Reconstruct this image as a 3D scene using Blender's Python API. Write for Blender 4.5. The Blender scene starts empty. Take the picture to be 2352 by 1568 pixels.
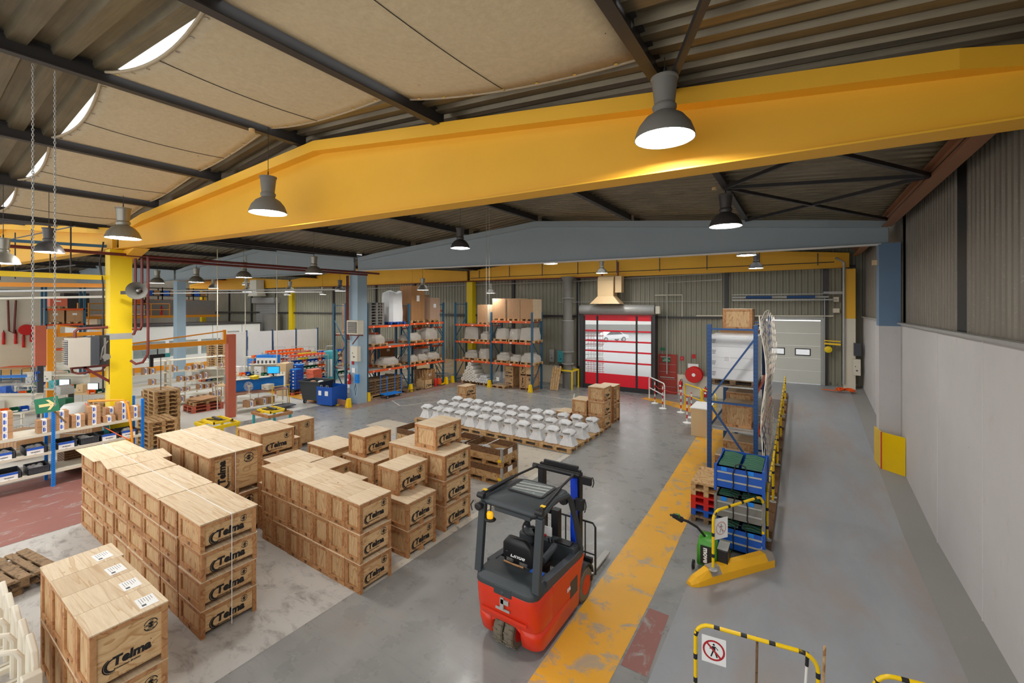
import bpy, math, random
from mathutils import Vector, Matrix
random.seed(7)
SC = bpy.context.scene
COL = SC.collection
PI = math.pi

# ------------------------------------------------------------------ camera
cam_d = bpy.data.cameras.new('camera'); cam_d.sensor_width = 36.0
cam_d.lens = 1000.0/2352*36.0
cam_d.shift_y = -81.0/2352; cam_d.clip_start = .05; cam_d.clip_end = 400
cam = bpy.data.objects.new('camera', cam_d); COL.objects.link(cam)
cam.location = (0, 0, 4.75); cam.rotation_euler = (PI/2, 0, math.atan(.666))
SC.camera = cam
# ------------------------------------------------------------------ world, light, exposure
world = bpy.data.worlds.new('world'); SC.world = world; world.use_nodes = True
wn = world.node_tree.nodes; wn.clear()
wo = wn.new('ShaderNodeOutputWorld'); wb = wn.new('ShaderNodeBackground')
wb.inputs[0].default_value = (.99, .99, .985, 1); wb.inputs[1].default_value = 1.75
world.node_tree.links.new(wb.outputs[0], wo.inputs[0])
SC.view_settings.view_transform = 'Standard'; SC.view_settings.look = 'None'
SC.view_settings.gamma = 1; SC.view_settings.use_curve_mapping = False
SC.view_settings.exposure = 0.0
SC.cycles.max_bounces = 8; SC.cycles.diffuse_bounces = 5; SC.cycles.glossy_bounces = 4
SC.cycles.transparent_max_bounces = 12; SC.cycles.sample_clamp_indirect = 6
SC.cycles.use_denoising = True
LAMP_POWER = 125.0

# ------------------------------------------------------------------ materials
def srgb(r, g, b):
    f = lambda c: (c/255/12.92) if c/255 <= .04045 else ((c/255+.055)/1.055)**2.4
    return (f(r), f(g), f(b), 1)
class NT:
    def __init__(s, name):
        s.m = bpy.data.materials.new(name); s.m.use_nodes = True
        s.t = s.m.node_tree; s.b = s.t.nodes['Principled BSDF']
    def n(s, k, **kw):
        x = s.t.nodes.new(k)
        for a, v in kw.items(): setattr(x, a, v)
        return x
    def l(s, a, b): s.t.links.new(a, b)
    def coord(s, scale=(1, 1, 1), rnd=False, kind='Object'):
        tc = s.n('ShaderNodeTexCoord'); mp = s.n('ShaderNodeMapping'); mp.inputs['Scale'].default_value = scale
        s.l(tc.outputs[kind], mp.inputs[0])
        if rnd:
            oi = s.n('ShaderNodeObjectInfo'); mu = s.n('ShaderNodeMath', operation='MULTIPLY'); mu.inputs[1].default_value = 37.0
            s.l(oi.outputs['Random'], mu.inputs[0]); cb = s.n('ShaderNodeCombineXYZ')
            for i in range(3): s.l(mu.outputs[0], cb.inputs[i])
            s.l(cb.outputs[0], mp.inputs['Location'])
        return mp.outputs[0]
    def noise(s, vec, scale, detail=4, rough=.55, dist=0):
        x = s.n('ShaderNodeTexNoise'); x.inputs['Scale'].default_value = scale; x.inputs['Detail'].default_value = detail
        x.inputs['Roughness'].default_value = rough; x.inputs['Distortion'].default_value = dist
        s.l(vec, x.inputs['Vector']); return x.outputs['Fac']
    def ramp(s, fac, stops):
        r = s.n('ShaderNodeValToRGB'); e = r.color_ramp.elements
        while len(e) < len(stops): e.new(.5)
        for i, (p, c) in enumerate(stops):
            e[i].position = p; e[i].color = c if hasattr(c, '__len__') else (c, c, c, 1)
        s.l(fac, r.inputs[0]); return r.outputs[0]
    def mix(s, fac, a, b, mode='MIX'):
        x = s.n('ShaderNodeMix', data_type='RGBA', blend_type=mode)
        for sock, v in ((x.inputs[0], fac), (x.inputs[6], a), (x.inputs[7], b)):
            if hasattr(v, 'is_output') or isinstance(v, bpy.types.NodeSocket): s.l(v, sock)
            else: sock.default_value = v
        return x.outputs[2]
    def math(s, op, a, b=0.0):
        x = s.n('ShaderNodeMath', operation=op)
        for sock, v in ((x.inputs[0], a), (x.inputs[1], b)):
            if isinstance(v, bpy.types.NodeSocket): s.l(v, sock)
            else: sock.default_value = v
        return x.outputs[0]
    def bump(s, h, strength=.3, dist=.01):
        x = s.n('ShaderNodeBump'); x.inputs['Strength'].default_value = strength; x.inputs['Distance'].default_value = dist
        s.l(h, x.inputs['Height']); s.l(x.outputs[0], s.b.inputs['Normal'])
    def col(s, c):
        if isinstance(c, bpy.types.NodeSocket): s.l(c, s.b.inputs['Base Color'])
        else: s.b.inputs['Base Color'].default_value = c
    def fin(s, rough=.5, metal=0, spec=.5):
        s.b.inputs['Roughness'].default_value = rough; s.b.inputs['Metallic'].default_value = metal
        s.b.inputs['Specular IOR Level'].default_value = spec; return s.m
def scl(c, k): return (min(1, c[0]*k), min(1, c[1]*k), min(1, c[2]*k), 1)
def paint(name, rgb, rough=.45, var=.12, sc=3.0, metal=0, chips=0, chipcol=(.12, .08, .05, 1), rnd=False):
    t = NT(name); c = srgb(*rgb); v = t.coord(rnd=True)
    col = t.mix(t.noise(v, sc, 5), scl(c, 1-var), scl(c, 1+var))
    if chips:
        m = t.ramp(t.noise(v, sc*6, 6, .7), [(1-chips-.02, 0), (1-chips, 1)])
        col = t.mix(m, col, chipcol)
    if rnd:
        oi = t.n('ShaderNodeObjectInfo'); k = t.ramp(oi.outputs['Random'], [(0, .82), (1, 1.0)]); col = t.mix(1.0, col, k, 'MULTIPLY')
    t.col(col); return t.fin(rough, metal)
def plain(name, rgb, rough=.5, metal=0, emit=0):
    t = NT(name); c = srgb(*rgb); t.col(c)
    if emit:
        t.b.inputs['Emission Color'].default_value = c; t.b.inputs['Emission Strength'].default_value = emit
    return t.fin(rough, metal)
def wood(name, light, dark, scale, bands=9, rough=.6, rv=.14):
    """rotary-cut ply / sawn pine: contour lines of a stretched noise, tint varies from board to board"""
    t = NT(name); v = t.coord(scale, rnd=True)
    f = t.noise(v, 1.0, 2, .5, .35); w = t.math('MULTIPLY', f, bands); fr = t.math('FRACT', w)
    k = t.ramp(fr, [(0, .15), (.12, 0), (.75, .25), (.97, 1)])
    L, Dk = srgb(*light), srgb(*dark)
    col = t.mix(k, L, Dk)
    f2 = t.noise(v, 7.0, 4, .6); col = t.mix(t.ramp(f2, [(.35, 0), (.75, .45)]), col, scl(Dk, .8))
    v2 = t.coord((1, 1, 1), rnd=True)
    kn = t.ramp(t.noise(v2, 9.0, 2, .5), [(.76, 0), (.79, .7)]); col = t.mix(kn, col, srgb(110, 62, 30))
    oi = t.n('ShaderNodeObjectInfo'); r = t.ramp(oi.outputs['Random'], [(0, (1-rv*1.2, 1-rv*1.6, 1-rv*2, 1)), (.5, (1, 1, 1, 1)), (1, (1-rv*.4, 1-rv*.6, 1-rv*.7, 1))])
    col = t.mix(1.0, col, r, 'MULTIPLY'); t.col(col); return t.fin(rough, 0, .3)

M = {}
M['yellow_beam'] = paint('yellow beam paint', (236, 178, 44), .55, .06, 1.2, chips=.03, chipcol=srgb(120, 80, 20))
M['yellow_col'] = paint('yellow column paint', (233, 200, 14), .5, .07, 1.5, chips=.06, chipcol=srgb(80, 70, 20))
M['blue_beam'] = paint('grey blue beam paint', (156, 169, 175), .55, .06, 1.2)
M['blue_col'] = paint('light blue column paint', (156, 180, 196), .5, .08, 1.5, chips=.04, chipcol=srgb(90, 100, 105))
M['blue_col2'] = paint('slate blue column paint', (100, 128, 156), .5, .08, 1.5)
M['steel_dark'] = paint('dark steel', (62, 60, 60), .45, .2, 2.5, .3)
M['steel_grey'] = paint('galvanised steel', (172, 172, 168), .42, .12, 6, .2)
M['steel_white'] = paint('cream steel', (214, 208, 190), .5, .06, 4)
M['white_paint'] = paint('white paint', (232, 232, 228), .5, .04, 3)
M['black'] = plain('black plastic', (28, 28, 30), .45)
M['dark'] = plain('dark grey plastic', (62, 66, 72), .5)
M['rubber'] = plain('black rubber', (30, 29, 28), .8)
M['tyre'] = paint('worn tyre rubber', (112, 104, 88), .85, .3, 14)
M['red'] = paint('red paint', (200, 28, 24), .4, .08, 4)
M['rust_red'] = paint('primer red pipe paint', (104, 40, 34), .5, .15, 5)
M['brick_red'] = paint('terracotta steel paint', (190, 98, 72), .55, .08, 3)
M['orange'] = paint('orange beam paint', (226, 88, 32), .45, .08, 6)
M['crane'] = paint('crane orange paint', (236, 150, 16), .4, .06, 3)
M['rack_blue'] = paint('rack blue paint', (24, 68, 120), .45, .1, 6)
M['rack_teal'] = paint('rack petrol paint', (46, 92, 118), .45, .1, 6)
M['sky_blue'] = paint('bright blue paint', (10, 128, 226), .4, .08, 6)
M['bin_blue'] = paint('blue plastic', (16, 82, 176), .4, .08, 5, chips=.05, chipcol=srgb(150, 160, 170))
M['bin_green'] = plain('green plastic', (14, 92, 62), .45)
M['bin_orange'] = plain('orange plastic', (235, 105, 20), .45)
M['salmon'] = paint('salmon plastic', (222, 112, 82), .5, .08, 5)
M['yellow_safe'] = paint('safety yellow paint', (240, 198, 0), .3, .05, 5)
M['kerb_yellow'] = paint('kerb yellow paint', (240, 178, 24), .6, .1, 3, chips=.12, chipcol=srgb(150, 130, 100))
M['concrete_grey'] = paint('bare concrete', (150, 140, 128), .8, .12, 6)
M['board'] = wood('pale plywood lid', (230, 212, 182), (208, 180, 144), (.45, 6.5, 6.5), 6)
M['panel_y'] = wood('plywood front panel', (224, 192, 144), (190, 146, 98), (5.0, 1.1, 4.5), 8)
M['panel_z'] = wood('plywood side panel', (214, 182, 136), (180, 134, 90), (4.5, 4.5, 1.0), 8)
M['batten'] = wood('pine batten', (200, 154, 106), (162, 108, 68), (3, 3, 3), 6, rv=.22)
M['pallet'] = wood('pallet pine', (214, 180, 130), (160, 115, 70), (3, 3, 3), 5, rv=.18)
M['old_wood'] = wood('weathered pallet wood', (150, 124, 92), (98, 78, 56), (3, 3, 3), 6, rv=.3)
M['collar'] = wood('brown collar plank', (128, 94, 62), (84, 58, 38), (4, 4, 6), 6, rv=.2)
M['cardboard'] = paint('cardboard', (190, 146, 104), .75, .08, 3, rnd=True)
M['card_dark'] = paint('brown cardboard', (162, 118, 74), .75, .08, 3, rnd=True)
M['label_white'] = plain('paper label', (238, 238, 236), .6)
M['label_blue'] = plain('blue print', (34, 88, 190), .6)
M['ink'] = plain('black ink', (26, 24, 24), .7)
M['ink_red'] = plain('red ink', (176, 24, 34), .6)
M['green_sign'] = plain('green sign', (6, 110, 72), .45)
M['sign_cream'] = plain('cream sign print', (240, 206, 140), .5)
M['machine_green'] = paint('machine green', (66, 148, 40), .35, .05, 4)
M['teal'] = plain('teal paint', (70, 168, 176), .45)
M['beige'] = paint('beige painted metal', (214, 184, 138), .5, .06, 2)
M['fork_red'] = paint('forklift orange red', (216, 52, 22), .33, .06, 2, chips=.17, chipcol=srgb(120, 90, 60))
M['hood'] = plain('charcoal cover', (56, 62, 66), .5)
M['chrome'] = plain('chrome', (200, 200, 205), .2, 1)
M['wood_brown'] = paint('wooden worktop', (150, 104, 74), .55, .12, 5)
M['screen_lit'] = plain('lit screen', (216, 234, 240), .3, 0, .9)
M['screen_blue'] = plain('lit blue screen', (30, 160, 230), .3, 0, .9)
M['amber'] = plain('amber beacon', (245, 175, 20), .2, 0, .5)
M['lamp_glow'] = plain('lamp glow', (255, 252, 247), .5, 0, LAMP_POWER)
M['alu'] = paint('spun aluminium', (150, 148, 138), .35, .08, 4, .55)
M['alu_inner'] = plain('polished reflector', (235, 235, 230), .25, .6)
M['net'] = plain('cream net cord', (238, 230, 214), .8)
M['rope'] = plain('orange plastic net', (238, 96, 20), .5)
M['tarp'] = paint('grey tarpaulin', (120, 118, 112), .7, .1, 3)
M['car_white'] = paint('white car paint', (236, 238, 240), .2, .02, 2)
M['car_glass'] = plain('dark car glass', (30, 36, 42), .1)
M['facade'] = paint('outdoor facade', (226, 224, 218), .8, .04, 1)
M['blue_wrap'] = plain('blue cable sleeve', (20, 70, 215), .3)

def _film(name, rgb, alpha, rough=.22):
    t = NT(name); c = srgb(*rgb); v = t.coord()
    t.col(c); t.bump(t.noise(v, 22, 5, .6, 1.2), .5, .02)
    t.b.inputs['Alpha'].default_value = alpha; return t.fin(rough, 0, .6)
M['film'] = _film('clear stretch film', (236, 238, 240), .14, .35)
M['film_white'] = _film('white shrink film', (220, 221, 222), 1.0, .3)
M['film_grey'] = _film('milky shrink film', (196, 188, 176), .85, .36)
M['foam'] = _film('bubble wrap roll', (236, 232, 222), 1.0, .5)
M['glass'] = _film('cabin glass', (190, 205, 205), .35, .08)
M['pvc'] = _film('clear curtain window', (235, 242, 246), .16, .15)

def _skylight():
    t = NT('translucent roof sheet'); t.col((.85, .87, .88, 1))
    tr = t.n('ShaderNodeBsdfTranslucent'); tr.inputs[0].default_value = (.9, .92, .93, 1)
    mx = t.n('ShaderNodeMixShader'); mx.inputs[0].default_value = .75
    out = t.t.nodes['Material Output']; t.l(t.b.outputs[0], mx.inputs[1]); t.l(tr.outputs[0], mx.inputs[2]); t.l(mx.outputs[0], out.inputs[0])
    return t.fin(.5)
M['skylight'] = _skylight()
def _canvas():
    t = NT('cream fibre cloth'); v = t.coord()
    c = t.mix(t.noise(v, 14, 6, .7), srgb(196, 180, 150), srgb(232, 220, 196))
    sp = t.ramp(t.noise(v, 5, 3, .6), [(.73, 0), (.735, 1)]); c = t.mix(sp, c, srgb(96, 84, 66))
    tr = t.n('ShaderNodeBsdfTranslucent'); t.l(c, tr.inputs[0]); t.col(c)
    mx = t.n('ShaderNodeMixShader'); mx.inputs[0].default_value = .45
    out = t.t.nodes['Material Output']; t.l(t.b.outputs[0], mx.inputs[1]); t.l(tr.outputs[0], mx.inputs[2]); t.l(mx.outputs[0], out.inputs[0])
    t.bump(t.noise(v, 40, 5, .7), .3, .01); return t.fin(.8, 0, .2)
M['canvas'] = _canvas()
def _deck():
    t = NT('dusty roof deck'); v = t.coord()
    g = t.noise(t.coord((1, 1, 1)), 1.2, 5, .6)
    c = t.mix(g, srgb(92, 80, 58), srgb(146, 134, 108))
    s = t.noise(t.coord((.6, 14, 1)), 2, 4, .7); c = t.mix(t.ramp(s, [(.4, 0), (.7, .5)]), c, srgb(80, 72, 56))
    t.col(c); return t.fin(.38, .35)
M['deck'] = _deck()
def _cladding():
    t = NT('dusty wall cladding'); g = t.noise(t.coord((6, 6, .5)), 1.5, 5, .65)
    c = t.mix(g, srgb(104, 97, 86), srgb(146, 138, 124)); g2 = t.noise(t.coord(), 30, 3, .7)
    c = t.mix(t.ramp(g2, [(.6, 0), (.68, .25)]), c, srgb(190, 185, 170)); t.col(c); return t.fin(.5, .15)
M['cladding'] = _cladding()
M['cladding_far_bright'] = paint('brightened grey green sheet', (142, 139, 122), .6, .12, 1.2)  # paler than the side cladding, brightness put in for light missing back here
def _wallconc(name, base):
    t = NT(name); v = t.coord(); c = srgb(*base)
    col = t.mix(t.noise(v, .9, 6, .6), scl(c, .88), scl(c, 1.05))
    d = t.ramp(t.noise(t.coord((1, 1.0, .45)), 4.5, 7, .75), [(.60, 0), (.70, .35)]); col = t.mix(d, col, srgb(176, 158, 140))
    k = t.ramp(t.noise(t.coord((2, 2, 1.2)), 7, 4, .6), [(.745, 0), (.76, .8)]); col = t.mix(k, col, srgb(100, 84, 72))
    t.col(col); t.bump(t.noise(v, 18, 5), .12, .01); return t.fin(.65)
M['white_wall'] = _wallconc('white painted concrete wall', (204, 201, 199))
M['cream_wall'] = _wallconc('cream block wall', (226, 218, 198))
def _floor():
    t = NT('worn polished concrete'); v = t.coord()
    a = t.noise(v, .35, 5, .6, .0); b = t.noise(v, 2.2, 8, .6, .0); s = t.noise(t.coord((1.6, 9, 1)), 1.6, 7, .72)
    c = t.mix(a, srgb(118, 119, 118), srgb(150, 151, 149))
    c = t.mix(t.ramp(b, [(.35, 0), (.75, .40)]), c, srgb(160, 159, 155))
    c = t.mix(t.ramp(s, [(.54, 0), (.70, .28)]), c, srgb(96, 95, 93))
    br = t.ramp(t.noise(v, .8, 6, .7, .2), [(.58, 0), (.72, .4)]); c = t.mix(br, c, srgb(150, 128, 112))
    # slab joints
    t.col(c); r = t.ramp(b, [(.3, .22), (.7, .38)]); t.fin(.3, 0, .5); t.l(r, t.b.inputs['Roughness'])
    t.bump(t.noise(v, 5, 6), .04, .01); return t.m
M['floor'] = _floor()
def _lane():
    t = NT('blue grey lane coating'); v = t.coord()
    c = t.mix(t.noise(t.coord((1.4, .5, 1)), .8, 5, .6, .6), srgb(132, 136, 141), srgb(162, 165, 168))
    c = t.mix(t.ramp(t.noise(t.coord((1.1, .45, 1)), .7, 5, .6, .4), [(.46, 0), (.62, .6)]), c, srgb(150, 134, 122))
    c = t.mix(t.ramp(t.noise(v, 3, 7, .75), [(.60, 0), (.70, .3)]), c, srgb(118, 118, 116))
    t.col(c); t.bump(t.noise(v, 22, 6, .7), .10, .01); return t.fin(.45, 0, .5)
M['lane'] = _lane()
def worn(name, pc, under, thr=.55, sc=(1, 1, 1), rough=.45, soft=.08):
    t = NT(name); c = srgb(*pc); v = t.coord(sc)
    col = t.mix(t.noise(v, 1.0, 4), scl(c, .86), scl(c, 1.06))
    m = t.ramp(t.noise(v, 2.4, 8, .72, .6), [(thr, 0), (thr+soft, 1)])
    col = t.mix(m, col, srgb(*under)); t.col(col); return t.fin(rough, 0, .45)
M['mark_yellow'] = worn('worn yellow floor paint', (232, 172, 56), (176, 158, 130), .53, (1, 1, 1), .32)
M['mark_red'] = worn('worn red floor paint', (146, 98, 90), (158, 152, 146), .56, (1.5, .8, 1), .5)
M['mark_white'] = worn('worn white floor paint', (184, 182, 177), (132, 127, 122), .50, (1, 2, 1), .5, .2)
M['mark_line'] = worn('worn line paint', (206, 200, 186), (150, 148, 144), .55, (2, 2, 1), .5)
M['mark_pale'] = worn('pale repaired screed', (196, 186, 168), (160, 150, 138), .56, (1.5, 1.5, 1), .5)
M['mark_workshop'] = worn('pale workshop floor paint', (206, 204, 196), (176, 174, 168), .60, (1, 1, 1), .4, .2)
M['mark_brown'] = worn('brown worn paint', (142, 116, 104), (150, 146, 140), .55, (1.5, 1.5, 1), .5)
M['yard'] = paint('pale yard asphalt', (176, 176, 176), .8, .08, .6)
M['plinth'] = _wallconc('grey cement edge', (140, 138, 134))

# ------------------------------------------------------------------ mesh helpers
class MB:
    def __init__(s): s.v = []; s.f = []; s.mi = []
    def poly(s, pts, m=0):
        i = len(s.v); s.v += [tuple(p) for p in pts]; s.f.append(tuple(range(i, i+len(pts)))); s.mi.append(m); return s
    def solid(s, lo, hi, m=0):
        """closed prism between two matching rings"""
        n = len(lo); i = len(s.v); s.v += [tuple(p) for p in lo]+[tuple(p) for p in hi]
        s.f.append(tuple(range(i+n-1, i-1, -1))); s.mi.append(m); s.f.append(tuple(range(i+n, i+2*n))); s.mi.append(m)
        for k in range(n):
            j = (k+1) % n; s.f.append((i+k, i+j, i+n+j, i+n+k)); s.mi.append(m)
        return s
    def box(s, x0, y0, z0, x1, y1, z1, m=0):
        if x0 > x1: x0, x1 = x1, x0
        if y0 > y1: y0, y1 = y1, y0
        if z0 > z1: z0, z1 = z1, z0
        return s.solid([(x0, y0, z0), (x1, y0, z0), (x1, y1, z0), (x0, y1, z0)], [(x0, y0, z1), (x1, y0, z1), (x1, y1, z1), (x0, y1, z1)], m)
    def cbox(s, c, d, m=0):
        return s.box(c[0]-d[0]/2, c[1]-d[1]/2, c[2]-d[2]/2, c[0]+d[0]/2, c[1]+d[1]/2, c[2]+d[2]/2, m)
    def bar(s, p, q, w, h=None, m=0, up=(0, 0, 1)):
        p, q = Vector(p), Vector(q); d = (q-p).normalized(); u = Vector(up)
        if abs(d.dot(u)) > .98: u = Vector((0, 1, 0))
        a = d.cross(u).normalized()*(w/2); b = a.cross(d).normalized()*((h or w)/2)
        r = [a+b, -a+b, -a-b, a-b]
        return s.solid([p+k for k in r], [q+k for k in r], m)
    def tube(s, pts, r, n=8, m=0, closed=False, r2=None):
        pts = [Vector(p) for p in pts]; N = len(pts); base = len(s.v); ref = None
        for i, p in enumerate(pts):
            if closed: d = pts[(i+1) % N]-pts[i-1]
            else: d = (pts[min(i+1, N-1)]-pts[max(i-1, 0)])
            d.normalize()
            if ref is None: ref = Vector((0, 0, 1)) if abs(d.z) < .9 else Vector((1, 0, 0))
            a = d.cross(ref)
            if a.length < 1e-4: ref = Vector((0, 1, 0)); a = d.cross(ref)
            a.normalize(); b = a.cross(d).normalized(); ref = b
            rr = r if r2 is None else r+(r2-r)*i/max(1, N-1)
            for k in range(n):
                t = 2*PI*k/n; s.v.append(tuple(p+a*math.cos(t)*rr+b*math.sin(t)*rr))
        for i in range(N if closed else N-1):
            for k in range(n):
                j = (i+1) % N
                s.f.append((base+i*n+k, base+i*n+(k+1) % n, base+j*n+(k+1) % n, base+j*n+k)); s.mi.append(m)
        if not closed:
            s.f.append(tuple(base+k for k in range(n-1, -1, -1))); s.mi.append(m)
            s.f.append(tuple(base+(N-1)*n+k for k in range(n))); s.mi.append(m)
        return s
    def lathe(s, prof, c=(0, 0, 0), n=20, axis='z', m=0, cap=True):
        base = len(s.v); N = len(prof)
        for r, h in prof:
            for k in range(n):
                t = 2*PI*k/n; x, y = r*math.cos(t), r*math.sin(t)
                p = (x, y, h) if axis == 'z' else ((h, x, y) if axis == 'x' else (x, h, y))
                s.v.append((p[0]+c[0], p[1]+c[1], p[2]+c[2]))
        for i in range(N-1):
            for k in range(n):
                s.f.append((base+i*n+k, base+i*n+(k+1) % n, base+(i+1)*n+(k+1) % n, base+(i+1)*n+k)); s.mi.append(m)
        if cap:
            s.f.append(tuple(base+k for k in range(n-1, -1, -1))); s.mi.append(m)
            s.f.append(tuple(base+(N-1)*n+k for k in range(n))); s.mi.append(m)
        return s
    def prism(s, pts, lo, hi, axis='y', m=0):
        def at(a, b, h): return (a, h, b) if axis == 'y' else ((h, a, b) if axis == 'x' else (a, b, h))
        return s.solid([at(a, b, lo) for a, b in pts], [at(a, b, hi) for a, b in pts], m)
    def mesh(s, name, mats, smooth=False):
        me = bpy.data.meshes.new(name); me.from_pydata(s.v, [], s.f)
        for k in (mats if isinstance(mats, (list, tuple)) else [mats]): me.materials.append(M[k] if isinstance(k, str) else k)
        me.polygons.foreach_set('material_index', s.mi)
        if smooth:
            me.polygons.foreach_set('use_smooth', [True]*len(s.f))
        me.validate(); me.update(); return me
    def build(s, name, mats, parent=None, smooth=False, bevel=0, loc=None, rz=0):
        me = s.mesh(name, mats, smooth)
        import bmesh as _b
        bm = _b.new(); bm.from_mesh(me); _b.ops.recalc_face_normals(bm, faces=bm.faces); bm.to_mesh(me); bm.free()
        if smooth: me.set_sharp_from_angle(angle=math.radians(38))
        o = bpy.data.objects.new(name, me); COL.objects.link(o)
        if parent is not None: o.parent = parent
        if loc is not None: o.location = loc
        if rz: o.rotation_euler = (0, 0, rz)
        if bevel:
            b = o.modifiers.new('bevel', 'BEVEL'); b.width = bevel; b.segments = 2; b.limit_method = 'ANGLE'
        return o
def tag(o, label=None, cat=None, group=None, kind=None):
    if label: o['label'] = label
    if cat: o['category'] = cat
    if group: o['group'] = group
    if kind: o['kind'] = kind
    return o
def thing(name, label, cat, loc=(0, 0, 0), rz=0, group=None):
    o = bpy.data.objects.new(name, None); COL.objects.link(o); o.location = loc; o.rotation_euler = (0, 0, rz)
    o.empty_display_size = .1
    return tag(o, label, cat, group)
KIDS = {}
def dup(root, loc, rz=None, label=None, group=None, scale=None):
    def cp(o, par):
        c = o.copy(); COL.objects.link(c)
        if par is not None: c.parent = par
        for ch in o.children: cp(ch, c)
        return c
    r = cp(root, None); r.location = loc
    if rz is not None: r.rotation_euler = (0, 0, rz)
    if label: r['label'] = label
    if group: r['group'] = group
    if scale: r.scale = scale
    return r
_fonts = {}
def text_mesh(txt, size=1.0, bold=0.0, shear=0.0, extrude=.002, align='CENTER', spacing=1.0):
    k = (txt, size, bold, shear, extrude, align, spacing)
    if k in _fonts: return _fonts[k]
    cu = bpy.data.curves.new('text', 'FONT'); cu.body = txt; cu.size = size; cu.offset = bold; cu.shear = shear
    cu.extrude = extrude; cu.align_x = align; cu.align_y = 'CENTER'; cu.resolution_u = 3; cu.space_character = spacing
    o = bpy.data.objects.new('text', cu); COL.objects.link(o)
    bpy.context.view_layer.update()
    me = bpy.data.meshes.new_from_object(o.evaluated_get(bpy.context.evaluated_depsgraph_get()))
    bpy.data.objects.remove(o); bpy.data.curves.remove(cu); _fonts[k] = me; return me
def add_mesh(mb, me, mat4, m=0):
    i = len(mb.v); mb.v += [tuple(mat4 @ v.co) for v in me.vertices]
    for p in me.polygons: mb.f.append(tuple(i+k for k in p.vertices)); mb.mi.append(m)
def plane_m(loc, facing='+x'):
    """matrix taking text (x right, y up) onto a vertical face"""
    if facing == '+x': r = Matrix(((0, 0, 1), (1, 0, 0), (0, 1, 0)))
    elif facing == '-y': r = Matrix(((1, 0, 0), (0, 0, -1), (0, 1, 0)))
    else: r = Matrix(((0, 0, -1), (-1, 0, 0), (0, 1, 0)))
    return Matrix.Translation(loc) @ r.to_4x4()
# ------------------------------------------------------------------ building shell
def struct(o, label=None, cat=None): return tag(o, label, cat, kind='structure')
VX, RX, WX = -18.2, 2.05, 2.25            # valley columns, right columns, right wall
RIDGE = -8.55
# back wall runs from (-60, ..) to the right corner
def back_y(x): return 23.40+(x+19.5)*.0737
def ramp_z(y): return max(0.0, min(1.1, (y-12.0)/12.7*1.1))
# floor
b = MB(); b.poly([(-75, -8, 0), (3.0, -8, 0), (3.0, 24.9, 0), (-75, 22, 0)]); struct(b.build('floor', 'floor'), 'worn grey polished concrete floor of the hall')
b = MB(); b.poly([(-90, 18, -.02), (20, 26, -.02), (20, 110, -.02), (-90, 110, -.02)]); struct(b.build('outside_ground', 'yard'), 'pale asphalt yard outside the gates')
# lane: coated strip right of the barrier, rising as a ramp to the roller gate
b = MB()
ys = [-8, 7.8, 12, 12.8]+[14+k for k in range(0, 11)]+[24.95]
b.poly([(-1.62, -8, .004), (WX+.1, -8, .004), (WX+.1, 7.8, .004), (-1.62, 7.8, .004)])
b.poly([(-1.62, 7.8, .004), (WX+.1, 7.8, .004), (WX+.1, 9.4, .004), (-.5, 9.4, .004)])
b.poly([(-.5, 9.4, .004), (WX+.1, 9.4, .004), (WX+.1, 12, .004), (-.5, 12, .004)])
for a, c in zip(ys[2:-1], ys[3:]):
    za, zc = ramp_z(a)+.004, ramp_z(c)+.004
    b.poly([(-.5, a, za), (WX+.1, a, za), (WX+.1, c, zc), (-.5, c, zc)])
    b.poly([(-.5, c, 0), (-.5, a, 0), (-.5, a, za), (-.5, c, zc)])
b.poly([(-2.2, 21.5, ramp_z(21.5)+.004), (-.5, 21.5, ramp_z(21.5)+.004), (-.5, back_y(-.5), 1.104), (-2.2, back_y(-2), 1.104)])
b.poly([(-2.2, 21.5, 0), (-.5, 21.5, 0), (-.5, 21.5, ramp_z(21.5)), (-2.2, 21.5, ramp_z(21.5))])
b.poly([(-2.2, 21.5, 0), (-2.2, 21.5, ramp_z(21.5)), (-2.2, back_y(-2), 1.1), (-2.2, back_y(-2), 0)])
struct(b.build('floor', 'lane'), 'blue grey coated lane rising to the white sectional gate')
# cement fillet along the right wall
b = MB()
for a, c in zip(ys[:-1], ys[1:]):
    za, zc = ramp_z(a)+.006, ramp_z(c)+.006
    b.poly([(WX-.5, a, za), (WX+.05, a, za+.05), (WX+.05, c, zc+.05), (WX-.5, c, zc)])
struct(b.build('trim_1', 'plinth'), 'rough grey cement edge along the white wall')
# floor markings
def mark(pts, mat, label, z=.003):
    b = MB(); b.poly([(x, y, z) for x, y in pts]); struct(b.build('floor_marking', mat), label)
mark([(-2.80, -2), (-2.02, -2), (-2.03, 7.2), (-2.16, 12.9), (-2.2, 18.0), (-3.2, 19.4), (-3.25, 18.4), (-2.95, 10)], 'mark_yellow', 'worn yellow floor stripe beside the forklift')
mark([(-3.2, 19.4), (-2.2, 18.0), (-2.2, 20.6), (-3.6, 21.5), (-4.8, 22.3), (-6.7, 22.9), (-6.9, 22.3), (-5.4, 21.6), (-4.2, 20.7)], 'mark_yellow', 'curved yellow floor stripe in front of the red exit door', .0035)
mark([(-27, 12.5), (-19.3, 12.55), (-19.3, 13.15), (-27, 13.2)], 'mark_yellow', 'yellow floor stripe beside the blue column')
mark([(-6.15, -2), (-6.22, 12.6), (-13.2, 12.5), (-13.1, -2)], 'mark_white', 'worn white painted floor under the crate stacks')
mark([(-49, -2), (-19.2, -2), (-19.2, 12.4), (-22.0, 12.4), (-22, 20.5), (-49, 19)], 'mark_workshop', 'pale painted workshop floor on the left', .0015)
mark([(-17.6, -2), (-13.1, -2), (-13.2, 6.2), (-17.6, 6.2)], 'mark_red', 'faded red painted floor on the left', .002)
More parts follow.
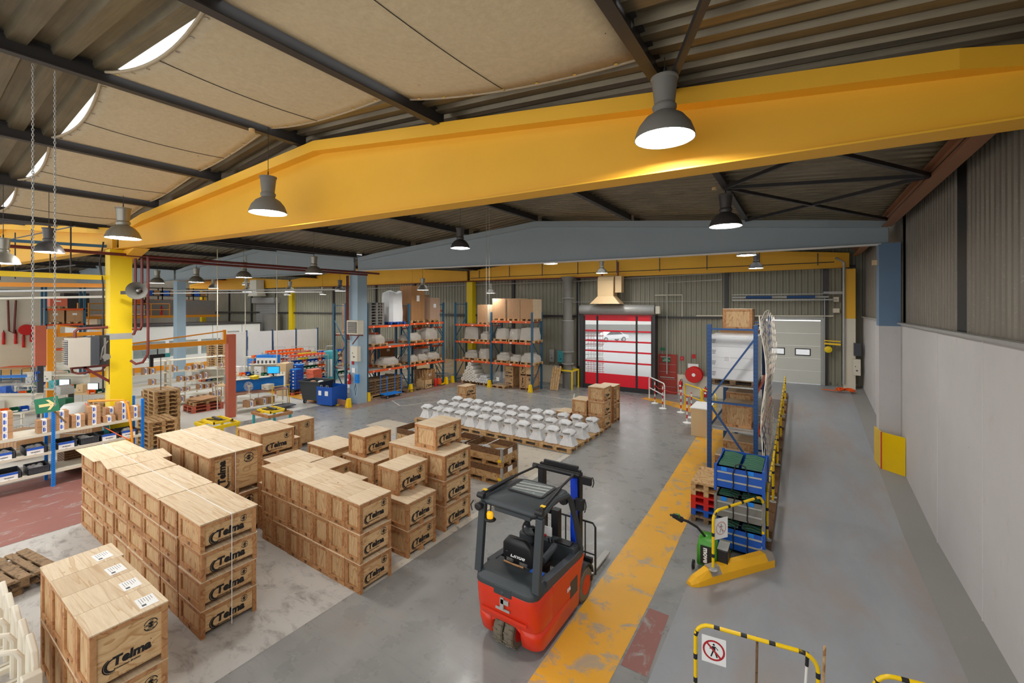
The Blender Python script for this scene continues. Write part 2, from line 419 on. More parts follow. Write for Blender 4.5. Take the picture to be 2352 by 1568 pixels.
mark([(-6.22, 4.6), (-6.05, 4.6), (-6.15, 12.6), (-6.32, 12.6)], 'mark_line', 'pale line along the crate stacks', .005)
mark([(-6.28, 10.3), (-6.4, 12.6), (-14.5, 12.3), (-14.5, 11.2)], 'mark_pale', 'pale floor strip behind the collar boxes', .0045)
for p, q in [((-15.9, 14.3), (-14.6, 17.2)), ((-15.9, 14.3), (-17.2, 14.9)), ((-17.2, 14.9), (-16.2, 17.6)), ((-13.7, 20.2), (-9.6, 20.0)), ((-9.6, 20.0), (-10.3, 21.6)), ((-13.7, 20.2), (-13.4, 21.3)), ((-14.8, 17.2), (-9.0, 16.9)), ((-9.3, 20.9), (-7.3, 20.7))]:
    d = (Vector(q)-Vector(p)).normalized(); n = Vector((-d.y, d.x))*.035
    mark([Vector(p)+n, Vector(p)-n, Vector(q)-n, Vector(q)+n], 'mark_line', 'thin cream parking line on the floor near the racks', .004)
mark([(-18.6, 12.6), (-17.1, 12.5), (-17.2, 20.6), (-18.6, 20.9)], 'mark_brown', 'brown worn strip in front of the long rack', .0025)
mark([(-18.3, 20.7), (-12.1, 20.7), (-12.1, 21.2), (-18.3, 21.2)], 'mark_brown', 'brown worn strip in front of the short rack', .0025)
mark([(-2.0, 5.6), (-1.65, 5.6), (-1.7, 6.9), (-2.0, 6.9)], 'mark_red', 'faded red patch beside the yellow stripe', .0028)

# ---- right wall: white concrete base and ribbed cladding above
def ribs(p, q, z0f, z1f, period=.25, depth=.035, into=1):
    """ribbed sheet wall from p to q; into = side to which the ribs stand out"""
    p, q = Vector(p), Vector(q); L = (q-p).length; d = (q-p)/L; n = Vector((-d.y, d.x))*into
    b = MB(); s = 0; row = []
    prof = [(0, 0), (.40, 0), (.50, 1), (.88, 1), (1, 0)]
    k = 0
    while s < L:
        for t, h in prof[:-1]:
            u = s+t*period
            if u <= L: row.append(p+d*u+n*(depth*h))
        s += period
    row.append(q)
    for a, c in zip(row[:-1], row[1:]):
        b.poly([(a.x, a.y, z0f(a)), (c.x, c.y, z0f(c)), (c.x, c.y, z1f(c)), (a.x, a.y, z1f(a))])
    return b
b = MB(); b.box(WX, -3, -.1, WX+.3, 25.6, 4.25)
for y in (1.6, 9.3, 11.9, 21.0): b.box(WX-.012, y, 0, WX, y+.03, 4.25)
struct(b.build('wall_right', 'white_wall'), 'white painted concrete wall on the right')
b = MB(); b.bar((WX-.02, -3, 4.28), (WX-.02, 25.2, 4.28), .12, .05)
struct(b.build('trim_2', 'steel_grey'), 'grey metal sill on top of the white wall')
for (a, c) in ((-3, 3.55), (3.95, 10.55), (11.05, 15.75), (16.3, 19.6), (20.3, 25.2)):
    struct(ribs((WX+.12, a), (WX+.12, c), lambda v: 4.25, lambda v: 7.9, .21, .04, 1).build('wall_right', 'cladding'), 'ribbed brown grey cladding above the white wall')
b = MB()
for y in (3.75, 10.8, 19.95): b.box(WX+.1, y-.28, 4.28, WX+.3, y+.28, 7.9)
b.box(WX+.16, -3, 4.2, WX+.32, 25.6, 8)
struct(b.build('wall_right', 'black'), 'dark wall posts between the cladding sheets')
# ---- back wall with openings
DR = [(-10.75, -6.8, 4.2), (-1.75, .78, 4.1), (-6.55, -5.62, 2.12)]
def bw(x0, x1, z0, z1, mat='cladding', rb=True):
    y0, y1 = back_y(x0), back_y(x1)
    if rb: return ribs((x0, y0), (x1, y1), lambda v: z0, lambda v: z1, .25, .045, -1)
    return MB().solid([(x0, y0, z0), (x1, y1, z0), (x1, y1+.15, z0), (x0, y0+.15, z0)], [(x0, y0, z1), (x1, y1, z1), (x1, y1+.15, z1), (x0, y0+.15, z1)])
b = MB()
def merge(b, c):
    i = len(b.v); b.v += c.v; b.f += [tuple(k+i for k in f) for f in c.f]; b.mi += c.mi
for x0, x1, z0, z1 in [(-60, -19.5, 1.0, 8.4), (-19.5, -10.75, 1.1, 8.4), (-10.75, -6.72, 4.2, 8.4), (-6.72, -6.5, 0, 8.4), (-6.5, -5.62, 2.12, 8.4), (-5.62, -1.75, 1.1, 8.4), (-1.75, .78, 4.1, 8.4), (.78, 2.4, 1.1, 8.4)]:
    merge(b, bw(x0, x1, z0, z1))
struct(b.build('wall_back', 'cladding_far_bright'), 'ribbed grey green cladding of the far wall')
b = MB()
for x0, x1, z0, z1 in [(-19.5, -10.75, 0, 1.15), (-5.62, -1.75, 0, 1.12), (.78, 2.4, 0, 1.25)]: merge(b, bw(x0, x1, z0, z1, rb=False))
struct(b.build('wall_back', 'cream_wall'), 'low concrete base of the far wall')
b = MB(); merge(b, bw(-60, -19.5, 0, 1.9, rb=False))
struct(b.build('wall_back', 'beige'), 'low beige panelling of the far wall on the left')
b = MB()
for x in (-15.6, -11.15, -3.2, .9, -24, -28, -33, -41, -45, -49): b.box(x-.09, back_y(x)-.16, 0 if x not in (-11.15, -6.72) else 0, x+.09, back_y(x)-.02, 6.9)
for z in (4.15, 6.55): b.bar((-55, back_y(-55)-.12, z), (-10.8 if z < 5 else 2, back_y(-10.8 if z < 5 else 2)-.12, z), .1, .12)
b.bar((-6.8, back_y(-6.8)-.1, 4.15), (-1.8, back_y(-1.8)-.1, 4.15), .1, .1)
struct(b.build('wall_back', 'steel_dark'), 'dark rails and posts of the far wall')
# ---- portal frames
def frame(name, L, R, mats, label, zb=6.5, ztL=7.13, ztR=7.13, zap=8.03, apx=.475, over=.26, hL=.10, hR=.93, wd=.36):
    """tapered girder between L and R with a thick top chord; mats = web, lower flange"""
    L, R = Vector((*L, 0)), Vector((*R, 0)); e = (R-L); n = Vector((-e.y, e.x, 0)).normalized()*-1
    if n.y > 0: n = -n
    zt = lambda t: ztL+(zap-ztL)*t/apx if t < apx else zap+(ztR-zap)*(t-apx)/(1-apx)
    zbt = lambda t: zb-.10*math.sin(PI*min(1, max(0, t)))*.6
    ts = [0, hL, .25, apx, .7, hR, 1]
    b = MB()
    def ring(t, z): return L+e*t+Vector((0, 0, z))
    for a, c in zip(ts[:-1], ts[1:]):
        pa, pc = ring(a, 0), ring(c, 0)
        w = n*.06
        b.solid([pa-w+Vector((0, 0, zbt(a))), pc-w+Vector((0, 0, zbt(c))), pc+w+Vector((0, 0, zbt(c))), pa+w+Vector((0, 0, zbt(a)))],
                [pa-w+Vector((0, 0, zt(a))), pc-w+Vector((0, 0, zt(c))), pc+w+Vector((0, 0, zt(c))), pa+w+Vector((0, 0, zt(a)))])
        oa = over if hL <= a <= hR else .07; oc = over if hL <= c <= hR else .07
        b.solid([pa-n*oa+Vector((0, 0, zt(a)-.2)), pc-n*oc+Vector((0, 0, zt(c)-.2)), pc+n*oc+Vector((0, 0, zt(c)-.2)), pa+n*oa+Vector((0, 0, zt(a)-.2))],
                [pa-n*oa+Vector((0, 0, zt(a))), pc-n*oc+Vector((0, 0, zt(c))), pc+n*oc+Vector((0, 0, zt(c))), pa+n*oa+Vector((0, 0, zt(a)))])
        f = n*(wd/2)
        b.solid([pa-f+Vector((0, 0, zbt(a)-.02)), pc-f+Vector((0, 0, zbt(c)-.02)), pc+f+Vector((0, 0, zbt(c)-.02)), pa+f+Vector((0, 0, zbt(a)-.02))],
                [pa-f+Vector((0, 0, zbt(a))), pc-f+Vector((0, 0, zbt(c))), pc+f+Vector((0, 0, zbt(c))), pa+f+Vector((0, 0, zbt(a)))], 1)
    for t in (hL, hR, .32, .74):
        p = ring(t, 0); b.bar(p-n*.07+Vector((0, 0, zbt(t))), p-n*.07+Vector((0, 0, zt(t)-.2)), .02, .02)
    return struct(b.build(name, mats), label)
frame('beam', (-17.31, 4.45), (2.1, 6.15), ['yellow_beam', 'yellow_beam'], 'big yellow roof girder nearest the camera', hR=.955)
frame('beam', (-18.13, 13.64), (2.0, 16.0), ['blue_beam', 'white_paint'], 'grey blue roof girder across the middle of the hall', hL=.06)
frame('beam', (-18.75, 23.05), (1.75, 24.5), ['yellow_beam', 'yellow_beam'], 'yellow roof girder on the far wall', over=.12)
# left nave girders
frame('beam', (-34.5, 2.6), (-17.5, 4.35), ['yellow_beam', 'yellow_beam'], 'yellow roof girder left of the yellow column', apx=.46)
frame('beam', (-34.6, 11.75), (-18.4, 13.6), ['blue_beam', 'blue_beam'], 'grey blue roof girder over the left bay', apx=.55)
frame('beam', (-38.5, 21.75), (-19.0, 23.05), ['yellow_beam', 'yellow_beam'], 'yellow roof girder on the far wall of the left bay', over=.12, zap=7.9)
frame('beam', (-55, 9.4), (-34.8, 11.7), ['blue_beam', 'blue_beam'], 'grey blue roof girder far on the left', over=.12)
frame('beam', (-56.5, 20.4), (-38.7, 21.7), ['yellow_beam', 'yellow_beam'], 'yellow roof girder on the far wall at its left end', over=.12, zap=7.7)
# columns
def column(x, y, w, dpt, z1, mats, label, z0=0, split=None):
    b = MB()
    if split: b.box(x-w/2, y-dpt/2, z0, x+w/2, y+dpt/2, split, 1); b.box(x-w/2, y-dpt/2, split, x+w/2, y+dpt/2, z1, 0)
    else: b.box(x-w/2, y-dpt/2, z0, x+w/2, y+dpt/2, z1, 0)
    return struct(b.build('column', mats), label)
column(-17.40, 4.42, .46, .52, 6.46, ['yellow_col'], 'tall yellow column with a grey band and wall mounted heater')
b = MB(); b.box(-17.635, 4.155, 3.75, -17.165, 4.685, 3.93); struct(b.build('column', ['steel_grey']), 'grey band around the yellow column')
column(-18.25, 13.7, .62, .55, 6.46, ['blue_col'], 'light blue column with heater and fire extinguisher')
column(-18.75, 23.15, .5, .4, 6.46, ['yellow_col'], 'yellow column at the far wall behind the short rack')
column(2.02, 16.05, .46, .5, 6.5, ['blue_col2', 'white_wall'], 'slate blue column in the right wall with white lower half', split=4.2)
column(1.75, 24.45, .42, .4, 6.4, ['yellow_beam', 'cream_wall'], 'yellow corner column with cream lower half', split=4.2)
column(-34.6, 11.9, .6, .5, 6.4, ['blue_col'], 'light blue column between the shelves and the office cabins')
column(-38.6, 21.9, .55, .4, 6.5, ['yellow_col'], 'yellow column at the far wall beside the roller shutter')
column(-54, 20.7, .55, .4, 6.5, ['yellow_col'], 'yellow column beside the mezzanine')
column(-54.5, 9.9, .7, .5, 6.4, ['blue_col'], 'light blue column behind the mezzanine rail')
# haunch brackets of the near column
b = MB(); b.prism([(-17.66, 6.1), (-16.2, 6.46), (-17.66, 6.46)], 4.47, 4.83, 'y'); struct(b.build('beam', 'yellow_beam'), 'yellow bracket under the near girder')
# ---- roof: purlins, deck, skylight openings
def zroof(x):
    if x > VX: return 7.13+.9*((x-VX)/(RIDGE-VX)) if x < RIDGE else 8.03-.9*((x-RIDGE)/(2.1-RIDGE))
    u = (VX-x) % 16.6; k = 8.3
    return 7.13+.85*(u/k) if u < k else 7.13+.85*((16.6-u)/k)
def deck_piece(x0, x1, y0, y1, zo=.27, period=.30, depth=.06, yl=None):
    """roof sheet with ribs down the slope (along x); x range is straight in z"""
    b = MB(); prof = [(0, 0), (.38, 0), (.48, -1), (.90, -1), (1, 0)]; row = []; y = y0
    while y < y1:
        for t, h in prof[:-1]:
            if y+t*period <= y1: row.append((y+t*period, h*depth))
        y += period
    row.append((y1, 0)); za, zc = zroof(x0+1e-4)+zo, zroof(x1-1e-4)+zo
    for (ya, ha), (yc, hc) in zip(row[:-1], row[1:]):
        b.poly([(x0, ya, za+ha), (x1, ya, zc+ha), (x1, yc, zc+hc), (x0, yc, za+hc)])
    return b
b = MB()
for x0, x1 in ((VX, RIDGE), (RIDGE, WX+.4)):
    merge(b, deck_piece(x0, x1, 4.5, 17.4)); merge(b, deck_piece(x0, x1, 21.4, 30))
for x0, x1 in ((VX, RIDGE), (RIDGE, WX+.4)): merge(b, deck_piece(x0, x1, -.4, 2.08, period=.42, depth=.10))
for x0, x1 in ((VX, -17.9), (-1.42, WX+.4)): merge(b, deck_piece(x0, x1, 2.08, 4.5, period=.42, depth=.10))
for x0, x1 in ((-26.5, VX), (-34.8, -26.5), (-43.1, -34.8), (-51.4, -43.1), (-60, -51.4)):
    for ya, yb_ in ((-1, 2), (4.5, 14.5), (19.5, 28)): merge(b, deck_piece(x0, x1, ya, yb_))
struct(b.build('ceiling', 'deck'), 'dusty trapezoidal steel roof deck')
b = MB()
for x0, x1 in ((-17.9, RIDGE), (RIDGE, -1.42)): merge(b, deck_piece(x0, x1, 2.08, 4.5, zo=.30, period=.15, depth=.03))
for x0, x1 in ((VX, RIDGE), (RIDGE, WX+.4)): merge(b, deck_piece(x0, x1, 17.4, 21.4, zo=.30, period=.15, depth=.03))  # added strip behind the blue girder, lets in light for the far wall
for x0, x1 in ((-26.5, VX), (-34.8, -26.5), (-43.1, -34.8), (-51.4, -43.1)):
    merge(b, deck_piece(x0, x1, 2, 4.5, zo=.3, period=.15, depth=.03)); merge(b, deck_piece(x0, x1, 14.5, 19.5, zo=.3, period=.15, depth=.03))  # second strip of each pair is added to brighten the left bay's rear
struct(b.build('window_1', 'skylight'), 'translucent corrugated skylight sheets in the roof, rear strips added for light')
PUR = [2.0, -1.45, -5.0, -8.55, -11.7, -14.8, -18.15]
def ibeam(p, q, w, h, t=.016):
    """I section from p to q, z is the underside"""
    b = MB(); p, q = Vector(p), Vector(q); up = Vector((0, 0, 1))
    b.bar(p+up*t/2, q+up*t/2, w, t); b.bar(p+up*(h-t/2), q+up*(h-t/2), w, t); b.bar(p+up*h/2, q+up*h/2, t, h-2*t)
    return b
for i, x in enumerate(PUR):
    b = MB()
    for y0, y1 in ((-.4, 5.3+.085*(x+8.5)-.16), (5.3+.085*(x+8.5)+.16, 14.8+.117*(x+8.6)-.16), (14.8+.117*(x+8.6)+.16, 24.0)):
        merge(b, ibeam((x, y0, zroof(min(x, 2.0))-.0), (x, y1, zroof(min(x, 2.0))-.0), .13, .25))
    struct(b.build('purlin', 'steel_dark'), 'dark steel roof purlin')
for x in (-21, -24, -26.5, -29.3, -32, -34.8, -37.5, -40.3, -43.1, -46, -49):
    b = ibeam((x, -1, zroof(x)+.02), (x, 22, zroof(x)+.02), .13, .22); struct(b.build('purlin', 'steel_dark'), 'dark steel roof purlin over the left bay')
# eaves beam and bracing on the right
b = MB(); merge(b, ibeam((1.95, -1, 6.95), (1.95, 15.8, 6.95), .22, .3)); merge(b, ibeam((1.95, 16.2, 6.95), (1.95, 24.3, 6.95), .22, .3))
struct(b.build('beam', 'wood_brown'), 'brown eaves beam above the right wall')
b = MB()
def br(p, q, w=.07): b.bar(p, q, w, w)
zz = lambda x: zroof(x)-.02
for (xa, ya, xb, yb) in ((-1.45, 10.8, 1.95, 6.4), (-1.45, 10.8, 1.95, 15.6), (1.95, 10.8, -1.45, 15.3), (-1.45, 6.3, 1.95, 10.8), (-1.45, 10.8, 1.95, 10.8), (-1.3, 16.2, 1.95, 20), (1.95, 16.2, -1.3, 20), (-1.45, 5.7, 1.0, .2)):
    br((xa, ya, zz(xa)), (xb, yb, zz(xb)))
struct(b.build('trim_3', 'steel_dark'), 'dark diagonal roof bracing near the right wall')

# ---- cloths hung under the skylight
def canopy(x0, x1, label, ya=2.0, yb=4.38, sag=.20, zb=.14, dy=0):
    b = MB(); nx, ny = 14, 12; g = []
    z0, z1 = zroof(x0)+zb, zroof(x1)+zb
    for i in range(nx+1):
        u = i/nx; x = x0+(x1-x0)*u
        sg = 4*u*(1-u)
        for j in range(ny+1):
            v = j/ny; e = .10*sg*(abs(2*v-1)**3)
            y = ya+dy*u+(yb-ya)*(v); y += (-1 if v > .5 else 1)*e*1.0
            z = z0+(z1-z0)*u-sag*sg*(.75+.25*math.sin(PI*v))
            g.append((x, y, z))
    b.v = g
    for i in range(nx):
        for j in range(ny): b.f.append((i*(ny+1)+j, (i+1)*(ny+1)+j, (i+1)*(ny+1)+j+1, i*(ny+1)+j+1)); b.mi.append(0)
    root = thing('sun_cloth', label, 'cloth', (0, 0, 0), group='cloths hung under the skylight')
    o = b.build('cloth', 'canvas', root, smooth=True); s = o.modifiers.new('thick', 'SOLIDIFY'); s.thickness = .004
    for row in (0, ny):
        hb = MB(); hb.tube([(p[0], p[1], p[2]) for p in [g[i*(ny+1)+row] for i in range(nx+1)]], .02, 6); hb.build('hem', 'canvas', root)
    for i in range(1, nx, 2):
        for row, s_ in ((0, 1), (ny, -1)):
            p = g[i*(ny+1)+row]; eb = MB(); eb.lathe([(.022, -.004), (.022, .004)], (p[0], p[1]+s_*.05, p[2]-.012), 8); eb.build('eyelet', 'chrome', root)
    sb = MB(); j = nx//2; sb.tube([(g[j*(ny+1)+i][0], g[j*(ny+1)+i][1], g[j*(ny+1)+i][2]-.010) for i in range(ny+1)], .006, 4)
    sb.build('seam', 'steel_dark', root)
    return root
canopy(-4.9, -1.55, 'cream cloth under the skylight, largest and nearest the camera', ya=1.6, yb=4.6, dy=.35)
canopy(-8.45, -5.1, 'cream cloth under the skylight between the ridge and the largest cloth')
canopy(-11.6, -8.65, 'cream cloth under the skylight just left of the roof ridge')
canopy(-14.7, -11.8, 'cream cloth under the skylight, fourth from the largest')
canopy(-18.05, -14.9, 'cream cloth under the skylight above the hanging chains')
# ------------------------------------------------------------------ plywood crates with stencilled logo
def logo_mesh(vertical=False):
    """unit: word about 1 wide, centred, in x (right) / y (up)"""
    b = MB(); I = Matrix.Identity(4)
    t = text_mesh('Telma', .41, .021, .10, .0015, 'LEFT', 1.02)
    add_mesh(b, t, Matrix.Translation((-.30, 0, 0)))
    def crescent(cx, cy, ro, ri, sh, a0, a1, n=14):
        for k in range(n):
            t0, t1 = a0+(a1-a0)*k/n, a0+(a1-a0)*(k+1)/n; q = []
            for tt, rr, s_ in ((t0, ro, 0), (t1, ro, 0), (t1, ri, sh), (t0, ri, sh)): q.append((cx+s_+rr*math.cos(tt), cy+rr*math.sin(tt)*1.05, .0015))
            b.poly(q)
    crescent(-.30, -.08, .21, .17, .045, math.radians(75), math.radians(285))
    crescent(-.315, -.085, .245, .225, .02, math.radians(110), math.radians(290))
    add_mesh(b, text_mesh('Frictionless Braking', .085, .002, .2, .0015, 'LEFT', 1.05), Matrix.Translation((-.26, -.24, 0)))
    add_mesh(b, text_mesh('·', .2, .004, 0, .0015, 'LEFT'), Matrix.Translation((.72, .16, 0)))
    return b
def emblem_mesh():
    b = MB()
    def arc(r0, r1, a0, a1, n=16):
        for k in range(n):
            t0, t1 = math.radians(a0+(a1-a0)*k/n), math.radians(a0+(a1-a0)*(k+1)/n)
            b.poly([(r1*math.cos(t0), r1*math.sin(t0), .0015), (r1*math.cos(t1), r1*math.sin(t1), .0015), (r0*math.cos(t1), r0*math.sin(t1), .0015), (r0*math.cos(t0), r0*math.sin(t0), .0015)])
    arc(.43, .5, 14, 166); arc(.43, .5, 194, 346); arc(.0, .24, 30, 150, 10); arc(.0, .24, 210, 330, 10)
    add_mesh(b, text_mesh('ORIGINAL', .205, .006, .15, .0015, 'CENTER', .95), Matrix.Identity(4))
    add_mesh(b, text_mesh('THE', .15, .004, .1, .0015, 'CENTER'), Matrix.Translation((.04, .32, 0)))
    add_mesh(b, text_mesh('BRAND', .15, .004, .1, .0015, 'CENTER'), Matrix.Translation((-.02, -.33, 0)))
    return b
ROT_X = Matrix(((0, 0, 1), (1, 0, 0), (0, 1, 0))).to_4x4()
def xf(b, mtx):
    c = MB(); c.v = [tuple(mtx @ Vector(p)) for p in b.v]; c.f = list(b.f); c.mi = list(b.mi); return c
LOGO, EMB = logo_mesh(), emblem_mesh()
LOGO_V = xf(LOGO, ROT_X @ Matrix.Rotation(PI/2, 4, 'Z')).mesh('logo', 'ink')
LOGO_H = xf(LOGO, ROT_X).mesh('logo', 'ink'); EMB_M = xf(EMB, ROT_X).mesh('emblem', 'ink')
def link_mesh(name, me, parent, loc, scale=1.0):
    o = bpy.data.objects.new(name, me); COL.objects.link(o); o.parent = parent; o.location = loc; o.scale = (scale,)*3; return o
CR = {}
def crate_proto(LX, LY, h, style='A', face=True, skid=True, lid_over=.012):
    """centre of the base at the origin, printed face towards +x"""
    key = (LX, LY, h, style, face, skid)
    if key in CR: return CR[key]
    r = thing('plywood_crate', 'x', 'crate', (0, 0, -50)); X, Y = LX/2, LY/2; g = .085 if style == 'A' else .11; t = .018
    b = MB(); b.box(-X+.022, -Y+.022, g-.01, X-.022, Y-.022, h-.02, 0)
    b.box(X-.024, -Y+.03, g+.01, X-.016, Y-.03, h-.03, 1)
    b.build('body', ['panel_z', 'panel_y'], r)
    f = MB(); w = .055 if style == 'A' else .075
    # printed side: posts to the ground, top rail
    for s in (-1, 1): f.box(X-.03, s*(Y-w), 0, X, s*Y, h-.016); f.box(-X, s*(Y-w), 0, -X+.03, s*Y, h-.016)
    f.box(X-.028, -Y+w, h-.07, X-.002, Y-w, h-.016); f.box(-X, -Y+w, h-.07, -X+.03, Y-w, h-.016)
    if style == 'T': f.box(X-.028, -w/2-.06, g, X-.002, w/2-.06, h-.06)
    # ends
    for s in (-1, 1):
        f.box(-X+.03, s*(Y-.02), h-.075, X-.03, s*Y, h-.016); f.box(-X+.03, s*(Y-.02), .0, X-.03, s*Y, .085)
        f.box(-X+.03, s*(Y-.02), .08, -X+.085, s*Y, h-.07); f.box(X-.075, s*(Y-.02), .08, X-.03, s*Y, h-.07)
    f.build('frame', 'batten', r)
    MB().box(-X-.001, -Y-lid_over*.5, h-.016, X+.001, Y+lid_over*.5, h-.001).build('lid', 'board', r)
    ft = MB()
    if skid: ft.box(-X+.04, -.04, 0, X-.004, .04, g+.01)
    else: ft.box(-X+.04, -.04, 0, -X+.14, .04, g+.01)
    ft.build('skid', 'batten', r)
    st = MB(); cx = 0; zc = .045
    for a, c, d, e in ((-.035, -.02, .035, -.013), (-.035, .013, .035, .02), (-.035, -.02, -.028, .02), (.028, -.02, .035, .02), (-.012, -.01, .012, .01)):
        st.poly([(cx+a, -Y-.0015, zc+c), (cx+d, -Y-.0015, zc+c), (cx+d, -Y-.0015, zc+e), (cx+a, -Y-.0015, zc+e)])
    st.build('heat_stamp', 'ink', r)
    if face:
        if style == 'A':
            s = LY*.48; link_mesh('logo', LOGO_H, r, (X-.014, -LY*.02-.14*s, g+(h-g)*.30), s); link_mesh('emblem', EMB_M, r, (X-.014, LY*.27, h-.05-(h-g)*.24), min(LY*.20, (h-g)*.30))
        else:
            s = LY*.46; link_mesh('logo', LOGO_V, r, (X-.014, -LY*.28, g+(h-g)*.40), s); link_mesh('emblem', EMB_M, r, (X-.014, LY*.24, h-.21*h), LY*.21)
    CR[key] = r; r['used'] = 0; return r
ORD = ['first', 'second', 'third', 'fourth', 'fifth', 'sixth', 'seventh', 'eighth', 'ninth']
def crate(x0, x1, y0, y1, z, h, label, group, style='A', face=True, rz=0, skid=True):
    p = crate_proto(round(x1-x0, 3), round(y1-y0, 3), h, style, face, skid)
    loc = ((x0+x1)/2, (y0+y1)/2, z)
    if not p['used']: p['used'] = 1; p.location = loc; p.rotation_euler = (0, 0, rz); tag(p, label, 'crate', group); return p
    return dup(p, loc, rz, label, group)
def layer(k, n): return 'top layer' if k == n-1 else ('bottom layer' if k == 0 else ORD[k]+' layer')
# P1 front left: four across, two high
for i in range(4):
    for k in range(2):
        x1 = -6.15-.55*i; o = (0, 0, 0, .03)[i]
        crate(x1-.545, x1-.003, 1.33+o*0, 2.0+o, .66*k, .66, 'plywood crate in the corner pile, %s, %s from the aisle' % (layer(k, 2), ORD[i]), 'crates in the corner pile', skid=False)
    lb = MB(); x = -6.15-.55*i-.30; lb.box(-.12, -.085, 0, .12, .085, .0015, 0)
    for q in range(6): lb.box(-.1, .055-.022*q, .0015, -.01+.02*(q % 3), .059-.022*q, .002, 1)
    lb.box(.05, -.06, .0015, .09, -.02, .002, 1)
    root = thing('shipping_label', 'white shipping label taped on the %s corner pile crate from the aisle' % ORD[i], 'label', (x+.1, 1.86, 1.3205), .03*(i-1), 'shipping labels on the corner pile lids')
    lb.build('sheet', ['label_white', 'dark'], root)
# P2 long row: eight across, four high
XS = [-7.10, -7.88, -8.60, -9.38, -10.18, -10.91, -11.52, -12.24, -13.07]
for i in range(8):
    for k in range(4):
        j = random.uniform(-.012, .012); dx = .05 if (i == 1 and k == 3) else 0
        xa, xb = XS[i+1]+.006, XS[i]-(.012 if i != 0 else 0)
        if i == 1: xb -= .07 if k == 3 else .03
        w = round(xb-xa, 2)
        crate(xb-w, xb, 2.70+j, 3.455+j, .41*k, .41, 'plywood crate in the long four-high row, %s, %s from the aisle' % (layer(k, 4), ORD[i]), 'crates in the long row', skid=False)
# loose cover sheets on the long row
for x0, x1, y0, y1, rz, lab in ((-8.6, -7.09, 2.68, 3.47, 0, 'two nearest crates'), (-10.15, -8.66, 2.68, 3.47, .0, 'third and fourth crates'), (-10.92, -10.2, 2.7, 3.46, .01, 'fifth crate'), (-11.7, -10.95, 2.66, 3.66, -.10, 'sixth crate, pushed askew'), (-13.08, -11.75, 2.6, 3.44, 0, 'two farthest crates')):
    root = thing('plywood_sheet', 'thin plywood sheet covering the %s of the long row' % lab, 'board', ((x0+x1)/2, (y0+y1)/2, 1.641), rz, 'cover sheets on the long row')
    MB().box(-(x1-x0)/2, -(y1-y0)/2, 0, (x1-x0)/2, (y1-y0)/2, .008).build('sheet', 'board', root)
# P3 tall crates behind the long row: four across, two high
for i in range(4):
    for k in range(2):
        x1 = -9.66-.69*i
        crate(x1-.684, x1, 3.83, 4.80, .885*k, .885, 'tall two-panel plywood crate, %s, %s from the aisle' % ('upper' if k else 'lower', ORD[i]), 'tall crates behind the long row', 'T')
for x0, x1, lab in ((-11.05, -9.64, 'nearer pair'), (-12.46, -11.06, 'farther pair')):
    root = thing('plywood_sheet', 'thin plywood sheet covering the %s of tall crates' % lab, 'board', ((x0+x1)/2, 4.31, 1.771), 0, 'cover sheets on the tall crates')
    MB().box(-(x1-x0)/2, -.52, 0, (x1-x0)/2, .51, .008).build('sheet', 'board', root)
# straps
def strap(pts, label, w=.012, m='label_white'):
    b = MB(); b.tube(pts, w/2, 4); root = thing('strap', label, 'strap', pts[0], 0, 'packing straps around the crates')
    c = MB(); c.v = [(p[0]-pts[0][0], p[1]-pts[0][1], p[2]-pts[0][2]) for p in b.v]; c.f = b.f; c.mi = b.mi; c.build('band', m, root)
strap([(-7.08, 3.09, .02), (-7.08, 3.09, 1.655), (-13.08, 3.05, 1.655)], 'white packing strap around the long four-high row')
strap([(-9.63, 4.27, .9), (-9.63, 4.27, 1.785), (-12.45, 4.3, 1.785)], 'white packing strap around the tall crates')
# P4 centre: seven across, three high
XC = [-6.04, -6.46, -6.92, -7.40, -7.84, -8.24, -8.77, -9.19]
for i in range(7):
    for k in range(3):
        j = random.uniform(-.008, .008)
        crate(XC[i+1]+.003, XC[i]-.003, 4.575+j, 5.225+j, .497*k, .497, 'plywood crate in the three-high middle row, %s, %s from the aisle' % (layer(k, 3), ORD[i]), 'crates in the middle row', skid=False)
for k in range(2): crate(-9.66, -9.22, 4.75, 5.4, .497*k, .497, 'plywood crate at the inner end of the middle row, %s' % ('upper' if k else 'lower'), 'crates in the middle row')
# P5
for k in range(2): crate(-6.98, -6.16, 5.72, 6.47, .52*k, .52, 'grey-edged plywood crate under the small one beside the middle row, %s' % ('upper' if k else 'bottom'), 'crates beside the middle row')
crate(-7.16, -6.56, 5.84, 6.64, 1.04, .50, 'plywood crate on top of the two-high stack beside the middle row', 'crates beside the middle row')
# P6
XR = [-6.24, -6.80, -7.40, -7.98]
for i in range(3):
    for k in range(3): crate(XR[i+1]+.004, XR[i]-.004, 6.83, 7.68, .535*k, .535, 'plywood crate in the stack before the collar boxes, %s, %s from the aisle' % (layer(k, 3), ORD[i]), 'crates before the collar boxes')
crate(-7.26, -6.62, 6.95, 7.80, 1.605, .52, 'single plywood crate on top of the stack before the collar boxes', 'crates before the collar boxes')
